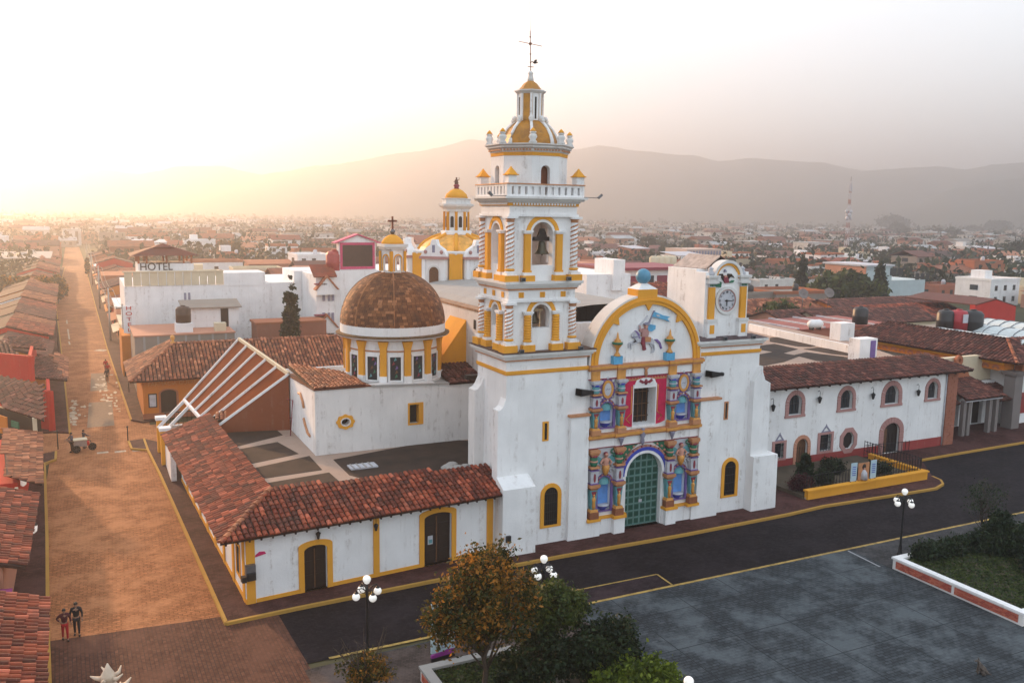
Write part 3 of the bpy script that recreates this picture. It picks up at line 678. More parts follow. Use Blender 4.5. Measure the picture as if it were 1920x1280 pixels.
bt = MB(); bt.slab([(22.05, 0.15), (22.72, 0.15), (22.72, 10.6), (22.5, 10.1), (22.3, 9.85), (22.05, 9.75)], 50.3, 51.28); bt.build('corner_buttress', WD, tw)
bt = MB(); bt.slab([(27.1, 0.15), (29.5, 0.15), (29.5, 1.2), (28.5, 1.2), (28.48, 8.3), (27.15, 8.3)], 46.72, 47.2); bt.build('pier', W, tw)
bt = MB(); bt.box(27.05, 28.55, 46.62, 47.05, 8.3, 8.44); bt.build('pier_ledge', TAN, tw)
cornice(tw, 'yellow_band', 22.7, 28.35, 47.0, 51.3, [(11.25, 11.32, .05), (11.32, 11.5, .09)], YEL)
mb = MB(); mb.box(22.68, 28.36, 46.98, 51.32, 11.5, 12.15); mb.build('frieze', W, tw)
cornice(tw, 'cornice_bead', 22.7, 28.35, 47.0, 51.3, [(12.10, 12.2, .14)], TAN)
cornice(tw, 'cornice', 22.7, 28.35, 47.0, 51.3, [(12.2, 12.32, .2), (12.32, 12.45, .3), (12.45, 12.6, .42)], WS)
cornice(tw, 'cornice_cap', 22.7, 28.35, 47.0, 51.3, [(12.6, 12.66, .46)], plain('sooty_ledge', (0.10, 0.055, 0.04), 0.9, var=0.5))
HX, HY = 2.18, 1.95       # half widths of the belfry storeys
def tower_faces():
    # (frame with u along the face and v inwards, half width, depth to the centre)
    return [(frame(TX, TY-HY, 0, 0), HX, HY), (frame(TX+HX, TY, 0, PI/2), HY, HX), (frame(TX, TY+HY, 0, PI), HX, HY), (frame(TX-HX, TY, 0, -PI/2), HY, HX)]
def spiral(parent, M, u, v, z0, z1, r, turns, name='twisted_column'):
    c = MB(M); c.lathe([(r*.9, z0), (r*.95, z0+.05), (r*.9, z1)], 12, u, v); o = c.build(name, W, parent)
    h = MB(M)
    for ph in (0, PI):
        h.tube([(u+math.cos(t)*r*.9, v+math.sin(t)*r*.9, z0+.1+(z1-z0-.2)*(t-ph)/(turns*2*PI)) for t in np.linspace(ph, ph+turns*2*PI, int(turns*9))], r*.24, 4)
    h.build('painted_spiral', TAN, o); return o
def storey(z0, zped, zcol0, zcol1, ztop, win_w, sill, spring, textured):
    for fi, (M, hw, dp) in enumerate(tower_faces()):
        w = win_w if fi in (0, 2) else win_w*0.85
        mb = MB(M); a, bq = (-hw, hw) if fi in (0, 2) else (-hw+0.5, hw-0.5)
        mb.slab(rect(a, bq, z0, ztop), 0.0, 0.5, [arch(0, sill, w, spring)])
        wall = mb.build('belfry_wall', W, tw)
        k = MB(M); k.slab(annulus(0, spring, w/2+0.16, w/2+0.42, 0, PI, 16), -0.07, 0.0); k.build('arch_moulding', YEL, wall)
        k = MB(M); k.slab(annulus(0, spring, w/2, w/2+0.16, 0, PI, 16)[:], -0.03, 0.0); k.build('arch_lining', W, wall)
        for s in (-1, 1):
            u = s*(w/2+0.38)
            p = MB(M); p.box(u-.42, u+.42, -.42, 0.0, z0, zped-.12); p.build('pedestal', YEL, wall)
            p = MB(M); p.box(u-.33, u+.33, -.34, 0.0, zped-.12, zped+.06); p.build('pedestal_cap', W, wall)
            c = MB(M)
            if textured:
                c.lathe([(0.27, zped+.06), (0.3, zped+.12), (0.22, zped+.18), (0.22, spring)], 10, u, -.12)
                for q in range(9):
                    zz = zped+.3+q*(spring-zped-.45)/8
                    c.lathe([(0.22, zz-.05), (0.26, zz), (0.22, zz+.05)], 10, u, -.12)
            else: c.box(u-.2, u+.2, -.24, 0.0, zped+.18, spring); c.box(u-.25, u+.25, -.29, 0, zped+.06, zped+.18)
            c.build('pilaster', YEL, wall)
            c = MB(M); c.box(u-.27, u+.27, -.3, 0, spring, spring+.09); c.box(u-.32, u+.32, -.35, 0, spring+.09, spring+.2); c.build('capital', W, wall)
    for sx in (-1, 1):
        for sy in (-1, 1):
            x, y = TX+sx*(HX+.02), TY+sy*(HY+.02)
            p = MB(); p.box(x-.5, x+.42, y-.42, y+.42, z0, zped-.1); p.build('pedestal', YEL, tw)
            p = MB(); p.box(x-.34, x+.34, y-.34, y+.34, zped-.1, zped+.05); p.lathe([(.3, zped+.05), (.33, zped+.1), (.24, zped+.15)], 12, x, y); p.build('column_base', W, tw)
            p = MB(); p.lathe([(.22, zped+.15), (.31, zped+.19), (.31, zped+.26), (.22, zped+.3)], 12, x, y); p.build('column_ring', YEL, tw)
            spiral(tw, F0, x, y, zped+.3, zcol1-.3, .25, (zcol1-zped)*1.45)
            p = MB(); p.lathe([(.22, zcol1-.3), (.27, zcol1-.24), (.22, zcol1-.2), (.32, zcol1-.08)], 12, x, y); p.build('column_ring', TAN, tw)
            p = MB(); p.box(x-.36, x+.36, y-.36, y+.36, zcol1-.08, zcol1+.06); p.build('capital', W, tw)
storey(12.66, 13.18, 13.2, 15.62, 15.75, 1.2, 14.05, 14.9, True)
storey(16.95, 17.42, 17.45, 20.78, 20.95, 1.42, 17.9, 19.8, False)
L0, L1, M0_, M1_ = TX-HX-.12, TX+HX+.12, TY-HY-.12, TY+HY+.12
mb = MB(); mb.box(L0-.12, L1+.12, M0_-.12, M1_+.12, 15.68, 15.82); mb.box(L0, L1, M0_, M1_, 15.82, 16.42); mb.build('lower_entablature', W, tw)
for M, hw, dp in tower_faces():
    for u in (-1.45, 0.0, 1.45):
        u *= hw/2.18
        for q in (-1, 0, 1):
            t = MB(M); t.box(u+q*.12-.05, u+q*.12+.05, -.165, -.12, 15.95, 16.28); t.build('frieze_block', YEL, tw)
cornice(tw, 'cornice_bead', L0, L1, M0_, M1_, [(16.42, 16.52, .1)], TAN)
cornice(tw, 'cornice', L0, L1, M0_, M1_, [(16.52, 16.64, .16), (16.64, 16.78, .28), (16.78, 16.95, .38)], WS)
mb = MB(); mb.box(L0-.1, L1+.1, M0_-.1, M1_+.1, 20.82, 20.98); mb.box(L0, L1, M0_, M1_, 20.98, 21.45); mb.build('upper_entablature', W, tw)
cornice(tw, 'yellow_band', L0, L1, M0_, M1_, [(21.45, 21.63, .08)], YEL)
den = MB()
for M, hw, dp in tower_faces():
    den.M = M
    for i in range(22): u = -hw+(i+.5)*2*hw/22; den.box(u-.05, u+.05, -.27, -.18, 21.5, 21.62)
tag(den.build('dentils', W, tw), kind='stuff')
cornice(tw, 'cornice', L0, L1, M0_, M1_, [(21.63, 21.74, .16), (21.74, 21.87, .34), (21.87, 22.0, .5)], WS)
mb = MB(); mb.box(TX-1.7, TX+1.7, TY-1.45, TY+1.45, 15.8, 15.95); mb.box(TX-1.7, TX+1.7, TY-1.45, TY+1.45, 12.66, 12.8); mb.box(TX-1.7, TX+1.7, TY-1.45, TY+1.45, 16.96, 17.0); mb.build('belfry_floor', TERRA, tw)
mb = MB()
for z0, z1 in ((12.8, 15.8), (17.0, 20.9)):
    mb.box(TX+1.55, TX+1.66, TY-1.4, TY-.6, z0, z1); mb.box(TX-1.66, TX-1.55, TY+.6, TY+1.4, z0, z1)
mb.build('inner_lining', TERRA, tw)
# balustrade
B0, B1, C0, C1 = TX-2.62, TX+2.62, TY-2.35, TY+2.2
mb = MB()
for (x0, x1, y0, y1) in ((B0, B1, C0, C0+.3), (B0, B1, C1-.3, C1), (B0, B0+.3, C0+.3, C1-.3), (B1-.3, B1, C0+.3, C1-.3)):
    mb.box(x0, x1, y0, y1, 22.0, 22.12); mb.box(x0, x1, y0, y1, 22.58, 22.7)
mb.build('balustrade_rails', W, tw)
for (ax, ay, bx, by, n) in ((B0+.15, C0+.15, B1-.15, C0+.15, 11), (B0+.15, C1-.15, B1-.15, C1-.15, 11), (B0+.15, C0+.15, B0+.15, C1-.15, 9), (B1-.15, C0+.15, B1-.15, C1-.15, 9)):
    for i in range(n+1):
        x, y = ax+(bx-ax)*i/n, ay+(by-ay)*i/n
        if i in (0, n) and ax == bx: continue
        q = MB(); wd = .16 if i in (0, n) else .14
        q.box(x-wd, x+wd, y-wd*.9, y+wd*.9, 22.12, 22.58); q.build('baluster', W, tw)
mb = MB()
for (x0, x1, y0, y1) in ((B0-.05, B1+.05, C0-.05, C0+.33), (B0-.05, B1+.05, C1-.33, C1+.05), (B0-.05, B0+.33, C0+.33, C1-.33), (B1-.33, B1+.05, C0+.33, C1-.33)): mb.box(x0, x1, y0, y1, 22.7, 22.77)
mb.build('handrail', TAN, tw)
for x in (B0+.35, B1-.3):
    for y in (C0+.25, C1-.3):
        q = MB(); q.box(x-.27, x+.27, y-.27, y+.27, 22.77, 23.22); p_ = q.build('corner_post', W, tw)
        q = MB(); q.box(x-.36, x+.36, y-.36, y+.36, 23.22, 23.28); q.taper(x-.3, x+.3, y-.3, y+.3, 23.28, 23.62, .22, .22); q.taper(x-.08, x+.08, y-.08, y+.08, 23.62, 23.74, .06, .06); q.build('pyramid_cap', YEL, p_)
# octagonal lantern storey
def octa(r, a0=PI/8, n=8): return [(TX+r*math.cos(a0+2*PI*i/n), TY+r*math.sin(a0+2*PI*i/n)) for i in range(n)]
def octring(parent, name, m, prof, r8=True):
    q = MB(); q.lathe(prof, 8, TX, TY, PI/8, False); return q.build(name, m, parent)
RO = 2.36; ap = RO*math.cos(PI/8); side = 2*RO*math.sin(PI/8)
for k in range(8):
    a = -PI/2+k*PI/4; M = frame(TX+ap*math.cos(a), TY+ap*math.sin(a), 0, a+PI/2)
    q = MB(M); holes = [arch(0, 22.0, .62, 23.55)] if k % 2 == 0 else []
    q.slab(rect(-side/2, side/2, 22.0, 24.42), 0, .35, holes); wl = q.build('octagon_wall', W, tw)
    if not holes:
        q = MB(M); q.slab(arch(0, 22.6, .34, 23.4), -.015, .0); q.build('blind_arch', W, wl)
q = MB(); q.lathe([(1.6, 22.02), (1.6, 24.3)], 8, TX, TY, PI/8, False); q.build('octagon_core', TERRA, tw)
octring(tw, 'yellow_band', YEL, [(RO+.03, 24.42), (RO+.05, 24.62)])
octring(tw, 'cornice', WS, [(RO+.05, 24.62), (RO+.12, 24.72), (RO+.12, 24.8), (RO+.28, 24.9), (RO+.28, 24.98), (RO+.42, 25.06), (RO+.42, 25.12), (0.5, 25.14)])
den = MB()
for k in range(8):
    a = -PI/2+k*PI/4; den.M = frame(TX+(ap+.13)*math.cos(a), TY+(ap+.13)*math.sin(a), 0, a+PI/2)
    for i in range(9): u = -side/2+(i+.5)*side/9; den.box(u-.05, u+.05, -.09, 0, 24.72, 24.8)
tag(den.build('dentils', TAN, tw), kind='stuff')
DP = [(1.78, 25.14), (1.74, 25.4), (1.6, 25.75), (1.38, 26.1), (1.1, 26.38), (0.82, 26.58), (0.6, 26.64)]
q = MB(); q.lathe(DP, 8, TX, TY, PI/8, False); dome_ = q.build('dome', YTILE, tw)
for k in range(8):
    a = PI/8+k*PI/4; q = MB(); q.tube([(TX+(r+.03)*math.cos(a), TY+(r+.03)*math.sin(a), z+.03) for r, z in DP], [.13, .11, .1, .09, .09, .08, .08], 6); q.build('rib', W, dome_)
    x, y = TX+(RO+.12)*math.cos(a), TY+(RO+.12)*math.sin(a)
    q = MB(); q.lathe([(.22, 25.13), (.26, 25.2), (.16, 25.3), (.26, 25.48), (.2, 25.62), (.12, 25.68), (.2, 25.72), (.2, 25.78)], 10, x, y); u_ = q.build('urn', WS, tw)
    q = MB(); q.lathe([(.2, 25.78), (.13, 25.9), (.02, 26.02)], 10, x, y); q.build('urn_cap', YEL, u_)
    q = MB(); x, y = TX+.95*math.cos(a), TY+.95*math.sin(a); q.ball((x, y, 26.72), .17, 8, 6, sq=(1, 1, 1.1)); q.ball((x+.1*math.cos(a), y+.1*math.sin(a), 26.58), .12, 8, 6); q.build('scroll', WS, dome_)
rl = .76; apl = rl*math.cos(PI/8); sl_ = 2*rl*math.sin(PI/8)
q = MB(); q.lathe([(rl, 26.6), (rl, 28.22)], 8, TX, TY, PI/8, False); lan = q.build('lantern', YTILE, tw)
for k in range(8):
    a = PI/8+k*PI/4; q = MB(); q.box(-.07, .07, -.07, .07, 0, 1.6); o = q.build('lantern_edge', W, lan, True); o.location = (rl*math.cos(a), rl*math.sin(a), 26.62-0.15); o.rotation_euler = (0, 0, a)
    if k % 2 == 0:
        a = -PI/2+k*PI/4; M = frame(TX+apl*math.cos(a), TY+apl*math.sin(a), 0, a+PI/2)
        q = MB(M); q.slab(rect(-.19, .19, 26.62, 28.2), -.03, 0); j = q.build('slit_frame', W, lan)
        q = MB(M); q.box(-.055, .055, -.045, -.03, 26.7, 28.0); q.build('slit', DARK, j)
octring(tw, 'lantern_cornice', WS, [(.78, 28.2), (.86, 28.26), (.98, 28.36), (.98, 28.42), (.3, 28.44)])
octring(tw, 'cap', YTILE, [(.82, 28.43), (.66, 28.55), (.42, 28.85), (.2, 29.0)])
q = MB(); q.lathe([(.2, 28.98), (.17, 29.2), (.12, 29.38), (.17, 29.44), (.1, 29.56), (.02, 29.62)], 12, TX, TY); q.build('finial', WS, tw)
q = MB(); tx = lambda z: TX-.035*(z-29.5)
q.tube([(tx(29.55), TY, 29.55), (tx(31.95), TY, 31.95)], .026, 6); q.tube([(tx(31.2)-.82, TY-.05, 31.26), (tx(31.2)+.82, TY+.05, 31.14)], .02, 6); q.ball((tx(31.2), TY, 31.2), .1, 8, 6)
q.tube([(tx(29.85)-.2, TY, 29.85), (tx(29.85)+.2, TY, 29.85)], .022, 6)
for z in (30.1, 30.6, 31.6): q.ball((tx(z), TY, z), .06, 6, 4)
q.build('iron_cross', plain('rusty_iron', (0.25, 0.12, 0.08), 0.7), tw)
q = MB(); q.tube([(tx(31.9), TY, 31.9), (tx(33.6), TY, 33.7)], .012, 4); q.build('lightning_rod', GREYM, tw)
# bell hanging in the upper arch
bl = thing('bell', 'bronze bell on a wooden yoke hanging in the upper belfry arch', 'bell', (25.35, 47.75, 18.55))
q = MB(); q.lathe([(.02, 19.35), (.16, 19.33), (.22, 19.22), (.26, 18.95), (.33, 18.75), (.45, 18.6), (.45, 18.55), (.4, 18.55), (.02, 18.95)], 18, 25.35, 47.75); q.build('bell_body', BRONZE, bl)
q = MB(); q.box(24.75, 25.95, 47.63, 47.87, 19.35, 19.6); q.taper(25.05, 25.65, 47.6, 47.9, 19.6, 20.1, .15, .1); q.build('yoke', WOODD, bl)
q = MB(); q.tube([(25.35, 47.75, 19.0), (25.37, 47.73, 18.6)], .025, 6); q.ball((25.37, 47.73, 18.55), .08, 8, 6); q.build('clapper', IRON, bl)
q = MB(); q.tube([(24.6, 47.75, 19.47), (26.1, 47.75, 19.47)], .05, 8); q.build('axle', IRON, bl)
bl = thing('bell', 'small dark bell behind a board in the lower belfry arch', 'bell', (25.2, 48.4, 14.2))
q = MB(); q.lathe([(.02, 14.95), (.2, 14.9), (.26, 14.6), (.38, 14.3), (.38, 14.22), (.02, 14.5)], 16, 25.2, 48.4); q.build('bell_body', BRONZE, bl)
q = MB(); q.box(24.5, 25.8, 48.3, 48.5, 14.95, 15.12); q.build('yoke', CREAM, bl)
q = MB(); q.box(25.52, 25.58, 48.2, 48.3, 12.8, 15.0); q.build('prop', CREAM, bl)
# floodlights clamped to the ledges
def floodlight(x, y, z, label, rz=0.0):
    t = thing('floodlight', label, 'floodlight', (x, y, z), rz, 'floodlights on the church ledges')
    q = MB(); q.tube([(0, 0.15, .02), (0, -.1, .1)], .025, 6); q.build('bracket', IRON, t, True)
    q = MB(); q.box(-.15, .15, -.24, -.08, .02, .26); q.build('housing', GREYM, t, True)
    q = MB(); q.box(-.12, .12, -.252, -.24, .05, .23); q.build('lens', GLASS, t, True)
for (px, py) in ((977, 667), (1088, 660)): p = gy(px, py, 46.5); floodlight(p.x, 46.6, 12.62, 'small grey floodlight on the tower ledge above the yellow band')
for (px, py) in ((980, 529), (1066, 523)): p = gy(px, py, 46.6); floodlight(p.x, 46.72, 16.95, 'small grey floodlight on the ledge under the bell arch')
for s in (-1, 1):
    t = thing('floodlight', 'small spotlight on an arm off the tower balcony, %s side' % ('brown dome' if s < 0 else 'clock turret'), 'floodlight', (TX+s*2.6, TY-2.3, 22.0), 0)
    q = MB(); q.tube([(0, 0, .03), (s*1.05, -.1, .0)], .022, 5); q.build('arm', GREYM, t, True)
    q = MB(); q.beam((s*1.0, -.1, .0), (s*1.25, -.12, .22), .14, .14); q.build('housing', GREYM, t, True)
# ---------------------------------------------------------------- painted church front
CX = 32.95
fc = thing('church_facade', 'painted baroque church front with green door, blue niches and round-headed gable', 'church', (CX, 47.1, 0.15))
DOOR = arch(33.1, 0.15, 2.85, 3.85, 1.42, 18)
WIN = rect(32.0, 33.75, 7.25, 9.75)
gable = [(28.35, 0.15), (37.6, 0.15), (37.6, 11.5), (CX+4.3, 11.5)]+[(CX+4.3*math.cos(PI*i/32), 11.5+4.3*math.sin(PI*i/32)) for i in range(1, 32)]+[(CX-4.3, 11.5), (28.35, 11.5)]
NICHE = [(29.95, 1.75, 4.05), (35.98, 1.75, 4.05), (29.95, 7.35, 9.0), (35.98, 7.35, 9.0)]
niche_o = [arch(x, z0, 1.0, z1-.5) for x, z0, z1 in NICHE]
q = MB(); q.slab(gable, 47.1, 48.15, [DOOR, WIN]+niche_o); q.build('gable_wall', W, fc)
for (x, z0, z1) in NICHE:
    q = MB(); q.slab(arch(x, z0-.1, 1.34, z1-.45), 46.98, 47.1, [arch(x, z0, 1.0, z1-.5)]); nf = q.build('niche', PURP, fc)
    q = MB(); q.box(x-.55, x+.55, 47.36, 47.42, z0-.05, z1+.1); q.build('niche_back', BLUE, nf)
    q = MB(); q.lathe([(.5, z1-.5), (.42, z1-.25), (.25, z1-.08), (.01, z1-.02)], 10, x, 47.36, PI, True, 0, 2*PI); q.build('shell', TEAL, nf)
    q = MB(); q.lathe([(.1, z0-.12), (.2, z0+.02), (.3, z0+.14), (.42, z0+.3), (.42, z0+.36), (.0, z0+.36)], 16, x, 47.22); q.build('basin', DBLUE, nf)
    q = MB(); q.lathe([(.43, z0+.3), (.46, z0+.33), (.43, z0+.37)], 16, x, 47.22); q.build('basin_rim', LGREY, nf)
    for i in range(14):
        a = PI*i/13; q = MB(); q.ball((x+.54*math.cos(a), 46.97, z1-.4+.56*math.sin(a)), .055, 6, 4); q.build('bead', MAROON if i % 2 else GOLD, nf)
# ring of the gable
q = MB(); q.slab(annulus(CX, 11.5, 4.3, 4.42, 0, PI, 40), 47.0, 48.25); q.build('gable_coping', WS, fc)
q = MB(); q.slab(annulus(CX, 11.5, 3.78, 4.3, 0, PI, 40), 46.93, 47.1); ar = q.build('gable_arch', YEL, fc)
q = MB(); q.slab(annulus(CX, 11.5, 4.0, 4.12, 0, PI, 40), 46.86, 46.93); q.build('arch_bead', YEL, ar)
for a in (48, 90, 132):
    r_ = math.radians(a); c, s = math.cos(r_), math.sin(r_)
    q = MB(); q.slab([(CX+3.8*c-.28*s, 11.5+3.8*s+.28*c), (CX+3.36*c, 11.5+3.36*s), (CX+3.8*c+.28*s, 11.5+3.8*s-.28*c)], 46.96, 47.1); q.build('arch_cusp', YEL, ar)
# ball on its pedestal over the gable
q = MB(); q.box(32.05, 33.55, 46.95, 48.2, 15.6, 16.25); fp = q.build('finial_pedestal', YEL, fc)
q = MB(); q.taper(32.05, 33.55, 46.95, 48.2, 16.25, 16.62, .55, .42); q.build('pedestal_slope', W, fp)
q = MB(); q.ball((32.8, 47.55, 17.06), .5, 18, 12); q.build('blue_ball', BALLB, fp)
# ledges
def ledge(name, z0, z1, m, x0, x1, y, breaks, bw):
    q = MB(); q.box(x0, x1, y, 47.1, z0, z1); o = q.build(name, m, fc)
    for x in breaks:
        q = MB(); q.box(max(x0, x-bw), min(x1, x+bw), y-(.1 if 30 < x < 36 else .04), y, z0-.003, z1+.003); q.build('ledge_break', m, o)
CXS = [28.98, 30.92, 34.98, 36.95]
ledge('lower_frieze', 6.05, 6.62, W, 28.55, 37.4, 46.98, CXS, .3)
ledge('frieze_line', 6.0, 6.05, MAROON, 28.55, 37.4, 46.94, CXS, .32)
ledge('ledge', 6.62, 6.74, TAN, 28.5, 37.45, 46.84, CXS, .42)
ledge('ledge', 6.74, 6.92, GOLD, 28.45, 37.5, 46.7, CXS, .46)
ledge('ledge_top', 6.92, 6.98, TAN, 28.5, 37.45, 46.76, CXS, .46)
ledge('upper_frieze', 10.6, 11.12, W, 28.55, 37.4, 46.98, [30.92, 34.98], .02)
for x in CXS:
    q = MB(); q.box(x-.3, x+.3, 46.82, 46.98, 10.5, 11.14); q.build('frieze_block', GOLD, fc)
ledge('frieze_line', 10.52, 10.6, MAROON, 28.55, 37.4, 46.95, [], .3)
ledge('ledge', 11.12, 11.26, TAN, 28.5, 37.45, 46.84, CXS, .36)
ledge('ledge', 11.26, 11.42, GOLD, 28.45, 37.5, 46.72, CXS, .42)
ledge('ledge_top', 11.42, 11.5, TAN, 28.48, 37.48, 46.78, CXS, .4)
# plinth
for (a, b_) in ((29.52, 31.62), (34.6, 36.96)):
    q = MB(); q.box(a, b_, 46.95, 47.1, .15, 1.2); o = q.build('plinth', W, fc)
    q = MB(); q.box(a-.02, b_+.05, 46.88, 47.1, 1.2, 1.36); q.build('plinth_cap', YEL, o)
for x in (30.95, 35.1):
    q = MB(); q.box(x-.42, x+.42, 46.6, 46.95, .15, 1.2); o = q.build('column_pedestal', W, fc)
    q = MB(); q.box(x-.5, x+.5, 46.5, 46.97, 1.2, 1.4); q.build('pedestal_cap', YEL, o)
for x in (28.98, 36.95):
    q = MB(); q.box(x-.5, x+.5, 46.55, 46.95, 1.2, 1.38); q.build('pedestal_cap', YEL, fc)
# estipite columns: stacked plinth, figure, tapering shaft, shelf, die, drum and capital
def estipite(x, z0, z1, upper):
    H = z1-z0; y = 46.86; Z = lambda f: z0+f*H
    q = MB(); q.box(x-.33, x+.33, y-.3, 47.0, Z(0), Z(.09 if upper else .10)); o = q.build('column', BROWN if not upper else TAN, fc)
    def piece(name, m, fn):
        k = MB(); fn(k); k.build(name, m, o)
    f0 = .09 if upper else .10
    piece('base_moulding', GOLD, lambda k: k.taper(x-.3, x+.3, y-.27, 47.05, Z(f0), Z(f0+.035), .06, .03))
    piece('shaft', TEAL, lambda k: k.taper(x-.28, x+.28, y-.16, 47.1, Z(.42), Z(f0+.03), .12, .04))
    def fig(k):
        k.lathe([(.05, Z(f0+.04)), (.13, Z(f0+.07)), (.10, Z(f0+.14)), (.14, Z(f0+.19)), (.06, Z(f0+.225)), (.02, Z(f0+.23))], 8, x, y-.16); k.ball((x, y-.17, Z(f0+.245)), .085, 8, 6)
    piece('cherub_figure', GOLD, fig)
    piece('shaft_swag', MAROON, lambda k: k.slab([(x-.2, Z(.40)), (x+.2, Z(.40)), (x+.05, Z(.31)), (x-.05, Z(.31))], y-.2, y-.12))
    piece('shelf', TAN, lambda k: (k.taper(x-.2, x+.2, y-.2, 47.05, Z(.42), Z(.46), -.14, -.12), k.box(x-.38, x+.38, y-.34, 47.05, Z(.46), Z(.50))))
    piece('die', LGREY, lambda k: k.taper(x-.24, x+.24, y-.18, 47.06, Z(.50), Z(.70), -.04, -.02))
    piece('die_panel', MAROON, lambda k: k.slab(ell(x, Z(.60), .08, .065*H, 10), y-.23, y-.16))
    piece('die_frame', PURP, lambda k: k.box(x-.3, x+.3, y-.27, 47.05, Z(.70), Z(.715))); piece('die_frame', PURP, lambda k: k.box(x-.3, x+.3, y-.25, 47.05, Z(.505), Z(.52)))
    piece('shelf', TAN, lambda k: k.box(x-.34, x+.34, y-.3, 47.05, Z(.735), Z(.765)))
    piece('drum', TEAL if upper else DGREEN, lambda k: k.lathe([(.2, Z(.765)), (.26, Z(.80)), (.2, Z(.83)), (.25, Z(.87)), (.2, Z(.90))], 10, x, y-.02))
    piece('drum_ring', LGREY if upper else FLESH, lambda k: k.lathe([(.26, Z(.825)), (.28, Z(.835)), (.26, Z(.845))], 10, x, y-.02))
    piece('capital', LGREY if upper else TAN, lambda k: (k.taper(x-.2, x+.2, y-.18, 47.05, Z(.90), Z(.955), -.12, -.1), k.box(x-.35, x+.35, y-.3, 47.05, Z(.955), Z(1)))) 
    piece('leaf_roll', DBLUE if upper else MAROON, lambda k: k.lathe([(.23, Z(.895)), (.29, Z(.915)), (.23, Z(.93))], 10, x, y-.02))
for x in CXS: estipite(x, 1.4, 5.98, False); estipite(x, 6.98, 10.5, True)
# gilt-and-purple medallions over the upper niches
for x in (29.95, 35.98):
    q = MB(); q.slab(ell(x, 9.85, .62, .78, 28, .07, 9), 46.99, 47.1); o = q.build('medallion', PURP, fc)
    q = MB(); q.slab(ell(x, 9.87, .42, .6, 24), 46.9, 46.99, [ell(x, 9.87, .27, .43, 20)]); q.build('medallion_frame', GOLD, o)
    q = MB(); q.slab(ell(x, 9.87, .28, .44, 20), 46.93, 46.98); q.build('medallion_field', LGREY, o)
    q = MB(); q.slab([(x-.15, 9.86), (x-.05, 9.92), (x+.06, 9.87), (x+.16, 9.93), (x+.15, 9.88), (x+.05, 9.82), (x-.05, 9.87), (x-.15, 9.82)], 46.915, 46.93); q.build('monogram', MGREY, o)
    for a in np.linspace(0, 2*PI, 9)[:-1]:
        q = MB(); q.ball((x+.6*math.cos(a), 46.98, 9.86+.74*math.sin(a)), .1, 6, 5, sq=(1.3, .6, .9)); q.build('leaf_scroll', LGREY if int(a*10) % 2 else MGREY, o)
# angels in foliage over the lower niches
for x in (29.95, 35.98):
    zc = 5.0; q = MB(); y = 46.92
    q.lathe([(.05, zc-.75), (.16, zc-.55), (.22, zc-.3), (.18, zc-.12), (.23, zc+.1), (.25, zc+.26), (.1, zc+.36), (.07, zc+.42)], 10, x, y)
    q.ball((x, y-.04, zc+.55), .15, 10, 8)
    for s in (-1, 1): q.tube([(x+s*.22, y, zc+.24), (x+s*.42, y-.05, zc+.02), (x+s*.25, y-.16, zc-.12)], [.08, .07, .05], 6)
    o = q.build('angel_relief', FLESH, fc)
    q = MB(); q.ball((x, y, zc+.6), .165, 10, 8, sq=(1, .9, .8)); q.build('hair', MAROON, o)
    q = MB(); q.lathe([(.1, zc-.85), (.2, zc-.6), (.26, zc-.35), (.24, zc-.15)], 10, x, y-.02); q.build('skirt', GOLD, o)
    for s in (-1, 1):
        q = MB(); q.slab([(x+s*.2, zc+.25), (x+s*.75, zc+.6), (x+s*.82, zc+.3), (x+s*.7, zc-.1), (x+s*.35, zc-.05)], 46.98, 47.08); q.build('wing', TEAL, o)
        for (dx, dz, r_) in ((.55, .7, .16), (.72, .45, .13), (.62, -.2, .17), (.45, -.55, .14), (.72, -.55, .12)):
            q = MB(); q.tube([(x+s*dx+r_*math.cos(t), 47.0-.02*t, zc+dz+r_*math.sin(t)*(1-t/12)) for t in np.linspace(0, 4.6, 9)], .055, 5); q.build('foliage_scroll', DGREEN if dz > 0 else LGREY, o)
    q = MB(); q.box(x-.62, x+.62, 47.04, 47.1, zc-.95, zc+.95); q.build('relief_field', LGREY, o)
# arch over the door
q = MB(); q.slab(annulus(33.1, 3.85, 1.43, 1.62, 0, PI, 24)[:25]+annulus(33.1, 3.85, 1.43, 1.62, 0, PI, 24)[25:], 46.99, 47.1); o = q.build('door_arch', W, fc)
q = MB(); q.slab(annulus(33.1, 3.85, 1.63, 1.86, 0, PI, 24), 46.96, 47.1); q.build('arch_band', DBLUE, o)
q = MB(); q.slab(annulus(33.1, 3.85, 1.87, 2.0, 0.02, PI-.02, 24), 46.94, 47.1); q.build('arch_band', ROSE, o)
for i in range(17):
    a = PI*(i+.5)/17; q = MB(); q.ball((33.1+1.96*math.cos(a), 46.93, 3.85+1.96*math.sin(a)), .075, 6, 5); q.build('arch_rosette', MAROON if i % 2 else TAN, o)
for s in (-1, 1):
    q = MB(); q.slab([(33.1+s*.6, 5.95), (33.1+s*1.75, 5.95), (33.1+s*1.75, 4.9), (33.1+s*1.45, 5.3), (33.1+s*1.0, 5.7)], 47.02, 47.1); sp = q.build('spandrel', DGREEN, fc)
    for (dx, dz) in ((.95, 5.82), (1.3, 5.65), (1.55, 5.35), (1.6, 5.75)):
        q = MB(); q.ball((33.1+s*dx, 47.0, dz), .09, 7, 5); q.build('spandrel_flower', FLESH, sp)
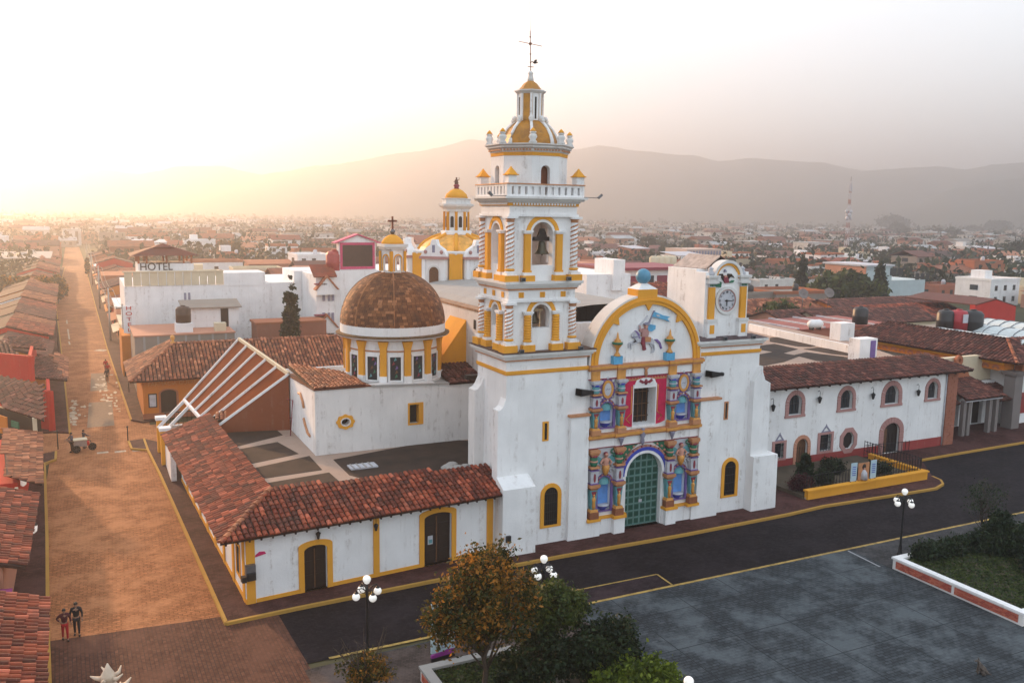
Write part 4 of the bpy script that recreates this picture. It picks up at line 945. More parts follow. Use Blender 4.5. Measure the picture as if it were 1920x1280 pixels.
# door with its panels
DY = 47.5
q = MB(); q.slab(DOOR, DY, DY+.15); dr = q.build('door', GDOOR, fc)
for i in range(7):
    u = 33.1-1.42+i*2.84/6; hz_ = 3.85+1.42*math.sqrt(max(0, 1-((u-33.1)/1.43)**2))
    q = MB(); w_ = .05 if i == 3 else .035; q.box(u-w_, u+w_, DY-.05, DY, .2, max(3.9, hz_)-.02); q.build('door_stile', GRIB, dr)
for j in range(11):
    z = .22+j*.49; hw = 1.42 if z < 3.85 else 1.42*math.sqrt(max(0, 1-((z-3.85)/1.42)**2))
    if hw > .3: q = MB(); q.box(33.1-hw, 33.1+hw, DY-.042, DY, z-.035, z+.035); q.build('door_rail', GRIB, dr)
for i in range(6):
    for j in range(10):
        u = 33.1-1.42+(i+.5)*2.84/6; z = .22+(j+.5)*.49
        if z > 3.7 and math.hypot((u-33.1)/1.42, (z-3.85)/1.42) > .86: continue
        q = MB(); q.taper(u-.15, u+.15, DY-.03, DY, z-.15, z+.15, 0, 0); q.build('door_panel', GPANEL, dr)
q = MB(); q.box(33.0, 33.25, DY-.075, DY-.06, 1.75, 1.95); q.build('paper_notice', LGREY, dr)
q = MB(); q.box(31.6, 34.6, 47.65, 48.1, .15, 5.4); q.build('door_back', DARK, fc)
# choir window under its painted crimson drapery
q = MB(); q.slab([(31.28, 7.35), (31.75, 7.2), (31.98, 7.2), (31.98, 9.3), (32.05, 9.9), (32.5, 10.2), (33.3, 10.2), (33.75, 9.9), (33.8, 9.3), (33.8, 7.2), (34.15, 7.25), (34.6, 7.4), (34.62, 10.5), (31.26, 10.5)], 47.02, 47.1); dp_ = q.build('drapery', CRIM, fc)
q = MB(); q.box(31.26, 34.62, 46.99, 47.02, 10.28, 10.36); q.build('drapery_braid', TAN, dp_)
for i in range(15):
    u = 31.36+i*.225; q = MB(); q.box(u, u+.12, 46.985, 47.02, 10.36, 10.46); q.build('drapery_tooth', TAN, dp_)
for s, u0 in ((-1, 31.85), (1, 33.9)):
    q = MB(); q.tube([(u0+s*.02, 47.0, 9.9), (u0, 47.0, 8.1), (u0+s*.4, 47.0, 7.75), (u0+s*.1, 47.0, 7.45)], .035, 5); q.build('drapery_fringe', GOLD, dp_)
q = MB(); q.slab(rect(31.95, 33.82, 7.1, 10.0), 46.98, 47.1, [WIN]); wf = q.build('choir_window', W, fc)
q = MB(); q.slab([(32.05, 9.98), (33.75, 9.98), (33.6, 10.3), (33.1, 10.42), (32.7, 10.42), (32.2, 10.3)], 46.95, 47.05); q.build('window_crest', W, wf)
q = MB(); q.ball((32.9, 46.93, 10.15), .2, 8, 6, sq=(.7, .5, 1)); q.slab([(32.9, 10.1), (32.45, 10.35), (32.35, 10.2), (32.6, 10.05)], 46.92, 46.95); q.slab([(32.9, 10.1), (33.35, 10.35), (33.45, 10.2), (33.2, 10.05)], 46.92, 46.95); q.build('crest_bird', MAROON, wf)
q = MB(); q.box(31.9, 33.85, 47.9, 47.98, 7.1, 9.9); q.build('window_back', WOODD, wf)
grille(wf, F0, 32.0, 33.75, 7.25, 9.75, 5, 3, m=WOOD, r=.02, v=47.8)
q = MB(); q.lathe([(.05, 10.5), (.12, 10.7), (.08, 10.95), (.18, 11.12)], 10, 32.85, 46.9); q.build('bracket', TAN, fc)
q = MB(); q.lathe([(.03, 5.9), (.14, 6.15), (.1, 6.4), (.2, 6.62), (.08, 6.9), (.14, 7.05)], 10, 32.7, 46.8); q.build('bracket', MGREY, fc)
for x in (30.92, 34.98):
    q = MB(); q.lathe([(.03, 6.1), (.1, 6.3), (.2, 6.6), (.22, 6.64)], 10, x, 46.66); q.build('bracket', MGREY, fc)
# urns on blue blocks
for (px, py) in ((1158, 672), (1256, 667)):
    p = gy(px, py, 46.82); x = p.x
    q = MB(); q.box(x-.34, x+.34, 46.72, 47.09, 11.5, 12.02); o = q.build('urn_block', SKYB, fc)
    q = MB(); q.lathe([(.24, 12.02), (.2, 12.1), (.08, 12.3), (.12, 12.5), (.3, 12.75), (.33, 12.9), (.2, 13.0), (.22, 13.05), (.1, 13.15), (.05, 13.45), (.01, 13.6)], 14, x, 46.88); q.build('urn', GOLD, o)
    q = MB(); q.lathe([(.331, 12.78), (.345, 12.86), (.331, 12.93)], 14, x, 46.88); q.build('urn_band', DGREEN, o)
# mounted horseman in relief on the gable
hr = MB()
def P2(px, py): v = gy(px, py, 47.0); return (v.x, v.z)
def zz(x, y): return P2(1080+x*0.21875, 480+y*0.21875)
def relief(name, m, pts, parent, d=.09, base=47.1):
    q = MB(); q.slab([zz(*p) for p in pts], base-d, base); return q.build(name, m, parent)
ho = relief('horseman_relief', LGREY, [(478, 668), (500, 650), (512, 640), (530, 660), (545, 690), (580, 690), (620, 695), (655, 705), (668, 735), (665, 760), (640, 750), (560, 740), (520, 735), (510, 715), (490, 700), (476, 690)], fc, .14)
for pts in ([(500, 725), (540, 720), (535, 745), (480, 765), (478, 800), (470, 800), (470, 760)], [(520, 715), (520, 735), (460, 755), (458, 788), (450, 788), (450, 748)], [(625, 735), (660, 745), (670, 790), (655, 830), (645, 832), (655, 795), (640, 770)], [(655, 745), (672, 760), (678, 800), (668, 826), (660, 828), (664, 795)]):
    relief('horse_leg', LGREY, pts, ho, .10)
relief('mane', PURP, [(505, 645), (515, 638), (540, 665), (550, 700), (535, 705), (525, 670)], ho, .16)
relief('tail', PURP, [(675, 715), (700, 712), (725, 740), (740, 790), (728, 796), (715, 755), (690, 730)], ho, .10)
relief('harness', MGREY, [(480, 690), (545, 680), (547, 692), (485, 702)], ho, .17)
relief('saddle_cloth', TAN, [(560, 680), (640, 695), (635, 735), (590, 735), (560, 715)], ho, .17)
relief('rider_tunic', ROSE, [(562, 630), (575, 620), (605, 620), (620, 650), (612, 690), (560, 690)], ho, .2)
relief('rider_leg', MAROON, [(560, 690), (585, 690), (588, 760), (596, 800), (575, 808), (572, 770), (552, 735)], ho, .2)
relief('rider_head', FLESH, [(585, 595), (598, 588), (610, 596), (608, 614), (592, 618)], ho, .22)
relief('rider_hat', MGREY, [(578, 585), (605, 568), (622, 566), (624, 590), (600, 592)], ho, .23)
relief('cape', SKYB, [(610, 592), (640, 585), (682, 592), (680, 625), (650, 645), (620, 640)], ho, .12)
relief('sword', LGREY, [(540, 625), (538, 600), (617, 508), (620, 512), (548, 604), (552, 630)], ho, .12)
relief('sword_arm', ROSE, [(540, 595), (550, 593), (556, 630), (572, 640), (565, 655), (545, 645)], ho, .15)
relief('flag_staff', MGREY, [(612, 600), (672, 466), (678, 468), (620, 602)], ho, .12)
relief('flag', SKYB, [(668, 476), (705, 490), (745, 508), (770, 512), (802, 520), (780, 535), (800, 562), (760, 545), (700, 530), (650, 518)], ho, .15)
relief('flag_emblem', LGREY, [(685, 498), (705, 502), (718, 512), (705, 520), (688, 515)], ho, .165)
# wings of the front right of the portal
q = MB(); q.slab([(37.3, .15), (42.7, .15), (42.7, 11.55), (37.3, 11.55)], 47.2, 48.6); q.build('right_wall', W, fc)
q = MB(); q.slab([(36.98, .15), (39.2, .15), (39.1, 8.5), (37.38, 8.5), (37.36, 1.2), (36.98, 1.2)], 46.8, 47.25); q.build('pier', W, fc)
q = MB(); q.box(37.3, 39.15, 46.72, 47.25, 8.5, 8.64); q.build('pier_ledge', TAN, fc)
q = MB(); q.slab([(41.95, .15), (44.25, .15), (44.2, 4.15), (41.98, 4.15)], 46.4, 48.4); q.build('buttress', W, fc)
q = MB(); q.slab([(41.95, 4.15), (44.15, 4.15), (43.55, 4.3), (43.45, 9.35), (42.95, 9.6), (42.7, 10.2), (42.7, 10.6), (41.98, 9.55)], 46.75, 48.3); q.build('buttress_upper', W, fc)
q = MB(); q.slab(arch(40.55, 1.2, 1.5, 3.35), 47.13, 47.2, [arch(40.55, 1.35, .98, 3.35)]); wf = q.build('arched_window', YEL, fc)
q = MB(); q.slab(arch(40.55, 1.35, .98, 3.35), 47.175, 47.195); q.build('pane', DARK, wf); grille(wf, F0, 40.1, 41.0, 1.36, 3.7, 6, 4, r=.014, v=47.15)
q = MB(); q.box(39.75, 40.1, 47.15, 47.2, 6.9, 8.2); sf = q.build('slit_window', TAN, fc)
q = MB(); q.box(39.85, 40.0, 47.14, 47.17, 7.0, 8.1); q.build('slit', WOODD, sf)
cornice(fc, 'yellow_band', 37.3, 42.65, 47.2, 49.2, [(11.55, 11.62, .06), (11.62, 11.8, .1)], YEL)
q = MB(); q.box(37.28, 42.68, 47.17, 49.3, 11.8, 12.15); q.build('frieze', W, fc)
cornice(fc, 'cornice_bead', 37.3, 42.65, 47.2, 49.3, [(12.1, 12.2, .14)], TAN)
cornice(fc, 'cornice', 37.3, 42.65, 47.2, 49.3, [(12.2, 12.32, .2), (12.32, 12.45, .3), (12.45, 12.6, .42)], WS)
q = MB(); q.add([(37.2, 46.8, 12.62), (43.1, 46.8, 12.62), (42.6, 48.0, 12.8), (37.4, 48.0, 12.8), (37.4, 49.4, 12.62), (42.6, 49.4, 12.62)], [(0, 1, 2, 3), (3, 2, 5, 4), (0, 3, 4), (1, 5, 2), (0, 4, 5, 1)]); q.build('ledge_roof', plain('sooty_tiles', (0.085, 0.055, 0.06), 0.9, var=0.4), fc)
for (px, py) in ((1357, 644), (1410, 642)): p = gy(px, py, 46.8); floodlight(p.x, 46.85, 12.6, 'small grey floodlight on the ledge under the clock')
# horn loudspeakers
def horn(x, z, y, label):
    t = thing('horn_loudspeaker', label, 'loudspeaker', (x, y, z))
    q = MB(); q.beam((0, .35, .1), (0, -.05, .1), .08, .08); q.build('bracket', IRON, t, True)
    q = MB(); M = Matrix.Translation((0, 0, .1)) @ Matrix.Rotation(math.radians(100), 4, 'Z') @ Matrix.Rotation(math.radians(96), 4, 'X')
    q.M = M; q.add([(-.12, -.1, .75), (.12, -.1, .75), (.12, .1, .75), (-.12, .1, .75), (-.3, -.22, -.5), (.3, -.22, -.5), (.3, .22, -.5), (-.3, .22, -.5)], [(0, 1, 2, 3), (0, 4, 5, 1), (1, 5, 6, 2), (2, 6, 7, 3), (3, 7, 4, 0)]); q.build('horn', IRON, t, True)
    q = MB(M); q.lathe([(.1, .7), (.14, .78), (.14, .95), (.05, .97)], 10); q.build('driver', IRON, t, True)
horn(28.1, 9.75, 46.75, 'dark horn loudspeaker fixed to the bell tower beside the painted front')
horn(38.45, 10.2, 46.9, 'dark horn loudspeaker on the white wall below the clock')
# ---------------------------------------------------------------- clock turret
ck = thing('clock_turret', 'white clock turret with ochre pilasters and eagle emblem on the church front', 'clock tower', (39.9, 48.0, 12.7))
CY0 = 47.75; a0, a1 = 38.05, 41.8
q = MB(); q.slab([(a0, 12.5), (a1, 12.5), (a1, 17.2), (a0, 17.2)], CY0, 48.9); q.build('turret_wall', W, ck)
q = MB(); q.box(a0+.1, a1-.3, 48.9, 52.2, 12.3, 17.35); q.build('turret_body', W, ck)
c_ = 39.95
q = MB(); q.slab(annulus(c_, 16.75, 0.0, 1.22, 0, PI, 24)[:25], CY0+.05, 48.3); q.build('crown', W, ck)
q = MB(); q.slab(annulus(c_, 16.75, 1.08, 1.28, 0, PI, 24), CY0-.12, 48.35); q.build('crown_moulding', WS, ck)
q = MB(); q.slab(annulus(c_, 16.75, .92, 1.07, 0, PI, 24), CY0-.05, CY0+.05); q.build('crown_band', YEL, ck)
for u in (38.55, 41.3):
    q = MB(); q.box(u-.38, u+.38, CY0-.3, CY0, 12.7, 13.75); pe = q.build('pilaster_foot', W, ck)
    q = MB(); q.box(u-.19, u+.19, CY0-.33, CY0-.3, 13.0, 13.6); q.build('foot_panel', YEL, pe)
    q = MB(); q.box(u-.42, u+.42, CY0-.34, CY0, 13.75, 14.0); q.build('foot_cap', WS, pe)
    q = MB(); q.box(u-.24, u+.24, CY0-.2, CY0, 14.0, 16.2); q.build('pilaster', YEL, ck)
    q = MB(); q.box(u-.26, u+.26, CY0-.21, CY0, 16.2, 16.45)
    cp = q.build('capital', LGREY, ck)
    for i in range(4):
        q = MB(); q.ball((u-.2+i*.135, CY0-.22, 16.33), .065, 6, 4, sq=(1, .7, 1.4)); q.build('capital_leaf', DGREEN, cp)
    q = MB(); q.box(u-.42, u+.45, CY0-.32, CY0+.1, 16.45, 16.62); q.box(u-.36, u+.36, CY0-.26, CY0+.1, 16.62, 16.85); q.box(u-.48, u+.5, CY0-.38, CY0+.1, 16.85, 17.0); q.build('entablature', WS, ck)
    q = MB(); q.lathe([(.2, 17.0), (.26, 17.15), (.12, 17.35), (.2, 17.45), (.02, 17.6)], 10, u, CY0+.1); q.build('finial', LGREY, ck)
q = MB(); q.slab(ell(c_-.03, 15.25, .98, .98, 36), CY0-.12, CY0, [ell(c_-.03, 15.25, .78, .78, 36)]); cf = q.build('clock', WS, ck)
q = MB(); q.slab(ell(c_-.03, 15.25, .8, .8, 36), CY0-.05, CY0-.01); q.build('clock_face', LGREY, cf)
q = MB(); q.slab(ell(c_-.03, 15.25, .79, .79, 36), CY0-.1, CY0-.05, [ell(c_-.03, 15.25, .72, .72, 36)]); q.build('clock_ring', ROSE, cf)
for i, nm in enumerate(('XII', 'I', 'II', 'III', 'IV', 'V', 'VI', 'VII', 'VIII', 'IX', 'X', 'XI')):
    a = PI/2-2*PI*i/12
    text('numeral', nm, .2, IRON, Matrix.Translation((c_-.03+.58*math.cos(a), CY0-.07, 15.25+.58*math.sin(a))) @ Matrix.Rotation(-(a-PI/2), 4, 'Y'), cf, .008, 'CENTER', 0.8)
q = MB(); q.slab([(c_-.2, 15.28), (c_+.45, 15.24), (c_+.47, 15.19), (c_-.2, 15.2)], CY0-.09, CY0-.075); q.ball((c_-.03, CY0-.08, 15.24), .07, 8, 6); q.build('clock_hand', IRON, cf)
q = MB(); q.slab([(c_-.08, 15.3), (c_+.02, 15.3), (c_+.0, 14.86), (c_-.06, 14.86)], CY0-.1, CY0-.09); q.build('clock_hand', IRON, cf)
# eagle emblem
EA = lambda x, y: P2(1250+x*0.15625, 460+y*0.15625)
def em(name, m, pts, d, par=ck):
    pp = []
    for x, y in pts: v = gy(1250+x*0.15625, 460+y*0.15625, CY0-.1); pp.append((v.x, v.z))
    q = MB(); q.slab(pp, CY0-d, CY0+.06); return q.build(name, m, par)
eg = em('eagle_emblem', MAROON, [(690, 370), (725, 372), (745, 410), (750, 450), (700, 452), (685, 420)], .12)
em('eagle_wing', WOODD, [(690, 375), (675, 340), (640, 345), (618, 378), (650, 362), (668, 395), (685, 425)], .1, eg)
em('eagle_wing', WOODD, [(728, 375), (740, 340), (780, 342), (818, 390), (775, 372), (762, 385), (745, 410)], .1, eg)
em('eagle_head', FLESH, [(695, 370), (705, 358), (722, 362), (726, 378), (700, 385)], .14, eg)
em('laurel', DGREEN, [(602, 420), (640, 432), (672, 446), (655, 455), (628, 440)], .09, eg)
em('laurel', DGREEN, [(750, 440), (790, 418), (820, 418), (800, 445), (765, 452)], .09, eg)
em('cactus', DGREEN, [(565, 455), (600, 470), (630, 460), (660, 455), (655, 505), (600, 500), (575, 515), (590, 495), (570, 488), (605, 480)], .1, eg)
em('ribbon', MGREY, [(695, 320), (708, 288), (726, 318)], .1, eg)
# little roof behind the crown
q = MB(); rp = [gy(1357, 480, 49.0), gy(1335, 505, 48.6), gy(1385, 492, 48.6)]
q.thick([(38.75, 48.7, 17.4), (40.0, 48.7, 18.3), (39.8, 52.0, 18.3), (38.4, 52.0, 17.4)], .08); q.build('shed_roof', plain('zinc_sheet', (0.42, 0.33, 0.28), 0.6, var=0.3), ck)
q = MB(); q.thick([(40.0, 48.7, 18.3), (41.7, 48.7, 17.3), (41.7, 52.0, 17.3), (39.8, 52.0, 18.3)], .08); q.build('shed_roof', DECK, ck)
q = MB(); q.slab([(38.9, 17.36), (41.4, 17.36), (40.0, 18.22)], 49.2, 49.3); q.build('shed_gable', WOODD, ck)
# ---------------------------------------------------------------- nave and crossing dome
nv = thing('church_nave', 'long white church nave behind the bell tower with ochre buttress', 'church', (33, 66, 0))
NX0, NX1 = 26.0, 39.6
q = MB(); q.box(NX0, NX0+.8, 51.3, 76, 0, 13.75); q.build('left_wall', WD, nv)
q = MB(); q.box(NX1-.8, NX1, 49.4, 76, 0, 13.75); q.build('right_wall', WD, nv)
q = MB(); q.box(28.4, 37.3, 50.5, 51.2, 0, 13.75); q.build('front_wall', W, nv)
q = MB(); n = 12
for i in range(n):
    a, b_ = PI*i/n, PI*(i+1)/n; f = lambda t: (32.8-6.0*math.cos(t), 13.6+1.3*math.sin(t))
    (x0, z0), (x1, z1) = f(a), f(b_); q.quad((x0, 51.3, z0), (x1, 51.3, z1), (x1, 76, z1), (x0, 76, z0))
q.build('vault_roof', CONC, nv)
q = MB(); q.box(NX0-.06, NX0+.86, 51.3, 76, 13.75, 13.9); q.build('coping', plain('mossy_coping', (0.30, 0.17, 0.10), .9, var=.5), nv)
bt = MB(); bt.add([(26.0, 61.0, 8.0), (26.0, 64.3, 8.0), (26.0, 64.3, 12.9), (26.0, 61.0, 12.9), (23.8, 61.0, 8.0), (23.8, 64.3, 8.0), (23.8, 64.3, 9.9), (23.8, 61.0, 9.9)], [(0, 4, 7, 3), (1, 2, 6, 5), (4, 5, 6, 7), (7, 6, 2, 3), (0, 1, 5, 4)]); bt.build('buttress', YEL, nv)
q = MB(); q.box(25.96, 26.0, 59.2, 59.55, 12.4, 13.1); q.build('slit_window', DARK, nv)
q = MB(); q.box(22.9, 25.96, 53.5, 54.0, 9.8, 10.1); q.build('roof_spout', WOODD, nv)
q = MB(); q.box(25.6, 26.0, 52.2, 52.7, 7.8, 12.4); q.build('corner_strip', YEL, nv)
# crossing with drum, aedicules and yellow dome
DX, DY2 = 32.95, 80.0
cr = thing('crossing_dome', 'white drum with ochre panels, yellow tiled dome and lantern behind the tower', 'dome', (DX, DY2, 0))
q = MB(); q.box(24.9, 41.2, 74.0, 86.4, 0, 13.3); q.build('transept', W, cr)
q = MB(); q.box(24.8, 41.3, 73.9, 86.5, 13.3, 13.45); q.build('yellow_band', YEL, cr)
q = MB(); q.box(24.7, 41.4, 73.8, 86.6, 13.45, 13.7); q.build('coping', WS, cr)
R2 = 5.0
q = MB(); q.lathe([(R2, 13.7), (R2, 17.0)], 8, DX, DY2, PI/8, False); q.build('drum', W, cr)
q = MB(); q.lathe([(R2, 17.0), (R2+.25, 17.15), (R2+.25, 17.35), (R2, 17.4)], 8, DX, DY2, PI/8, False); q.build('drum_cornice', WS, cr)
ap2 = R2*math.cos(PI/8)
for k in range(8):
    a = -PI/2+k*PI/4; M = frame(DX+ap2*math.cos(a), DY2+ap2*math.sin(a), 0, a+PI/2)
    q = MB(M); q.box(-1.25, 1.25, -.7, 0, 13.7, 16.9); ae = q.build('aedicule', W, cr)
    q = MB(M); q.slab(arch(0, 13.9, .95, 15.5), -.74, -.7); q.build('arched_window', WOOD, ae)
    q = MB(M); q.slab(arch(0, 13.8, 1.3, 15.5), -.72, -.7); q.build('window_lining', WS, ae)
    for s in (-1, 1):
        q = MB(M); q.box(s*1.0-.18, s*1.0+.18, -.85, -.7, 13.7, 16.7); q.build('pilaster', W, ae)
        q = MB(M); q.box(s*1.0-.22, s*1.0+.22, -.9, -.7, 13.7, 14.1); q.build('pilaster_foot', YEL, ae)
    q = MB(M); q.box(-1.4, 1.4, -1.0, .1, 16.7, 16.95); q.build('cornice', ROSE, ae)
    q = MB(M); q.slab([(-1.35, 16.95), (1.35, 16.95), (.95, 17.6), (.35, 18.0), (.2, 18.5), (-.2, 18.5), (-.35, 18.0), (-.95, 17.6)], -.8, -.1); q.build('scrolled_pediment', W, ae)
    q = MB(M); q.slab(rect(-.14, .14, 17.3, 18.0), -.84, -.8); q.build('pediment_slit', MGREY, ae)
    for s in (-1, 1): q = MB(M); q.ball((s*.8, -.84, 17.35), .18, 8, 6, sq=(1, .4, 1)); q.build('scroll', ROSE, ae)
    a2 = a+PI/8; M2 = frame(DX+R2*math.cos(a2), DY2+R2*math.sin(a2), 0, a2+PI/2)
    q = MB(M2); q.box(-.62, .62, -.2, .4, 13.7, 17.2); q.build('corner_panel', YEL, cr)
DP2 = [(4.6, 17.35), (4.35, 17.9), (3.8, 18.6), (2.9, 19.25), (2.0, 19.65), (1.5, 19.8)]
DP2 = [(r*.8 if r > 1.6 else r*.93, 17.35+(z-17.35)*.62) for r, z in DP2]
q = MB(); q.lathe(DP2, 16, DX, DY2, PI/16, False); d2 = q.build('dome', YTILE, cr)
for k in range(8):
    a = PI/8+k*PI/4; q = MB(); q.tube([(DX+r*math.cos(a), DY2+r*math.sin(a), z+.04) for r, z in DP2], .2, 6); q.build('rib', YEL, d2)
zt = DP2[-1][1]
q = MB(); q.lathe([(1.55, zt), (1.5, zt+.35), (1.3, zt+.4)], 8, DX, DY2, PI/8, False); q.build('lantern_base', W, cr)
q = MB(); q.lathe([(1.12, zt+.4), (1.12, zt+2.2)], 8, DX, DY2, PI/8, False); ln = q.build('lantern', W, cr)
for k in range(8):
    a = PI/8+k*PI/4; q = MB(); q.lathe([(.16, zt+.4), (.14, zt+2.1), (.2, zt+2.2)], 8, DX+1.15*math.cos(a), DY2+1.15*math.sin(a)); q.build('lantern_column', YEL, ln)
    a = -PI/2+k*PI/4; M = frame(DX+1.04*math.cos(a), DY2+1.04*math.sin(a), 0, a+PI/2)
    q = MB(M); q.slab(arch(0, zt+.7, .34, zt+1.6), -.02, .0); q.build('lantern_opening', WOODD, ln)
q = MB(); q.lathe([(1.25, zt+2.2), (1.3, zt+2.45), (1.7, zt+2.75), (1.75, zt+2.95), (1.4, zt+3.0), (1.35, zt+3.35), (1.5, zt+3.45), (1.2, zt+3.5)], 8, DX, DY2, PI/8, False); q.build('lantern_cornice', WS, cr)
q = MB(); q.lathe([(1.15, zt+3.5), (1.0, zt+3.9), (.6, zt+4.25), (.3, zt+4.4)], 12, DX, DY2); q.build('cap', YEL, cr)
q = MB(); q.lathe([(.3, zt+4.38), (.2, zt+4.55), (.32, zt+4.7), (.2, zt+4.85)], 10, DX, DY2); q.build('finial', MAROON, cr)
st = MB(Matrix.Translation((DX, DY2, zt+4.75)) @ Matrix.Scale(.62, 4)); st.lathe([(.1, 0), (.3, .15), (.34, .4), (.22, .6), (.28, .8), (.1, .95)], 10); st.ball((0, 0, 1.08), .16, 8, 6)
st.tube([(.2, 0, .7), (.48, 0, .95), (.42, 0, 1.2)], .07, 6); st.tube([(-.2, 0, .7), (-.45, 0, .5)], .07, 6); st.build('statue', plain('weathered_bronze', (.14, .07, .05), .7), cr)
# ---------------------------------------------------------------- side chapel with the brown dome
ch = thing('side_chapel', 'white side chapel block with tiled brown dome on a pillared drum', 'chapel', (19, 61, 4.5))
q = MB(); q.slab([(13.5, 4.2), (25.05, 4.2), (25.05, 8.75), (19, 9.1), (13.5, 9.05)], 57.6, 58.3, [rect(20.15, 21.2, 6.05, 7.55), ell(15.58, 6.68, .3, .24, 14)]); q.build('front_wall', WD, ch)
q = MB(frame(13.5, 66.3, 0, -PI/2)); q.slab([(0, 4.2), (8.0, 4.2), (8.0, 9.05), (0, 8.6)], .0, .7); q.build('left_wall', W, ch)
q = MB(); q.box(25.0, 26.0, 58.3, 66, 4.2, 8.7); q.build('right_wall', WD, ch)
q = MB(); q.box(14.2, 25.0, 65.4, 66.2, 4.2, 8.6); q.build('rear_wall', WD, ch)
q = MB(); q.slab(rect(20.1, 21.25, 6.0, 7.6), 57.55, 57.6, [rect(20.22, 21.13, 6.12, 7.48)]); wf = q.build('square_window', YEL, ch)
q = MB(); q.box(20.95, 21.19, 57.62, 58.28, 6.06, 7.54); q.build('window_reveal', YEL, wf)
q = MB(); q.box(20.1, 21.2, 58.2, 58.28, 6.0, 7.6); q.build('pane', DARK, wf)
q = MB(); q.slab(ell(15.58, 6.68, .62, .5, 36, .07, 8), 57.5, 57.6, [ell(15.58, 6.68, .3, .24, 14)]); ov = q.build('oval_window', YEL, ch)
q = MB(); q.slab(ell(15.58, 6.68, .36, .3, 20), 57.47, 57.5, [ell(15.58, 6.68, .29, .23, 14)]); q.build('oval_lining', WS, ov)
q = MB(); q.box(15.2, 15.95, 58.1, 58.2, 6.3, 7.1); q.build('pane', DARK, ov)
q = MB(); q.thick([(13.4, 57.5, 9.12), (17.4, 57.5, 9.12), (17.4, 66.3, 8.7), (13.4, 66.3, 8.66)], .1); q.build('roof_slab', TILEL, ch)
q = MB(); q.thick([(17.4, 57.45, 9.1), (25.2, 57.45, 8.8), (25.2, 66.3, 8.8), (17.4, 66.3, 8.7)], .1); q.build('roof_slab', CONC, ch)
tile_roof(ch, [(23.2, 57.4, 8.85), (26.0, 57.4, 8.85), (26.0, 60.8, 9.6), (23.2, 60.8, 9.6)], TILED, name='roof', seed=12)
tile_roof(ch, [(13.45, 57.5, 9.14), (17.0, 57.5, 9.14), (16.8, 61.5, 9.3), (13.45, 66.0, 9.3)], TILEL, name='roof', seed=14, pitch=.26)
rl_ = MB(); rl_.tube([(13.44, 62.3, 7.95), (13.44, 61.7, 8.0), (13.44, 61.0, 7.6), (13.44, 60.7, 7.2)], .1, 6); rl_.build('scroll_moulding', TAN, ch)
rl_ = MB(); rl_.tube([(13.44, 60.8, 6.4), (13.44, 60.3, 6.0), (13.44, 59.6, 5.6), (13.44, 59.0, 5.55)], .1, 6); rl_.build('scroll_moulding', TAN, ch)
X, Y = 20.3, 61.45
q = MB(); q.lathe([(3.42, 8.6), (3.42, 12.0)], 39, X, Y, 0, False); dm = q.build('drum', W, ch)
q = MB(); q.lathe([(3.75, 8.6), (3.75, 9.02), (3.45, 9.06)], 39, X, Y, 0, False); q.build('drum_base', WD, ch)
for k in range(13):
    a = -PI/2-.03+k*2*PI/13; M = frame(X+3.42*math.cos(a), Y+3.42*math.sin(a), 0, a+PI/2)
    q = MB(M); q.box(-.23, .23, -.22, .1, 9.5, 11.4); pl_ = q.build('pilaster', YEL, dm)
    q = MB(M); q.box(-.27, .27, -.3, .1, 9.0, 9.5); q.build('pilaster_foot', W, pl_)
    q = MB(M); q.taper(-.23, .23, -.22, .1, 11.4, 11.95, -.14, -.06); q.build('capital', YEL, pl_)
    a += PI/13; M = frame(X+3.42*math.cos(a), Y+3.42*math.sin(a), 0, a+PI/2)
    q = MB(M); q.slab(rect(-.52, .52, 9.1, 11.0), -.06, .1, [rect(-.38, .38, 9.2, 10.86)]); wn_ = q.build('drum_window', W, dm)
    q = MB(M); q.box(-.38, .38, -.012, .05, 9.2, 10.86); q.build('stained_pane', GLASS, wn_)
    for j in range(5):
        q = MB(M); zz_ = 9.35+j*.3; uu = rng.uniform(-.22, .22); q.slab([(uu-.1, zz_), (uu+.12, zz_+.1), (uu+.02, zz_+.3)], -.02, -.012); q.build('coloured_glass', (MAROON, TEAL, DGREEN, WOOD, PURP)[(j+k) % 5], wn_)
q = MB(); q.lathe([(3.46, 11.2), (3.5, 11.25), (3.46, 11.3)], 39, X, Y, 0, False); q.build('string_course', TAN, dm)
q = MB(); q.lathe([(3.45, 11.95), (3.8, 12.02), (4.1, 12.12), (4.15, 12.22), (3.85, 12.3)], 39, X, Y, 0, False); q.build('drum_cornice', WD, ch)
q = MB(); q.lathe([(4.16, 12.2), (4.18, 12.27), (3.8, 12.36)], 39, X, Y, 0, False); q.build('cornice_moss', plain('dry_moss', (0.14, 0.075, 0.03), .95, var=.6, scale=6), ch)
q = MB(); q.lathe([(3.85, 12.28), (3.85, 12.95), (3.7, 12.98)], 39, X, Y, 0, False); q.build('attic_band', W, ch)
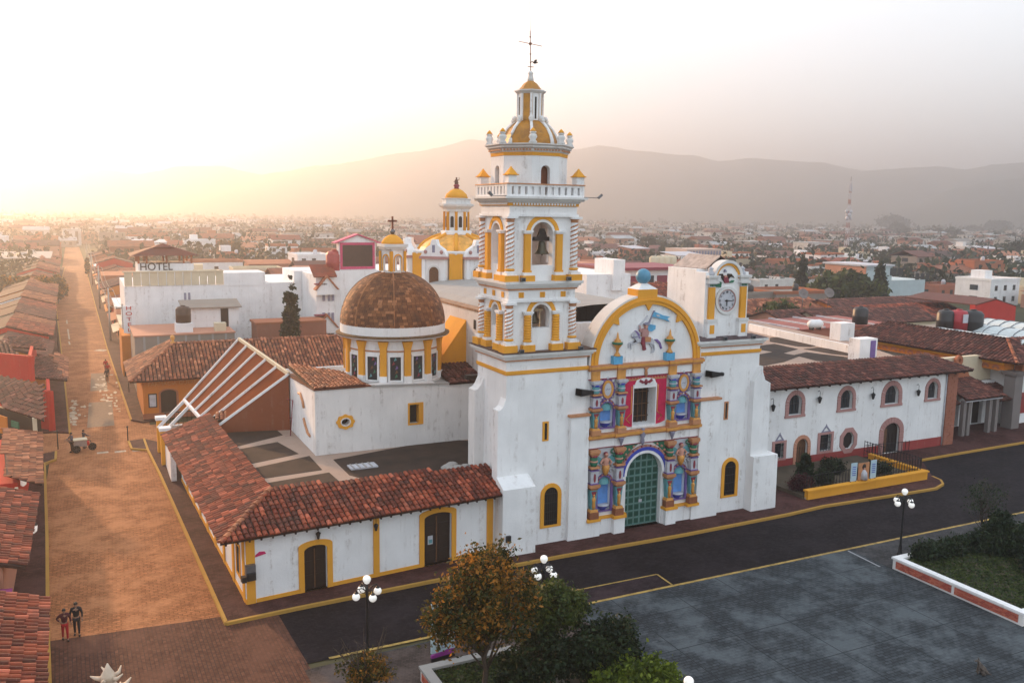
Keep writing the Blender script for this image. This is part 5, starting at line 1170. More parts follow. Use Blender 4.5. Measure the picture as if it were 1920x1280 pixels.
# dome laid in courses of small tiles: each course steps in
q = MB(); NR = 26; rr = random.Random(5)
prof = [(3.78*math.cos(t)**.92 if math.cos(t) > 0 else 0, 12.95+3.75*math.sin(t)) for t in np.linspace(0, PI/2*.9, NR+1)]
q.lathe([(r-.06, z) for r, z in prof], 48, X, Y, 0, True); dme = q.build('dome', DECK, ch)
cours = MB()
for i in range(NR):
    (r0, z0), (r1, z1) = prof[i], prof[i+1]; n = max(12, int(2*PI*r0/.34)); off = rr.random()
    for k in range(n):
        a, b_ = 2*PI*(k+off)/n, 2*PI*(k+off+.94)/n; j = rr.uniform(-.008, .012); e = .05
        P_ = [(X+(r+dr+j)*math.cos(t), Y+(r+dr+j)*math.sin(t), z) for (r, dr, z, t) in ((r0, e, z0, a), (r0, e, z0, b_), (r1, e*.3, z1-.01, b_), (r1, e*.3, z1-.01, a))]
        Q_ = [(X+(r0-.03)*math.cos(t), Y+(r0-.03)*math.sin(t), z0) for t in (b_, a)]
        cours.add(P_+Q_, [(0, 1, 2, 3), (0, 5, 4, 1)], max(.001, rr.random()))
tag(cours.build('dome_tiles', DOMET, dme), kind='stuff')
for k in range(8):
    a = PI/8+k*PI/4+.1; q = MB(); q.tube([(X+(r+.02)*math.cos(a), Y+(r+.02)*math.sin(a), z) for r, z in prof], .055, 5); q.build('rib', DOMET, dme)
zl = prof[-1][1]-.1
q = MB(); q.lathe([(.95, zl-.1), (.9, zl+.15)], 8, X, Y, PI/8, False); q.build('lantern_base', WS, ch)
for k in range(4):
    a = -PI/2+k*PI/2+.35; M = frame(X+.62*math.cos(a), Y+.62*math.sin(a), 0, a+PI/2)
    q = MB(M); q.slab(rect(-.62, .62, zl+.1, zl+1.75), 0, .16, [arch(0, zl+.15, .62, zl+1.0)]); lw = q.build('lantern_wall', W, ch)
    q = MB(M); q.slab(arch(0, zl+.1, .8, zl+1.0), -.03, 0, [arch(0, zl+.1, .62, zl+1.0)]); q.build('arch_lining', YEL, lw)
    q = MB(M); q.box(.52, .72, -.08, .1, zl+.15, zl+1.6); q.build('corner_pilaster', YEL, lw)
q = MB(); q.taper(X-.8, X+.8, Y-.8, Y+.8, zl+1.75, zl+1.9, 0, 0); q.box(X-.9, X+.9, Y-.9, Y+.9, zl+1.9, zl+2.12); q.build('lantern_cornice', WS, ch)
q = MB(); q.lathe([(.82, zl+2.12), (.78, zl+2.3), (.55, zl+2.58), (.28, zl+2.75), (.05, zl+2.8)], 16, X, Y); q.build('cap', YEL, ch)
q = MB(); q.ball((X, Y, zl+3.0), .2, 10, 8); q.build('orb', GREYM, ch)
q = MB(); q.box(X-.06, X+.06, Y-.06, Y+.06, zl+3.15, zl+4.1); q.box(X-.33, X+.33, Y-.06, Y+.06, zl+3.7, zl+3.84); q.build('cross', plain('rust_red_iron', (.16, .05, .03), .7), ch)
# ladder-like pole left on the flat roof
t = thing('metal_pole', 'thin red metal pole leaning on the side chapel wall', 'pole', (13.2, 64.2, 4.45))
q = MB(); q.tube([(-.15, -.6, 0), (.2, 0, 2.6), (-.15, .3, 2.62)], .045, 6); q.build('pole_shaft', MAROON, t, True)
q = MB(); q.tube([(-.5, -.55, .02), (.15, -.6, .02)], .04, 6); q.tube([(-.2, -.3, 1.35), (.1, -.3, 1.35)], .03, 5); q.build('pole_foot', MAROON, t, True)
# ---------------------------------------------------------------- corner annex with clay roof
an = thing('corner_annex', 'low white corner building with ochre pilasters, two dark doors and red clay tile roof', 'building', (6.9, 45.85, .15))
A0 = Vector((6.9, 45.75, 0)); A1 = Vector((22.3, 47.15, 0)); ua = math.atan2((A1-A0).y, (A1-A0).x); LA = (A1-A0).length
MF = frame(A0.x, A0.y, 0, ua)
def U(px, py):   # pixel -> distance along the annex front
    r = ray(px, py); n = Vector((-math.sin(ua), math.cos(ua), 0)); c = Vector(CAM); t = (A0-c).dot(n)/Vector(r).dot(n); p = c+Vector(r)*t
    return (p-A0).dot(Vector((math.cos(ua), math.sin(ua), 0))), p.z
d1l, d1r, d2l, d2r = U(571, 1100)[0], U(614, 1095)[0], U(795, 1050)[0], U(846, 1045)[0]
d1t, d2t = U(593, 1020)[1], U(820, 960)[1]
D1 = arch((d1l+d1r)/2, .15, d1r-d1l, d1t-.28, .28); D2 = arch((d2l+d2r)/2, .15, d2r-d2l, d2t-.25, .25)
HT = 3.95
q = MB(MF); q.slab(rect(0, LA, .15, HT), 0, .5, [D1, D2]); q.build('front_wall', W, an)
for dl, drr, dt, D in ((d1l, d1r, d1t, D1), (d2l, d2r, d2t, D2)):
    w = drr-dl; c = (dl+drr)/2
    q = MB(MF); q.slab(arch(c, .15, w+.62, dt-.02, .3), -.07, 0, [arch(c, .15, w, dt-.28, .28)]); f = q.build('door_surround', YEL, an)
    q = MB(MF); q.slab(D, .22, .3); dd = q.build('door', WOODD, an)
    q = MB(MF); q.box(c-.03, c+.03, .18, .22, .2, dt-.3); q.build('door_post', WOOD, dd)
    for s in (-1, 1):
        for j in range(3):
            q = MB(MF); q.box(c+s*w*.25-w*.17, c+s*w*.25+w*.17, .19, .22, .35+j*.8, 1.0+j*.8); q.build('door_panel', WOODD, dd)
q = MB(MF); u_, z_ = U(809, 1014); q.box(u_-.16, u_+.16, .16, .18, z_-.25, z_+.28); po = q.build('door_poster', LGREY, an)
q = MB(MF); q.box(u_-.1, u_+.12, .15, .16, z_-.18, z_+.05); q.build('poster_print', TEAL, po)
for (a, b_) in ((U(463, 1100)[0]-.02, U(479, 1100)[0]), (U(700, 1050)[0], U(711, 1050)[0]), (U(912, 1010)[0], U(923, 1010)[0])):
    q = MB(MF); q.box(a, b_, -.075, 0, .15, HT-.02); q.build('pilaster', YEL, an)
for (a, b_) in ((.5, d1l-.31), (d1r+.31, d2l-.31), (d2r+.31, LA)):
    q = MB(MF); q.box(a, b_, -.05, 0, .15, .36); q.build('base_band', YEL, an)
# left wall along the street
B0_ = Vector((6.9, 45.75, 0)); B1_ = Vector((5.95, 69.8, 0)); ub = math.atan2((B0_-B1_).y, (B0_-B1_).x); LB = (B0_-B1_).length
ML = frame(B1_.x, B1_.y, 0, ub)
q = MB(ML); q.slab(rect(0, LB, .15, HT), 0, .5); q.build('street_wall', W, an)
for i in range(9):
    u = LB-.5-i*2.9; q = MB(ML)
    if u > .5: q.box(u-.25, u+.25, -.07, 0, .15, HT-.02); q.build('pilaster', YEL, an)
q = MB(ML); q.box(0, LB, -.045, 0, .15, .4); q.build('base_band', YEL, an)
for i in range(4):
    u = LB-2.0-i*5.8; q = MB(ML); q.slab(rect(u-.55, u+.55, 1.0, 2.9), -.05, 0, [rect(u-.4, u+.4, 1.15, 2.75)]); w_ = q.build('window_frame', YEL, an)
    q = MB(ML); q.box(u-.4, u+.4, -.02, -.005, 1.15, 2.75); q.build('pane', DARK, w_)
# flat roof with dark squares between cement paths
q = MB(); q.plan([(8.0, 48.5), (22.6, 49.0), (24.9, 57.6), (13.5, 57.6), (13.5, 69.8), (7.5, 69.8)], 3.9, 4.5); fr_ = q.build('flat_roof', ROOFP, an)
def fpx(pts, z=4.52): return [gz(x, y, z) for x, y in pts]
for pts in ([(625, 861), (832, 822), (880, 826), (880, 872), (700, 902), (655, 890)], [(500, 905), (617, 885), (640, 905), (540, 920), (505, 916)], [(462, 880), (580, 854), (604, 880), (490, 897)], [(430, 845), (520, 828), (560, 850), (455, 872)], [(418, 800), (500, 790), (530, 815), (438, 838)]):
    q = MB(); q.thick(fpx(pts), .03); q.build('roof_panel', ROOFBR, fr_)
q = MB(); p = gz(680, 874, 4.55); q.box(p.x-.9, p.x+.9, p.y-.5, p.y+.5, 4.53, 4.62); q.build('skylight', LGREY, fr_)
for k in range(4): q = MB(); q.box(p.x-.75+k*.4, p.x-.65+k*.4, p.y-.52, p.y+.52, 4.62, 4.66); q.build('skylight_bar', CONC, fr_)
# clay roofs: front slope and street slope meeting on a hip
EC = (5.55, 45.05, 4.0); ER = (22.55, 46.1, 4.12); RC = (8.9, 49.15, 5.3); RR_ = (22.5, 49.2, 5.1); EB = (4.62, 69.55, 4.0); RB = (8.12, 66.4, 5.3); RB2 = (8.05, 69.6, 5.3)
tile_roof(an, [EC, ER, RR_, RC], TILE, objects=300, seed=2, pitch=.31, row=.42, r=.13)
tile_roof(an, [EB, EC, RC, RB2], TILE, seed=3, pitch=.31, row=.42, r=.13)
ridge_caps(an, EC, RC, TILEL); 
q = MB(); q.thick([RC, RR_, (22.5, 49.5, 4.5), (8.9, 49.5, 4.5)], .05); q.build('roof_back', CONC, an)
q = MB(); q.add([RC, RB2, (8.3, 69.6, 4.45), (9.2, 49.2, 4.45)], [(0, 1, 2, 3)]); q.build('roof_back', CONC, an)
# small lean-to roof on the far side of the terrace
tile_roof(an, [(12.9, 66.4, 5.35), (8.4, 67.0, 5.35), (8.4, 68.4, 5.6), (12.9, 68.0, 5.6)], TILEL, seed=5, name='lean_to_roof')
q = MB(); q.box(8.2, 13.0, 68.6, 68.8, 4.5, 5.3); q.build('lean_to_wall', WOODD, an)
for x in (10.2, 12.6): q = MB(); q.box(x-.15, x+.15, 66.9, 67.2, 4.5, 5.35); q.build('lean_to_post', TERRA, an)
rk = MB(); rr = random.Random(3)
for k in range(9):
    p = gz(845+rr.uniform(-12, 35), 874+rr.uniform(-3, 4), 4.6); rk.ball((p.x, p.y, 4.6), rr.uniform(.15, .4), 7, 5, sq=(1.2, 1, .6))
tag(rk.build('rubble_pile', CONC, an), kind='stuff')
for k in range(28):   # rafter ends under the eave
    t_ = (k+.5)/28; p = Vector(EC).lerp(Vector(ER), t_); q = MB(); q.beam(p+Vector((0, .1, -.2)), p+Vector((-.08, 1.0, .1)), .09, .12); q.build('rafter', WOODD, an)
# electricity meter on the corner, lanterns
def wall_lantern(M, u, z, label, group=None, s=1.0, drop=.35):
    p = M @ Vector((u, -.25, z)); t = thing('wall_lantern', label, 'lantern', p, 0, group)
    q = MB(); q.tube([(0, .25, drop+.1), (0, .1, drop+.22), (0, 0, drop+.1), (0, 0, .12)], .018*s, 5); q.build('bracket', IRON, t, True)
    q = MB(); q.lathe([(.06*s, -.22*s), (.13*s, .08*s), (.16*s, .1*s), (.03*s, .22*s)], 6, smooth=False); q.build('lantern_cage', IRON, t, True)
    q = MB(); q.lathe([(.05*s, -.18*s), (.11*s, .06*s)], 6); q.build('lantern_glass', GLASS, t, True); return t
u, z = U(594, 1000); wall_lantern(MF, u, z, 'black iron lantern on the white wall above the arched annex door', None, 1.0)
u, z = U(702, 985); wall_lantern(MF, u, z, 'black iron lantern on the ochre pilaster between the two annex doors', None, 1.0)
u, z = U(468, 1071); p = MF @ Vector((u, -.35, z-.5)); t = thing('meter_box', 'grey electricity meter box on the ochre corner pilaster', 'meter box', p, ua)
q = MB(); q.box(-.25, .25, .02, .29, .1, .95); q.build('box', GREYM, t, True)
q = MB(); q.box(-.22, .22, -.12, .02, .15, .55); q.build('meter', IRON, t, True)
q = MB(); q.box(-.5, -.27, -.1, .25, .1, .4); q.build('switch', IRON, t, True)
u, z = U(488, 1040); q = MB(MF); q.slab([(u-.3, z-.05), (u+.3, z+.05), (u+.22, z+.18), (u-.05, z+.2), (u-.25, z+.06)], -.06, -.0); q.own('wall_sign', plain('pink_paint', (.55, .02, .12), .5), 'small pink sign on white wall beside the meter box', 'sign')
u, z = U(932, 997); q = MB(MF); q.box(u-.15, u+.15, -1.45, -1.3, z-.2, z+.2); q.own('wall_box', IRON, 'small dark box on the tower buttress beside the annex', 'box')
# ---------------------------------------------------------------- glazed terrace roof
gr = thing('terrace_roof', 'sloping terrace roof of rust brown panels between white beams', 'roof', (10, 72, 0))
RN, RF, BF, BN = Vector((13.4, 65.4, 8.72)), gy(448, 637, 79.6), Vector((7.15, 78.6, 4.62)), Vector((7.9, 66.6, 4.62))
BROWNP = plain('rust_brown_panel', (0.17, 0.038, 0.012), .95, var=.3, scale=.8, spec=.05)
nb = 5
for i in range(nb):
    t0, t1 = i/nb, (i+1)/nb
    a, b_, c, d = RN.lerp(RF, t0), RN.lerp(RF, t1), BN.lerp(BF, t1), BN.lerp(BF, t0)
    q = MB(); q.thick([d, a, b_, c], .04); q.build('panel', BROWNP, gr)
for i in range(nb+1):
    t0 = i/nb; a, d = RN.lerp(RF, t0), BN.lerp(BF, t0); up = Vector((0, 0, .1))
    q = MB(); q.beam(a+up, d+up, .12, .18); q.build('beam', W, gr)
q = MB(); q.beam(RN+Vector((0, 0, .1)), RF+Vector((0, 0, .1)), .22, .25); q.build('ridge_beam', CREAM, gr)
q = MB(); q.beam(BN+Vector((0, 0, .05)), BF+Vector((0, 0, .05)), .2, .22); q.build('eave_beam', W, gr)
for t0, ln_ in ((1.0, 1), (.8, 1)):
    d = BN.lerp(BF, t0); q = MB(); q.beam(d, d+Vector((-2.2, 0, -2.2)), .2, .24); q.build('strut', W, gr)
q = MB(); q.add([tuple(RN), tuple(BN), (7.9, 66.6, 4.45), (13.4, 65.4, 4.45)], [(0, 1, 2, 3)]); q.add([tuple(RN+Vector((0, .2, 0))), tuple(BN+Vector((0, .2, 0))), (7.9, 66.8, 4.45), (13.4, 65.6, 4.45)], [(3, 2, 1, 0)]); q.build('end_wall', plaster('stained_red_wall', (.26, .075, .035), amount=.9), gr)
q = MB(); q.thick([RN, RF, (17.5, 79.6, 5.2), (17.5, 65.4, 5.2)], .05); q.build('rear_panel', BROWNP, gr)
# court wall with ochre posts beside the terrace
cw = thing('court_wall', 'low white court wall with two ochre gate posts and railing', 'wall', (6, 75, 0))
q = MB(); q.box(5.2, 5.6, 70.0, 79.5, 0, 2.45); q.build('wall', W, cw)
for y in (79.3, 75.2): 
    q = MB(); q.box(4.9, 5.6, y-.35, y+.35, 0, 3.0); q.build('gate_post', YEL, cw); q = MB(); q.box(4.8, 5.7, y-.45, y+.45, 3.0, 3.25); q.build('post_cap', W, cw)
q = MB(); q.box(6.0, 12.5, 80.0, 80.3, 0, 2.2); q.build('rear_wall', W, cw)
for k in range(16): q = MB(); q.box(5.7+k*.35, 5.74+k*.35, 80.1, 80.14, 2.2, 3.3); q.build('railing_bar', IRON, cw)
q = MB(); q.box(5.6, 11.5, 80.08, 80.16, 3.3, 3.38); q.build('railing_rail', IRON, cw)
# ---------------------------------------------------------------- parish house right of the church
PY = 53.7
ph = thing('parish_house', 'long white two-storey parish house with rose stone windows and dark tile roof', 'house', (58, PY, .15))
def V(px, py): v = gy(px, py, PY); return v.x, v.z
def vrect(x0, y0, x1, y1):   # pixel box -> (u0,u1,z0,z1), z from the box centre line
    a = V(x0, (y0+y1)/2)[0]; b = V(x1, (y0+y1)/2)[0]; xm = (x0+x1)/2
    return a, b, V(xm, y1)[1], V(xm, y0)[1]
holes = []; todo = []
for i, bx in enumerate(((1472.7, 733.8, 1509, 781.9), (1570, 725, 1604, 770.6), (1652.5, 717, 1691, 761), (1734.5, 710, 1762.5, 751))):
    u0, u1, z0, z1 = vrect(*bx); c, w = (u0+u1)/2, u1-u0
    hole = arch(c, z0+.22, w*.66, z1-.28-w*.33); holes.append(hole); todo.append(('w', c, w, z0, z1, hole, i))
u0, u1, z0, z1 = vrect(1487, 816, 1518.4, 880); c, w = (u0+u1)/2, u1-u0; hole = arch(c, .16, w*.68, z1-.26-w*.34); holes.append(hole); todo.append(('d', c, w, .15, z1, hole, 4))
u0, u1, z0, z1 = vrect(1648, 784, 1692.7, 846.7); c, w = (u0+u1)/2, u1-u0; hole = arch(c, .16, w*.7, z1-.3-w*.3, w*.28); holes.append(hole); todo.append(('D', c, w, .15, z1, hole, 5))
for bx in ((1447, 824, 1473.4, 862.8), (1532.5, 807.7, 1561.8, 848.7)):
    u0, u1, z0, z1 = vrect(*bx); hole = rect(u0+.28, u1-.28, z0+.2, z1-.3); holes.append(hole); todo.append(('r', (u0+u1)/2, u1-u0, z0, z1, hole, 6))
u0, u1, z0, z1 = vrect(1573, 804, 1607.5, 846.3); oc, ozc, orr = (u0+u1)/2, (z0+z1)/2, (u1-u0)/2
holes.append([(oc+orr*.62*math.cos(PI/8+k*PI/4), ozc+orr*.72*math.sin(PI/8+k*PI/4)) for k in range(8)])
q = MB(); q.slab(rect(44.3, 71.6, .15, 7.0), PY, PY+.5, holes); q.build('front_wall', W, ph)
q = MB(); q.box(44.8, 71.0, PY+.52, PY+.6, .2, 6.8); q.build('inner_dark', DARK, ph)
q = MB(); q.box(44.3, 71.6, PY+.6, 80, .15, 6.9); q.build('body', WD, ph)
def voussoirs(parent, c, w, z0, zs, depth, m, n=11, rise=None):
    """separate stones round an arched opening"""
    r0, r1 = w*.33, w*.5; rz0 = rise or r0; rz1 = rz0+(r1-r0)
    for k in range(n):
        a, b_ = PI*k/n+.012, PI*(k+1)/n-.012
        q = MB(); q.slab([(c+r0*math.cos(a), zs+rz0*math.sin(a)), (c+r1*math.cos(a), zs+rz1*math.sin(a)), (c+r1*math.cos(b_), zs+rz1*math.sin(b_)), (c+r0*math.cos(b_), zs+rz0*math.sin(b_))], PY-depth, PY+.02); q.build('surround_stone', m, parent)
    nb_ = max(3, int((zs-z0)/.24))
    for s in (-1, 1):
        for k in range(nb_):
            a = z0+(zs-z0)*k/nb_; b_ = z0+(zs-z0)*(k+1)/nb_-.015
            q = MB(); q.box(c+(r0 if s > 0 else -r1), c+(r1 if s > 0 else -r0), PY-depth-(.01 if k % 2 else 0), PY+.02, a, b_); q.build('surround_stone', m, parent)
for kind, c, w, z0, z1, hole, i in todo:
    if kind == 'w':
        q = MB(); q.box(c-w*.52, c+w*.52, PY-.12, PY+.02, z0, z0+.2); wf = q.build('window', ROSE, ph)
        voussoirs(wf, c, w, z0+.2, z1-.28-w*.33+.02, .07, ROSE)
        q = MB(); q.slab(hole, PY+.3, PY+.33); q.build('pane', GLASS, wf)
        q = MB(); q.box(c-.03, c+.03, PY+.26, PY+.3, z0+.25, z1-.3); q.box(c-w*.32, c+w*.32, PY+.26, PY+.295, (z0+z1)/2-.03, (z0+z1)/2+.03); q.build('glazing_bar', IRON, wf)
        for s in (-1, 1): q = MB(); q.box(c+s*w*.17-.02, c+s*w*.17+.02, PY+.265, PY+.3, z0+.25, z1-.45); q.build('glazing_bar', IRON, wf)
    elif kind in 'dD':
        q = MB(); q.slab(hole, PY+.25, PY+.32); dd = q.build('door', WOOD if kind == 'd' else WOODD, ph)
        if kind == 'd': voussoirs(dd, c, w, .15, z1-.26-w*.34, .06, PINKW, 9)
        else: voussoirs(dd, c, w, .15, z1-.3-w*.3, .08, ROSE, 11, w*.26)
        for k in range(5): u = c-w*.3+k*w*.15; q = MB(); q.box(u-.02, u+.02, PY+.22, PY+.25, .2, z1-.5-w*.3); q.build('door_batten', WOODD, dd)
        if kind == 'D': q = MB(); q.box(c-w*.3, c-w*.1, PY+.2, PY+.22, .2, 2.4); q.build('open_leaf', WOOD, dd)
    else:
        q = MB(); u0, u1 = c-w/2, c+w/2
        q.slab(rect(u0, u1, z0, z1-.1), PY-.06, PY+.02, [hole]); wf = q.build('window', ROSE, ph)
        q = MB(); q.slab(hole, PY+.3, PY+.34); q.build('pane', GLASS, wf)
        grille(wf, F0, u0+.28, u1-.28, z0+.2, z1-.3, 4, 3, r=.018, v=PY-.02)
        q = MB(); q.slab([(c-w*.32, z1-.1), (c+w*.32, z1-.1), (c+.08, z1+.45), (c, z1+.62), (c-.08, z1+.45)], PY-.05, PY-.02, [[(c-w*.18, z1), (c+w*.18, z1), (c, z1+.34)]]); q.build('iron_crest', MGREY, wf)
q = MB(); q.slab([(oc+orr*math.cos(PI/8+k*PI/4), ozc+orr*1.1*math.sin(PI/8+k*PI/4)) for k in range(8)], PY-.06, PY+.02, [holes[-1]]); wf = q.build('octagonal_window', ROSE, ph)
q = MB(); q.slab(holes[-1], PY+.2, PY+.23); q.build('pane', WOODD, wf)
dedges = sorted([44.4]+[x for t in todo if t[0] in 'dD' for x in (t[1]-t[2]*.5, t[1]+t[2]*.5)]+[71.2])
for k in range(0, len(dedges), 2): q = MB(); q.box(dedges[k], dedges[k+1], PY-.03, PY, .15, 1.0); q.build('dado', DADO, ph)
# brick corner pier, every course proud or shy of its neighbour
q = MB(); q.box(71.25, 72.5, PY-.1, PY+1.0, .15, 7.0); pr2 = q.build('corner_pier', TERRA, ph)
for j in range(22):
    z = .17+j*.31; off = .3 if j % 2 else 0
    for k in range(3):
        a = 71.22+max(0, k*.5-off*.6); b_ = min(72.53, 71.22+(k+1)*.5-off*.6-.02)
        if b_-a > .1: q = MB(); q.box(a, b_, PY-.16-.02*((j+k) % 2), PY-.1, z, z+.285); q.build('brick', BRICKR, pr2)
q = MB(); q.tube([(71.1, PY-.08, .2), (71.1, PY-.08, 6.9)], .06, 6); q.build('downpipe', LGREY, ph)
# roof
E0, E1 = Vector((44.2, 52.85, 7.25)), Vector((73.6, 52.85, 7.25)); RG0, RG1 = Vector((44.2, 56.6, 8.35)), Vector((72.6, 56.6, 8.35))
tile_roof(ph, [E0, E1, (71.5, 56.6, 8.35), RG0], TILED, seed=21, pitch=.36, row=.48, r=.135)
q = MB(); q.thick([E1, (73.6, 58, 7.3), (71.5, 56.6, 8.35)], .1); q.build('hip_end', TILED, ph)
ridge_caps(ph, E1, (71.5, 56.6, 8.35), TILED)
q = MB(); q.thick([RG0, (71.5, 56.6, 8.35), (71.5, 57.2, 7.1), (44.2, 57.2, 7.1)], .06); q.build('roof_back', CONC, ph)
for k in range(24): x = 45+k*1.2; q = MB(); q.beam((x, 52.95, 7.06), (x, 53.9, 7.2), .1, .13); q.build('rafter', WOODD, ph)
# terrace behind the ridge
q = MB(); q.plan([(44.3, 57.2), (72.5, 57.2), (79, 72), (82, 100), (44.3, 100)], 6.7, 7.0); tr = q.build('terrace', ROOFP, ph)
for pts in ([(1424, 664), (1450, 659), (1500, 667), (1470, 678), (1424, 687)], [(1424, 648), (1452, 644), (1496, 654), (1468, 662), (1424, 655)], [(1444, 633), (1470, 630), (1560, 640), (1520, 650), (1496, 649), (1443, 640)], [(1490, 665), (1512, 660), (1580, 668), (1605, 672), (1560, 678), (1530, 676)], [(1507, 654), (1535, 651), (1606, 660), (1608, 668), (1560, 663)]):
    q = MB(); q.thick([gz(x, y, 7.03) for x, y in pts], .02); q.build('roof_panel', ROOFBR, tr)
q = MB(); a, b_ = gz(1405, 620, 7.0), gz(1592, 662, 7.0); q.beam(a+Vector((0, 0, .45)), b_+Vector((0, 0, .45)), .3, .9); q.build('parapet', W, tr)
sh = gz(1628, 676, 7.0); t = thing('stair_head', 'small white stair head with purple door on the terrace behind the tile roof', 'hut', (sh.x, sh.y, 7.0))
q = MB(); q.box(-1.3, 1.1, 0, 1.4, 0, 2.2); q.build('walls', W, t, True); q = MB(); q.box(.15, .85, -.05, 0, 0, 2.0); q.build('door', PURP, t, True)
for k, px in enumerate((1446, 1533, 1633, 1718)):
    u, z = V(px, (760, 745, 738, 732)[k]+ (3, 3, 3, 3)[k])
    wall_lantern(frame(0, PY, 0, 0), u, z, ('black iron lantern on white parish house wall beside the church buttress', 'black lantern between first and second upstairs windows of the parish house', 'black lantern between second and third upstairs windows of the parish house', 'black lantern between third and fourth upstairs windows of the parish house')[k], 'lanterns on the parish house', 1.35, .55)
# garden with its yellow wall
gw = thing('garden_wall', 'low yellow painted garden wall in front of the parish house', 'wall', (54, 49, .15))
q = MB(); q.box(47.7, 60.6, 46.7, 47.05, .1, .75); q.build('front_wall', YEL, gw)
q = MB(); q.box(47.6, 60.7, 46.62, 47.1, .75, .88); q.build('coping', YEL, gw)
q = MB(); q.box(60.25, 60.6, 47.05, 52.4, .1, .75); q.build('side_wall', YEL, gw)
q = MB(); q.box(60.2, 60.66, 47.1, 52.4, .75, .88); q.build('coping', YEL, gw)
q = MB(); q.box(47.5, 60.2, 47.05, 53.6, .14, .42); tag(q.build('garden_bed', DIRT), kind='structure')
q = MB(); q.beam(gz(1455, 898, .2), gz(1514, 934, .2), .35, .18); tag(q.build('ramp_edge', CONC), kind='structure')
fe = thing('garden_fence', 'black iron railing round the garden with yellow wall', 'fence', (54, 49, .88))
for (p0, p1, n) in (((48, 47.2, .88), (60.3, 47.2, .88), 40), ((60.4, 47.2, .88), (60.4, 53, .88), 20), ((60.4, 53, .5), (66, 53, .3), 12)):
    p0, p1 = Vector(p0), Vector(p1)
    for i in range(n+1):
        p = p0.lerp(p1, i/n); q = MB(); q.box(p.x-.018, p.x+.018, p.y-.018, p.y+.018, p.z-.02, p.z+1.0); q.build('bar', IRON, fe)
    for dz in (.12, .92): q = MB(); q.beam(p0+Vector((0, 0, dz)), p1+Vector((0, 0, dz)), .03, .04); q.build('rail', IRON, fe)
BAN = plain('pale_blue_banner', (.42, .55, .62), .6, var=.1)
p = gz(1606, 903, .88); bs = thing('banner_stand', 'three printed banners, two pale blue round an orange picture, on the yellow garden wall', 'banner', (53.6, 46.95, .88))
for k, (x, w, m_) in enumerate(((-1.05, .62, BAN), (0, 1.15, TAN), (1.05, .62, BAN))):
    q = MB(); q.box(x-w/2, x+w/2, -.02, .02, .05, 1.5 if k != 1 else 1.4); bn = q.build('banner', m_, bs, True)
    if k == 1:
        q = MB(); q.lathe([(.32, .1), (.26, .6), (.1, .85)], 10, x, -.03); q.build('printed_robe', LGREY, bn, True)
        q = MB(); q.ball((x, -.04, 1.0), .14, 8, 6, sq=(1, .5, 1.2)); q.build('printed_face', FLESH, bn, True)
        q = MB(); q.ball((x, -.03, 1.08), .2, 8, 6, sq=(1, .4, 1.2)); q.build('printed_hair', WOODD, bn, True)
    else:
        for j in range(5): q = MB(); q.box(x-w*.3, x+w*.3, -.03, -.02, .5+j*.16, .56+j*.16); q.build('printed_line', DBLUE, bn, True)
    for s in (-1, 1): q = MB(); q.box(x+s*w*.4-.02, x+s*w*.4+.02, -.02, .1, -.02, .08); q.build('foot', IRON, bs, True)
# ---------------------------------------------------------------- small porch and arcade building further right
po = thing('tiled_porch', 'small tiled porch with round ornament and dark arched doors beside the parish house', 'porch', (78, 55.5, .15))
q = MB(); q.slab(rect(72.6, 84.6, .15, 4.6), 58.2, 58.6, [arch(74.6, .16, 1.8, 3.0), arch(78.4, .16, 2.0, 3.0), arch(82.2, .16, 1.6, 2.6)]); q.build('back_wall', W, po)
q = MB(); q.box(72.6, 84.6, 58.65, 58.8, .15, 4.6); q.build('dark_doors', WOODD, po)
for x, w in ((74.6, 1.8), (78.4, 2.0), (82.2, 1.6)): q = MB(); q.slab(annulus(x, 3.0 if x < 80 else 2.6, w/2, w/2+.18, 0, PI, 12), 58.12, 58.2); q.build('arch_stone', ROSE, po)
for x in (76.2, 76.9, 80.0, 81.0): q = MB(); q.box(x-.2, x+.2, 55.2, 55.6, .15, 3.6); q.build('post', STONE, po)
q = MB(); q.box(76.0, 81.4, 55.0, 55.3, 3.55, 3.8); q.build('lintel', LGREY, po)
tile_roof(po, [(72.6, 55.6, 3.3), (76.0, 55.6, 3.3), (76.0, 58.6, 4.5), (72.6, 58.6, 4.5)], TILED, seed=31)
tile_roof(po, [(75.8, 54.8, 3.85), (81.6, 54.8, 3.85), (81.0, 58.6, 5.2), (76.4, 58.6, 5.2)], TILED, seed=32)
tile_roof(po, [(81.2, 55.4, 3.2), (85.0, 55.4, 3.2), (85.0, 58.6, 4.4), (81.2, 58.6, 4.4)], TILED, seed=33)
q = MB(); q.slab(annulus(79.0, 4.8, 0, 1.7, 0, PI, 20)[:21], 58.3, 58.7); q.build('round_gable', TERRA, po)
q = MB(); q.slab(ell(79.0, 6.95, .5, .55, 20), 58.3, 58.6, [ell(79.0, 6.95, .2, .22, 14)]); q.build('ring_ornament', TERRA, po)
q = MB(); q.box(72.6, 84.6, 58.8, 59.4, .15, 7.2); q.build('upper_wall', CREAM, po)
pa = thing('arcade_building', 'long building with old tile roof over carved orange frieze and stone corner column', 'building', (84, 70, 0))
q = MB(); q.box(83.4, 84.6, 55.2, 56.4, .15, 5.6); q.build('corner_column', STONE, pa); q = MB(); q.taper(83.2, 84.8, 55.0, 56.6, 5.6, 6.0, -.15, -.15); q.build('capital', STONE, pa)
q = MB(); q.box(83.2, 84.8, 56.4, 76, 5.9, 6.9); q.build('frieze', ORG, pa)
q = MB(); q.box(83.1, 83.2, 56.4, 76, 6.55, 6.75); q.build('frieze_moulding', YEL, pa)
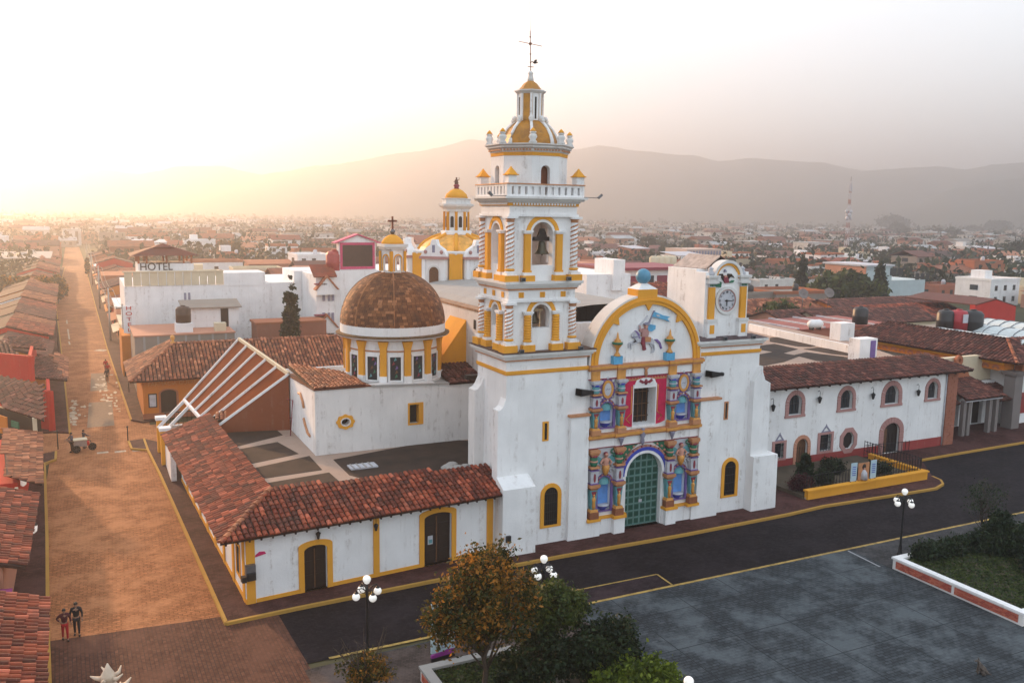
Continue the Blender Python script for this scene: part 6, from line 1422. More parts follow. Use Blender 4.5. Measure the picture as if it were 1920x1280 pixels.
for k in range(16):
    y = 57.3+k*1.15; q = MB(frame(83.2, y, 0, -PI/2)); q.slab(annulus(0, 6.05, .18, .42, 0, PI, 8), -.06, 0); q.build('frieze_carving', TERRA, pa)
q = MB(); q.box(84.6, 110, 55.4, 56.2, 5.9, 6.9); q.build('frieze_front', TERRA, pa)
q = MB(); q.box(84.8, 110, 58.5, 76, .1, 7.0); q.build('body', W, pa)
q = MB(); q.box(84.8, 110, 56.6, 58.5, .15, 5.9); q.build('front_wall', W, pa)
q = MB(); q.box(84.8, 110, 56.55, 56.6, 1.2, 3.4); q.build('front_band', DADO, pa)
tile_roof(pa, [(82.5, 77, 7.0), (82.5, 54.6, 7.0), (86.5, 58.6, 8.75), (86.5, 74, 8.75)], TILED, seed=41, pitch=.42, row=.5, r=.155)
tile_roof(pa, [(82.5, 54.6, 7.0), (112, 54.6, 7.0), (112, 58.6, 8.75), (86.5, 58.6, 8.75)], TILED, seed=42, pitch=.42, row=.5, r=.155)
ridge_caps(pa, (82.5, 54.6, 7.05), (86.5, 58.6, 8.8), TILEL)
tile_roof(pa, [(90.5, 58.6, 7.2), (90.5, 76, 7.2), (86.5, 74, 8.75), (86.5, 58.6, 8.75)], TILED, seed=43, pitch=.42, row=.5, r=.155)
# white corrugated canopies behind that roof
for k, (px0, py0, px1, py1) in enumerate(((1760, 622, 1935, 646), (1810, 612, 1950, 630), (1850, 604, 1960, 618))):
    a, b_ = gz(px0, py0, 8.2), gz(px1, py1, 8.2); t = thing('barrel_canopy', ('white arched sheet canopy just behind the old tile roof', 'white arched sheet canopy, middle one of three beside the water tanks', 'white arched sheet canopy next to the blue-grey roof ribs')[k], 'canopy', ((a.x+b_.x)/2, (a.y+b_.y)/2, 0), 0, 'white canopies')
    q = MB(); n = 10; d = (b_-a); nv_ = Vector((-d.y, d.x, 0)).normalized()*2.6
    prv = None
    for i in range(n+1):
        th = PI*i/n; off = nv_*-math.cos(th); z = 7.2+1.5*math.sin(th); cur = (Vector((a.x, a.y, z))+off, Vector((b_.x, b_.y, z))+off)
        if prv: q.quad(prv[0], prv[1], cur[1], cur[0])
        prv = cur
    q.build('sheet', plain('white_sheet_%d' % k, (.55, .60, .60), .4, var=.15), t)
    for i in range(6):
        p0 = a.lerp(b_, i/5); q = MB(); q.tube([tuple(Vector((p0.x, p0.y, 7.22+1.52*math.sin(PI*j/8)))+nv_*-math.cos(PI*j/8)) for j in range(9)], .06, 4); q.build('hoop', GREYM, t)
    for s in (-1, 1): q = MB(); q.beam((a.x, a.y, 0)+nv_*s if False else Vector((a.x, a.y, 0))+nv_*s, Vector((a.x, a.y, 7.25))+nv_*s, .15, .15); q.build('post', GREYM, t)
# ---------------------------------------------------------------- houses along the left of the street
def roof_px(parent, pts, m, **kw): return tile_roof(parent, [gz(*p) for p in pts], m, **kw)
def wallrun(parent, pts, h0, h1, m, th=.3, name='wall'):
    for p, q_ in zip(pts[:-1], pts[1:]):
        p = Vector((p[0], p[1], 0)); q2 = Vector((q_[0], q_[1], 0)); d = q2-p
        k = MB(frame(p.x, p.y, 0, math.atan2(d.y, d.x))); k.slab(rect(0, d.length, h0, h1), 0, th); k.build(name, m, parent)
h = thing('street_house', 'low house with long clay tile courses at the foot of the street', 'house', (-5, 38, 0))
q = MB(); q.box(-9, -3.3, 26, 43.2, .1, 3.1); q.build('walls', ORG, h)
tile_roof(h, [(-1.95, 26.0, 3.1), (-2.28, 43.6, 3.1), (-7.6, 43.6, 4.9), (-7.3, 26.0, 4.9)], TILE, objects=300, seed=51, pitch=.34, row=.46, r=.135)
h = thing('street_house', 'low shop house with dark red tile roof above a pink awning', 'house', (-6, 53, 0))
q = MB(); q.box(-9.5, -4.4, 47.9, 59.4, .1, 3.3); q.build('walls', PINKW, h)
tile_roof(h, [(-3.35, 47.4, 3.35), (-3.25, 59.6, 3.35), (-8.3, 59.8, 5.0), (-8.4, 47.2, 5.0)], TILE, seed=52, pitch=.36, row=.46, r=.145)
q = MB(); q.thick([(-5.6, 46.1, 2.5), (-4.0, 46.4, 2.3), (-4.0, 47.6, 2.3), (-5.6, 47.4, 2.5)], .06); q.build('awning', plain('pink_awning', (.38, .06, .22), .7), h)
q = MB(); q.box(-9, -4.7, 43.7, 47.7, .1, 2.9); q.build('recessed_wall', TERRA, h)
h = thing('street_house', 'house with a pale flat tile roof and white posts near the junction', 'house', (-6, 69, 0))
q = MB(); q.box(-9.5, -4.6, 63.4, 76.0, .1, 3.2); q.build('walls', RED, h)
roof_px(h, [(79, 907, 3.4), (79, 811, 3.4), (5, 803, 3.9), (12, 889, 3.9)], TILEL, seed=53, pitch=.3, row=.44, r=.12)
q = MB(); q.box(-4.7, -4.5, 61.8, 62.0, .1, 3.3); q.build('post', CREAM, h); q = MB(); q.box(-5.6, -5.4, 61.8, 62.0, .1, 3.3); q.build('post', W, h)
q = MB(); q.box(-9.5, -5.4, 59.9, 63.3, .1, 3.0); q.build('recessed_wall', TERRA, h)
h = thing('corner_house', 'tall corner house with a broad brown tile roof beside the junction', 'house', (-6, 80, 0))
roof_px(h, [(8, 765, 4.6), (82, 788, 4.6), (78, 722, 6.0), (-20, 700, 6.0)], TILED, seed=54, pitch=.32, row=.45, r=.125)
b0, b1 = gz(82, 788, 4.5), gz(8, 765, 4.5); wallrun(h, [(b1.x-6, b1.y+11), (b1.x-.2, b1.y+.6), (b0.x-.5, b0.y+.6)], .1, 4.4, WOODD); wallrun(h, [(b0.x-.5, b0.y+.6), (b0.x-1.0, b0.y+7)], .1, 4.6, CREAM)
d = (b1-b0).normalized(); c = b0.lerp(b1, .45)
q = MB(frame(c.x-.5, c.y+.25, 0, math.atan2(-d.y, -d.x))); q.box(-.6, .6, -.35, -.25, 3.5, 4.0); q.build('green_sign', DGREEN, h)
q = MB(frame(c.x-1.2, c.y+1.8, 0, math.atan2(-d.y, -d.x))); q.box(-1.2, .2, -.4, -.3, 2.6, 4.1); q.build('shutter', ORG, h)
h = thing('red_house', 'bright red house with stepped tile roofs across the junction', 'house', (-6, 98, 0))
wallrun(h, [(-9, 98.5), (-3.45, 90.8)], .1, 3.9, RED); wallrun(h, [(-3.45, 90.8), (-4.3, 112)], .1, 3.9, RED)
wallrun(h, [(-15, 108), (-5.2, 97.5), (-5.4, 112)], 3.8, 6.3, RED)
roof_px(h, [(-20, 701, 3.9), (126, 713, 3.9), (95, 668, 4.6), (-10, 668, 4.6)], TILED, seed=55, pitch=.36, row=.5, r=.14)
roof_px(h, [(126, 713, 3.9), (127, 672, 3.9), (108, 662, 4.4), (95, 668, 4.6)], TILEL, seed=56, pitch=.36, row=.5, r=.14)
roof_px(h, [(-20, 672, 5.6), (38, 668, 5.6), (10, 640, 6.6), (-25, 640, 6.6)], TILED, seed=57, pitch=.36, row=.5, r=.14)
roof_px(h, [(20, 650, 6.1), (86, 655, 6.1), (70, 632, 6.9), (15, 630, 6.9)], TILED, seed=58, pitch=.36, row=.5, r=.14)
q = MB(); q.box(-4.35, -4.2, 93, 93.6, 1.6, 2.5); q.build('shop_sign', LGREY, h)
rr = random.Random(77)
LEFTCOL = [('ochre', ORG), ('red', RED), ('salmon', PINKW), ('cream', CREAM), ('terracotta', TERRA), ('white', W)]
y = 113.0; k = 0
while y < 330:
    L = rr.uniform(9, 15); nm, m_ = LEFTCOL[k % 6]; xw = -4.6-.014*(y-113); hh = rr.uniform(3.3, 4.6)
    h = thing('row_house', '%s row house with %s clay roof, %s along the row beyond the red house' % (nm, ('dark', 'red', 'pale')[k % 3], ('first', 'second', 'third', 'fourth', 'fifth', 'sixth', 'seventh', 'eighth', 'ninth', 'tenth', 'eleventh', 'twelfth')[k] if k < 12 else ('thirteenth', 'fourteenth', 'fifteenth', 'sixteenth', 'seventeenth', 'eighteenth', 'nineteenth', 'twentieth', 'twenty-first', 'twenty-second', 'twenty-third', 'twenty-fourth')[k-12]), 'house', (xw-3, y+L/2, 0), 0, 'row houses on the shady side of the street')
    q = MB(); q.box(xw-9, xw-.2, y, y+L-.1, .05, hh); q.build('walls', m_, h)
    tile_roof(h, [(xw+.6, y, hh), (xw+.6, y+L-.1, hh), (xw-4.5, y+L-.1, hh+1.5), (xw-4.5, y, hh+1.5)], (TILED, TILE, TILEL)[k % 3], seed=60+k, pitch=.42, row=.6, r=.17)
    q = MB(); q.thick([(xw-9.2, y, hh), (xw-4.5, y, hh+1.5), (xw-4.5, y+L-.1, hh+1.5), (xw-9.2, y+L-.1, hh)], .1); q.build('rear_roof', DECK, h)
    q = MB(); q.slab([(xw-9, hh), (xw-.2, hh), (xw-4.5, hh+1.35)], y+.02, y+.2); q.build('gable', m_, h)
    for j in range(3):
        q = MB(); yy = y+1.5+j*(L-3)/2; q.box(xw-.25, xw-.12, yy-.5, yy+.5, .1 if j == 1 else 1.0, 2.3); q.build('door' if j == 1 else 'window', WOODD, h)
    y += L; k += 1
y = 139.0; k = 0
ORD = ('first', 'second', 'third', 'fourth', 'fifth', 'sixth', 'seventh', 'eighth', 'ninth', 'tenth', 'eleventh', 'twelfth', 'thirteenth', 'fourteenth', 'fifteenth', 'sixteenth', 'seventeenth', 'eighteenth')
while y < 318:
    L = rr.uniform(10, 17); nm, m_ = LEFTCOL[(k*5+3) % 6]; xw = 4.2-.012*(y-139); hh = rr.uniform(3.4, 6.2); flat = rr.random() < .45
    h = thing('shop_house', '%s shop house with %s, %s past the hotel' % (nm, 'flat terrace' if flat else 'sloping roof', ORD[k]), 'house', (xw+4, y+L/2, 0), 0, 'shop houses past the hotel')
    q = MB(); q.box(xw+.2, xw+9, y, y+L-.1, .05, hh); q.build('walls', m_, h)
    if flat: q = MB(); q.box(xw, xw+9.2, y-.05, y+L-.15, hh, hh+.35); q.build('parapet', (CREAM, W, TERRA)[k % 3], h)
    else:
        tile_roof(h, [(xw-.6, y+L-.1, hh), (xw-.6, y, hh), (xw+4.5, y, hh+1.5), (xw+4.5, y+L-.1, hh+1.5)], (TILED, TILE, TILEL)[k % 3], seed=160+k, pitch=.46, row=.6, r=.17)
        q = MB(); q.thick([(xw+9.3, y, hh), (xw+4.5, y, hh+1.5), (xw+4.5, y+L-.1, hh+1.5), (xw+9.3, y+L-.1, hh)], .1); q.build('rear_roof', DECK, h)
        q = MB(); q.slab([(xw+.2, hh), (xw+9, hh), (xw+4.5, hh+1.35)], y+.02, y+.2); q.build('gable', m_, h)
    for j in range(3):
        q = MB(); yy = y+1.6+j*(L-3.2)/2; q.box(xw+.08, xw+.22, yy-.7, yy+.7, .1 if j == 1 else .9, 2.4); q.build('door' if j == 1 else 'window', WOODD, h)
    q = MB(); q.thick([(xw-.9, y+2, 2.7), (xw+.2, y+2, 3.1), (xw+.2, y+L-2, 3.1), (xw-.9, y+L-2, 2.7)], .05); q.build('awning', (CREAM, TERRA, ORG)[k % 3], h)
    y += L; k += 1
# long flat shed and hedge of trees further up
h = thing('long_shed', 'long low shed with pale sheet roof behind the trees up the street', 'shed', (-24, 330, 0))
a, b_ = gz(0, 520, 0), gz(95, 520, 0); q = MB(); q.box(-62, -9.2, 300, 322, 0, 5.6); q.build('walls', CREAM, h); q = MB(); q.thick([(-62, 299, 5.6), (-9, 299, 5.6), (-9, 323, 6.6), (-62, 323, 6.6)], .12); q.build('sheet_roof', CONC, h)
# ---------------------------------------------------------------- right side of the street
f = thing('pharmacy', 'orange corner pharmacy with gold lettering under a hipped tile roof', 'shop', (12, 95, 0))
q = MB(); q.slab(rect(4.6, 27, .1, 4.25), 92.4, 92.8, [arch(6.95, .15, 1.5, 2.6, .4), arch(10.1, .15, 1.5, 2.6, .4), arch(13.4, .15, 1.5, 2.6, .4)]); q.build('front_wall', ORG, f)
q = MB(); q.box(4.62, 27, 92.95, 93.1, .1, 4.1); q.build('inner_dark', DARK, f)
q = MB(); q.box(4.6, 5.0, 92.8, 105, .1, 4.25); q.build('side_wall', ORG, f)
for x in (6.95, 10.1, 13.4):
    q = MB(); q.slab(arch(x, .15, 1.86, 2.62, .5), 92.33, 92.4, [arch(x, .15, 1.5, 2.6, .4)]); dd = q.build('door_surround', TERRA, f)
    q = MB(); q.slab(arch(x, .15, 1.5, 2.6, .4), 92.6, 92.68); q.build('door_leaf', WOODD, dd)
q = MB(); q.box(5.05, 5.85, 92.32, 92.4, 1.3, 2.7); nb_ = q.build('notice_board', IRON, f); q = MB(); q.box(5.15, 5.75, 92.3, 92.32, 1.4, 2.6); q.build('notice_paper', LGREY, nb_)
text('lettering', 'FARMACIA GUERRERO', .58, GOLD, Matrix.Translation((5.05, 92.38, 3.62)), f, .03, 'LEFT', .98)
q = MB(); q.box(4.5, 27, 92.34, 92.4, .1, .7); q.build('base_band', TERRA, f)
tile_roof(f, [(3.4, 91.3, 4.2), (28, 91.3, 4.2), (28, 96.6, 7.0), (7.9, 96.6, 7.0)], TILEL, seed=71, pitch=.36, row=.48, r=.14)
tile_roof(f, [(3.4, 103.5, 4.2), (3.4, 91.3, 4.2), (7.9, 96.6, 7.0), (7.9, 99.5, 7.0)], TILEL, seed=72, pitch=.36, row=.48, r=.14)
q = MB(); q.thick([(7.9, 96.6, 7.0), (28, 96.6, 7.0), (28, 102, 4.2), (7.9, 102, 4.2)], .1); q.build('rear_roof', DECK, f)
ridge_caps(f, (3.4, 91.3, 4.2), (7.9, 96.6, 7.0), TILEL); ridge_caps(f, (7.9, 96.6, 7.0), (28, 96.6, 7.0), TILEL)
q = MB(); q.lathe([(.2, 6.9), (.28, 7.15), (.1, 7.3), (.24, 7.55), (.24, 7.75), (.02, 7.95)], 10, 7.9, 96.7); q.build('finial', GOLD, f)
q = MB(); q.box(17.5, 26, 88.5, 88.8, 0, 5.0); q.own('yard_wall', W, 'plain white yard wall under the long tile roof behind the chapel', 'wall')
# grey block house with roof hut
gb = thing('block_house', 'bare grey block house with salmon roof terrace and white hut below the hotel', 'house', (14, 108, 0))
def Y(px, py, y): v = gy(px, py, y); return v.x, v.z
x0, z0 = Y(252, 630, 106); x1, z1 = Y(440, 625, 106)
q = MB(); q.box(x0, x1, 106, 116, 0, 6.6); q.build('walls', GREYB, gb)
q = MB(); q.box(x0-.1, x1+.1, 105.9, 116, 6.6, 6.75); q.build('terrace', PINKW, gb)
xa, xb = Y(345, 590, 111)[0], Y(448, 590, 111)[0]; zt_ = Y(400, 575, 111)[1]
q = MB(); q.box(xa, xb, 111, 114, 6.7, zt_); q.build('hut', W, gb); q = MB(); q.thick([(xa-.3, 110.5, zt_), (xb+.3, 110.5, zt_), (xb+.3, 114.5, zt_+.6), (xa-.3, 114.5, zt_+.6)], .1); q.build('hut_roof', GREYB, gb)
xd = Y(421, 590, 111)[0]; q = MB(); q.box(xd-.45, xd+.45, 110.93, 111, 6.7, 9.0); q.build('hut_door', WOODD, gb)
xk = Y(416, 610, 107)[0]; q = MB(); q.box(xk-.8, xk+.5, 107, 108, 6.7, 7.7); q.build('water_trough', CREAM, gb)
for k in range(7):
    q = MB(); xx = x0+1+k*(x1-x0-2)/6; q.box(xx-.12, xx+.12, 105.93, 106.0, 0, 6.6); q.build('concrete_post', CONC, gb)
def water_tank(x, y, z, r, hh, label, m_, group='rooftop water tanks', base=None):
    t = thing('water_tank', label, 'water tank', (x, y, z), 0, group)
    if base: q = MB(); q.box(-r*1.1, r*1.1, -r*1.1, r*1.1, 0, base); q.build('stand', W, t, True)
    b0 = base or 0; q = MB(); q.lathe([(r, b0), (r, b0+hh*.42), (r*1.03, b0+hh*.45), (r, b0+hh*.48), (r, b0+hh*.78), (r*.75, b0+hh*.92), (r*.3, b0+hh*.96)], 16); q.build('tank', m_, t, True)
    q = MB(); q.lathe([(r*.32, b0+hh*.95), (r*.32, b0+hh), (.02, b0+hh*1.02)], 12); q.build('lid', m_, t, True)
TANKB = plain('black_plastic', (.02, .02, .022), .45)
xk = Y(344, 600, 108)[0]; water_tank(xk, 108, 6.72, .85, 2.0, 'black water tank on a white stand by the roof hut below the hotel', plain('brown_tank', (.05, .022, .012), .5), base=1.1)
# hotel
ho_ = thing('hotel', 'big white hotel block with roof kiosk and HOTEL lettering', 'hotel', (16, 125, 0))
x0 = Y(234, 560, 120)[0]; x1 = Y(505, 560, 120)[0]; x2 = Y(592, 560, 120)[0]; zt_ = Y(300, 536, 120)[1]; zt2 = Y(540, 508, 120)[1]
q = MB(); q.box(x0, x1, 120, 136, 0, zt_); q.build('block', W, ho_)
q = MB(); q.box(x1, x2+2, 120.3, 136, 0, zt_+.1); q.build('rear_block', W, ho_)
xw0, xw1 = Y(419, 520, 120)[0], Y(497, 520, 120)[0]
q = MB(); q.box(xw0, xw1, 119.95, 125, zt_-.2, Y(450, 511, 120)[1]); q.build('raised_block', W, ho_)
xr = Y(552, 520, 120)[0]; q = MB(); q.box(xr, x2+2, 120.2, 128, zt_, zt2); q.build('raised_block', W, ho_)
for k in range(12):
    xx = x0+k*(xw0-x0)/12; q = MB(); q.box(xx+.05, xx+(xw0-x0)/12-.05, 119.9, 120.15, zt_+.05, zt_+1.75); q.build('parapet_panel', CREAM, ho_)
q = MB(); q.box(x0-.15, xw0, 119.8, 120.3, zt_+1.75, zt_+1.9); q.build('parapet_cap', CREAM, ho_)
kc = Vector((Y(310, 500, 123)[0], 125.5, zt_)); kw = (Y(362, 505, 123)[0]-Y(260, 505, 123)[0])/2; kz = Y(310, 508, 122.5)[1]; kb = Y(310, 494, 122.5)[1]; ke = Y(310, 479, 122.5)[1]; ka = Y(307, 456, 125.5)[1]
q = MB(); q.box(kc.x-kw, kc.x+kw, 122.5, 128.5, zt_, kb); q.build('kiosk_base', W, ho_)
for sx in (-1, -.7, 0.05, .7, 1):
    for yy in (122.7, 128.3): q = MB(); q.box(kc.x+sx*kw*.97-.12, kc.x+sx*kw*.97+.12, yy-.12, yy+.12, kb, ke); q.build('kiosk_post', TERRA, ho_)
q = MB(); ov = kw+.9; q.taper(kc.x-ov, kc.x+ov, 121.6, 129.4, ke, ke+(ka-ke)*.62, ov*.62, 2.6); q.build('kiosk_roof', TILE, ho_)
q = MB(); q.taper(kc.x-kw*.42, kc.x+kw*.42, 124, 127, ke+(ka-ke)*.66, ka, kw*.4, 1.4); q.build('kiosk_cap', TILE, ho_)
text('lettering', 'HOTEL', 1.35, IRON, Matrix.Translation((Y(293, 501, 122.5)[0], 122.42, (kb+kz)/2+.05)), ho_, .04, 'CENTER', .95)
xv, zv = Y(351, 556, 120)
for s in (-.25, .25): q = MB(); q.box(xv+s-.14, xv+s+.14, 119.94, 120, zv-.5, zv+.5); q.build('window', MGREY, ho_)
vs_ = thing('hotel_sign', 'tall white blade sign with red vertical HOTEL letters', 'sign', (x0-.4, 117.5, 3.5))
xs, zs1 = Y(240, 573, 117.5); zs0 = Y(240, 624, 117.5)[1]
q = MB(); q.box(xs-.6, xs+.75, 117.5, 117.8, zs0, zs1); q.build('panel', W, vs_)
for k, c in enumerate('HOTEL'): text('letter', c, .95*(zs1-zs0)/5, RED, Matrix.Translation((xs+.05, 117.46, zs1-(k+.5)*(zs1-zs0)/5)), vs_, .03, 'CENTER', 1.5)
q = MB(); q.box(xs+.3, xs+.5, 117.6, 120.3, zs0+.5, zs0+.7); q.build('bracket', IRON, vs_)
q = MB(); q.box(xs-.9, xs+1.1, 117.9, 126, 0, zs0-.4); q.own('yellow_shop', ORG, 'narrow orange shop under the vertical hotel sign', 'shop')
# brown shed wall and white gabled guest house behind the chapel
bw = thing('brick_shed', 'long brown brick wall of a shed behind the cypress', 'shed', (28, 108, 0))
xa, xb = Y(482, 620, 108)[0], Y(612, 620, 108)[0]; q = MB(); q.box(xa, xb, 108, 112, 0, Y(550, 606, 108)[1]); q.build('wall', BRICKR, bw)
q = MB(); q.box(xa-.2, xb, 107.9, 112, Y(550, 606, 108)[1], Y(550, 606, 108)[1]+.25); q.build('coping', TERRA, bw)
gh = thing('guest_house', 'white guest house with small red gables and dark sign board on the roof', 'house', (36, 112, 0))
x0 = Y(593, 560, 112)[0]; x1 = Y(629, 560, 112)[0]; x2 = Y(720, 520, 112)[0]; zt_ = Y(610, 500, 112)[1]; zr = Y(660, 508, 112)[1]
q = MB(); q.box(x0, x1, 112, 124, 0, zt_-1.1); q.build('front_block', W, gh); q = MB(); q.box(x1, x2+6, 112.5, 126, 0, zr); q.build('main_block', W, gh)
q = MB(); q.thick([(x0-.4, 111.4, zt_-1.2), (x1+.1, 111.4, zt_-1.2), (x1+.1, 114, zt_+.2), (x0-.4, 114, zt_+.2)], .15); q.build('roof', TILE, gh)
for (px, py) in ((612, 532), (612, 604)):
    xg, zg = Y(px, py, 111.5); q = MB(); q.slab([(xg-1.3, zg-1.4), (xg+1.3, zg-1.4), (xg+1.3, zg-.4), (xg, zg+1.0), (xg-1.3, zg-.4)], 111.2, 112); g_ = q.build('dormer', W, gh)
    q = MB(); q.slab([(xg-1.6, zg-.75), (xg-1.35, zg-.75), (xg, zg+.85), (xg+1.35, zg-.75), (xg+1.6, zg-.75), (xg, zg+1.15)], 111.0, 112.2); q.build('dormer_roof', TERRA, g_)
for zq in (548, 590, 628):
    for px in (607, 617, 624):
        xg, zg = Y(px, zq+6, 111.95); q = MB(); q.box(xg-.17, xg+.17, 111.9, 112, zg-.7, zg+.7); q.build('window', MGREY, gh)
for zq in (512, 570): xg, zg = Y(597, zq+ 20, 112); q = MB(); q.box(xg-.6, xg+.9, 111.2, 112, zg-.08, zg+.08); q.build('balcony', MAROON, gh)
sb = thing('sign_board', 'dark sign board in a pink frame under a little gable on the guest house roof', 'sign', (38, 113, zr))
a, zb = Y(640, 502, 113); b2, za = Y(700, 457, 113); gt = Y(670, 441, 113)[1]
q = MB(); q.box(a-.3, b2+.3, 113, 114.2, zr-.1, za+.2); q.build('hut_wall', W, sb)
PINKF = plain('pink_frame', (.55, .05, .14), .5)
q = MB(); q.slab(rect(a-.15, b2+.15, zb-.2, za+.15), 112.85, 113, [rect(a+.15, b2-.15, zb+.15, za-.15)]); q.build('frame', PINKF, sb)
q = MB(); q.box(a+.1, b2-.1, 112.9, 112.98, zb+.1, za-.1); q.build('board', plain('dark_screen', (.055, .024, .014), .5), sb)
q = MB(); q.slab([(a-.5, za+.2), (b2+.5, za+.2), ((a+b2)/2, gt)], 112.9, 114.2); q.build('gable', W, sb)
for s, e in ((-1, a-.9), (1, b2+.9)): q = MB(); q.beam((e, 113.5, za+.1), ((a+b2)/2, 113.5, gt+.12), 1.8, .14); q.build('gable_roof', PINKF, sb)
xk, zk = Y(627, 500, 114); water_tank(xk, 114, zr-.3, 1.1, 3.0, 'red water tank beside the dark sign board on the guest house', plain('red_tank', (.38, .06, .05), .5))
# ---------------------------------------------------------------- vegetation builders
def leafmesh(name, C, S, T, m, seed=0, flat=0.0):
    """N leaf quads at C (N,3) with sizes S and tints T, turned every way"""
    r = np.random.default_rng(seed); n = len(C)
    a = r.normal(size=(n, 3)); a[:, 2] *= (1-flat); a /= np.linalg.norm(a, axis=1)[:, None]
    b = np.cross(a, r.normal(size=(n, 3))); b /= np.linalg.norm(b, axis=1)[:, None]
    w = (S*r.uniform(.5, .8, n))[:, None]; l = S[:, None]
    v = np.stack([C-a*l-b*w*.25, C-b*w*.9+a*l*.1, C+a*l, C+b*w*.9+a*l*.1], 1).reshape(-1, 3)
    me = bpy.data.meshes.new(name); me.vertices.add(4*n); me.vertices.foreach_set('co', v.astype(np.float32).ravel())
    me.loops.add(4*n); me.loops.foreach_set('vertex_index', np.arange(4*n, dtype=np.int32))
    me.polygons.add(n); me.polygons.foreach_set('loop_start', np.arange(0, 4*n, 4, dtype=np.int32))
    at = me.attributes.new('tint', 'FLOAT', 'FACE'); at.data.foreach_set('value', np.clip(T, 0.001, 1).astype(np.float32))
    me.materials.append(m); me.update(calc_edges=True); me.validate(); return me
def clumps(r, spec, n_cl, per, spread, shell=.55):
    """leaf centres gathered in clumps over the shells of ellipsoids; tint drifts from clump to clump"""
    C, T = [], []
    tot = sum(s[1][0]*s[1][1]*s[1][2] for s in spec)
    for c, rad in spec:
        k = max(2, int(n_cl*rad[0]*rad[1]*rad[2]/tot))
        for _ in range(k):
            d = r.normal(size=3); d /= np.linalg.norm(d); p = np.array(c)+d*np.array(rad)*r.uniform(shell, 1.0)**.6
            m_ = int(per*r.uniform(.5, 1.5)); C.append(p+r.normal(size=(m_, 3))*spread*r.uniform(.6, 1.3)); T.append(np.clip(r.normal(r.uniform(.15, .85), .16, m_), 0, 1))
    return np.concatenate(C), np.concatenate(T)
def limbs(r, base, top, r0, ends, wob=.12):
    mb = MB(); base = Vector(base); top = Vector(top); n = 6
    pts = [base.lerp(top, i/n)+Vector((r.normal()*wob*(0 < i), r.normal()*wob*(0 < i), 0)) for i in range(n+1)]
    mb.tube(pts, [r0*(1-.6*i/n) for i in range(n+1)], 7)
    for e in ends:
        s = pts[int(r.integers(2, n+1))]; e = Vector(e); mid = s.lerp(e, .5)+Vector((r.normal()*.15, r.normal()*.15, abs(r.normal())*.15))
        mb.tube([s, mid, e], [r0*.4, r0*.24, r0*.08], 5)
    return mb
def tree(name, label, base, height, spec, leaf, lsize, ncl, per, spread, trunk_r, seed, cat='tree', group=None, nends=12):
    """base on the ground; spec = ellipsoids relative to the base"""
    r = np.random.default_rng(seed); t = thing(name, label, cat, base, 0, group)
    C, T = clumps(r, spec, ncl, per, spread); S = r.uniform(.45, 1.5, len(C))*lsize
    C[:, 2] = np.maximum(C[:, 2], .05)
    link('crown', leafmesh('crown', C, S, T, leaf, seed), t)
    idx = r.choice(len(C), nends); q = limbs(r, (0, 0, -.1), (spec[0][0][0]*.6, spec[0][0][1]*.6, max(.4, height*.62)), trunk_r, [tuple(C[i]) for i in idx]); q.build('trunk', BARK, t, True)
    return t
def cypress(label, base, h, w, seed, leaf=None):
    spec = [((0, 0, h*f), (w*s, w*s, h*.1)) for f, s in ((.1, .85), (.22, 1.0), (.36, .95), (.5, .82), (.64, .64), (.78, .44), (.9, .22))]
    return tree('cypress', label, base, h, spec, leaf or LEAFD, max(.24, w*.22), 420, 20, w*.14, w*.16, seed)
# ---------------------------------------------------------------- named town pieces behind the church
def pbox(nm, label, cat, px0, px1, ptop, y, m_, depth=10, roof=None, zb=0.0, extra=None):
    x0 = Y(px0, ptop+15, y)[0]; x1 = Y(px1, ptop+15, y)[0]; z = Y((px0+px1)/2, ptop, y)[1]
    t = thing(nm, label, cat, ((x0+x1)/2, y+depth/2, 0)); q = MB(); q.box(x0, x1, y, y+depth, zb, z); q.build('walls', m_, t)
    if roof: q = MB(); q.box(x0-.2, x1+.2, y-.2, y+depth+.2, z, z+.3); q.build('roof', roof, t)
    return t, x0, x1, z
t, x0, x1, z = pbox('white_house', 'plain white house wall with stepped top behind the round gable', 'house', 1100, 1182, 514, 92, W, 12)
q = MB(); q.box(x0+3.5, x1-1.2, 91.5, 96, z-2, z+1.8); q.build('raised_wall', W, t)
t, x0, x1, z = pbox('long_white_house', 'long white house with red roof edge and strip windows behind the blue ball', 'house', 1150, 1300, 506, 118, W, 12)
q = MB(); q.box(x0-.3, x1+.3, 117.2, 130, z, z+.45); q.build('red_fascia', MAROON, t)
for k in range(6):
    xx = x0+(x1-x0)*(k+.2)/6; q = MB(); q.box(xx, xx+(x1-x0)/8, 117.9, 118, z-2.3, z-.9); q.build('window', MAROON if k % 2 else GLASS, t)
t = thing('tiled_house', 'orange house with broad red tile roof between gable and clock turret', 'house', (58, 104, 0))
a, b_, c, d = gy(1182, 556, 100), gy(1290, 557, 100), gy(1290, 531, 106), gy(1150, 531, 106)
tile_roof(t, [a, b_, c, d], TILE, seed=81, pitch=.45, row=.6, r=.17); q = MB(); q.box(a.x+1, b_.x, 100.6, 112, 0, a.z-.1); q.build('walls', ORG, t)
for px in (1236, 1262): xx, zz2 = Y(px, 570, 100.6); q = MB(); q.box(xx-.8, xx+.8, 100.5, 100.6, zz2-1.2, zz2+.9); q.build('window', DARK, t)
t, x0, x1, z = pbox('salmon_house', 'salmon red house with grey block side beyond the tower', 'house', 1090, 1118, 493, 135, PINKW, 8)
t = thing('white_silos', 'row of four pale cylindrical tanks on a white rooftop', 'tank row', (92, 160, 0))
x0, z0 = Y(1230, 508, 150); x1 = Y(1275, 508, 150)[0]; q = MB(); q.box(x0-1, x1+3, 150, 160, 0, z0); q.build('building', W, t)
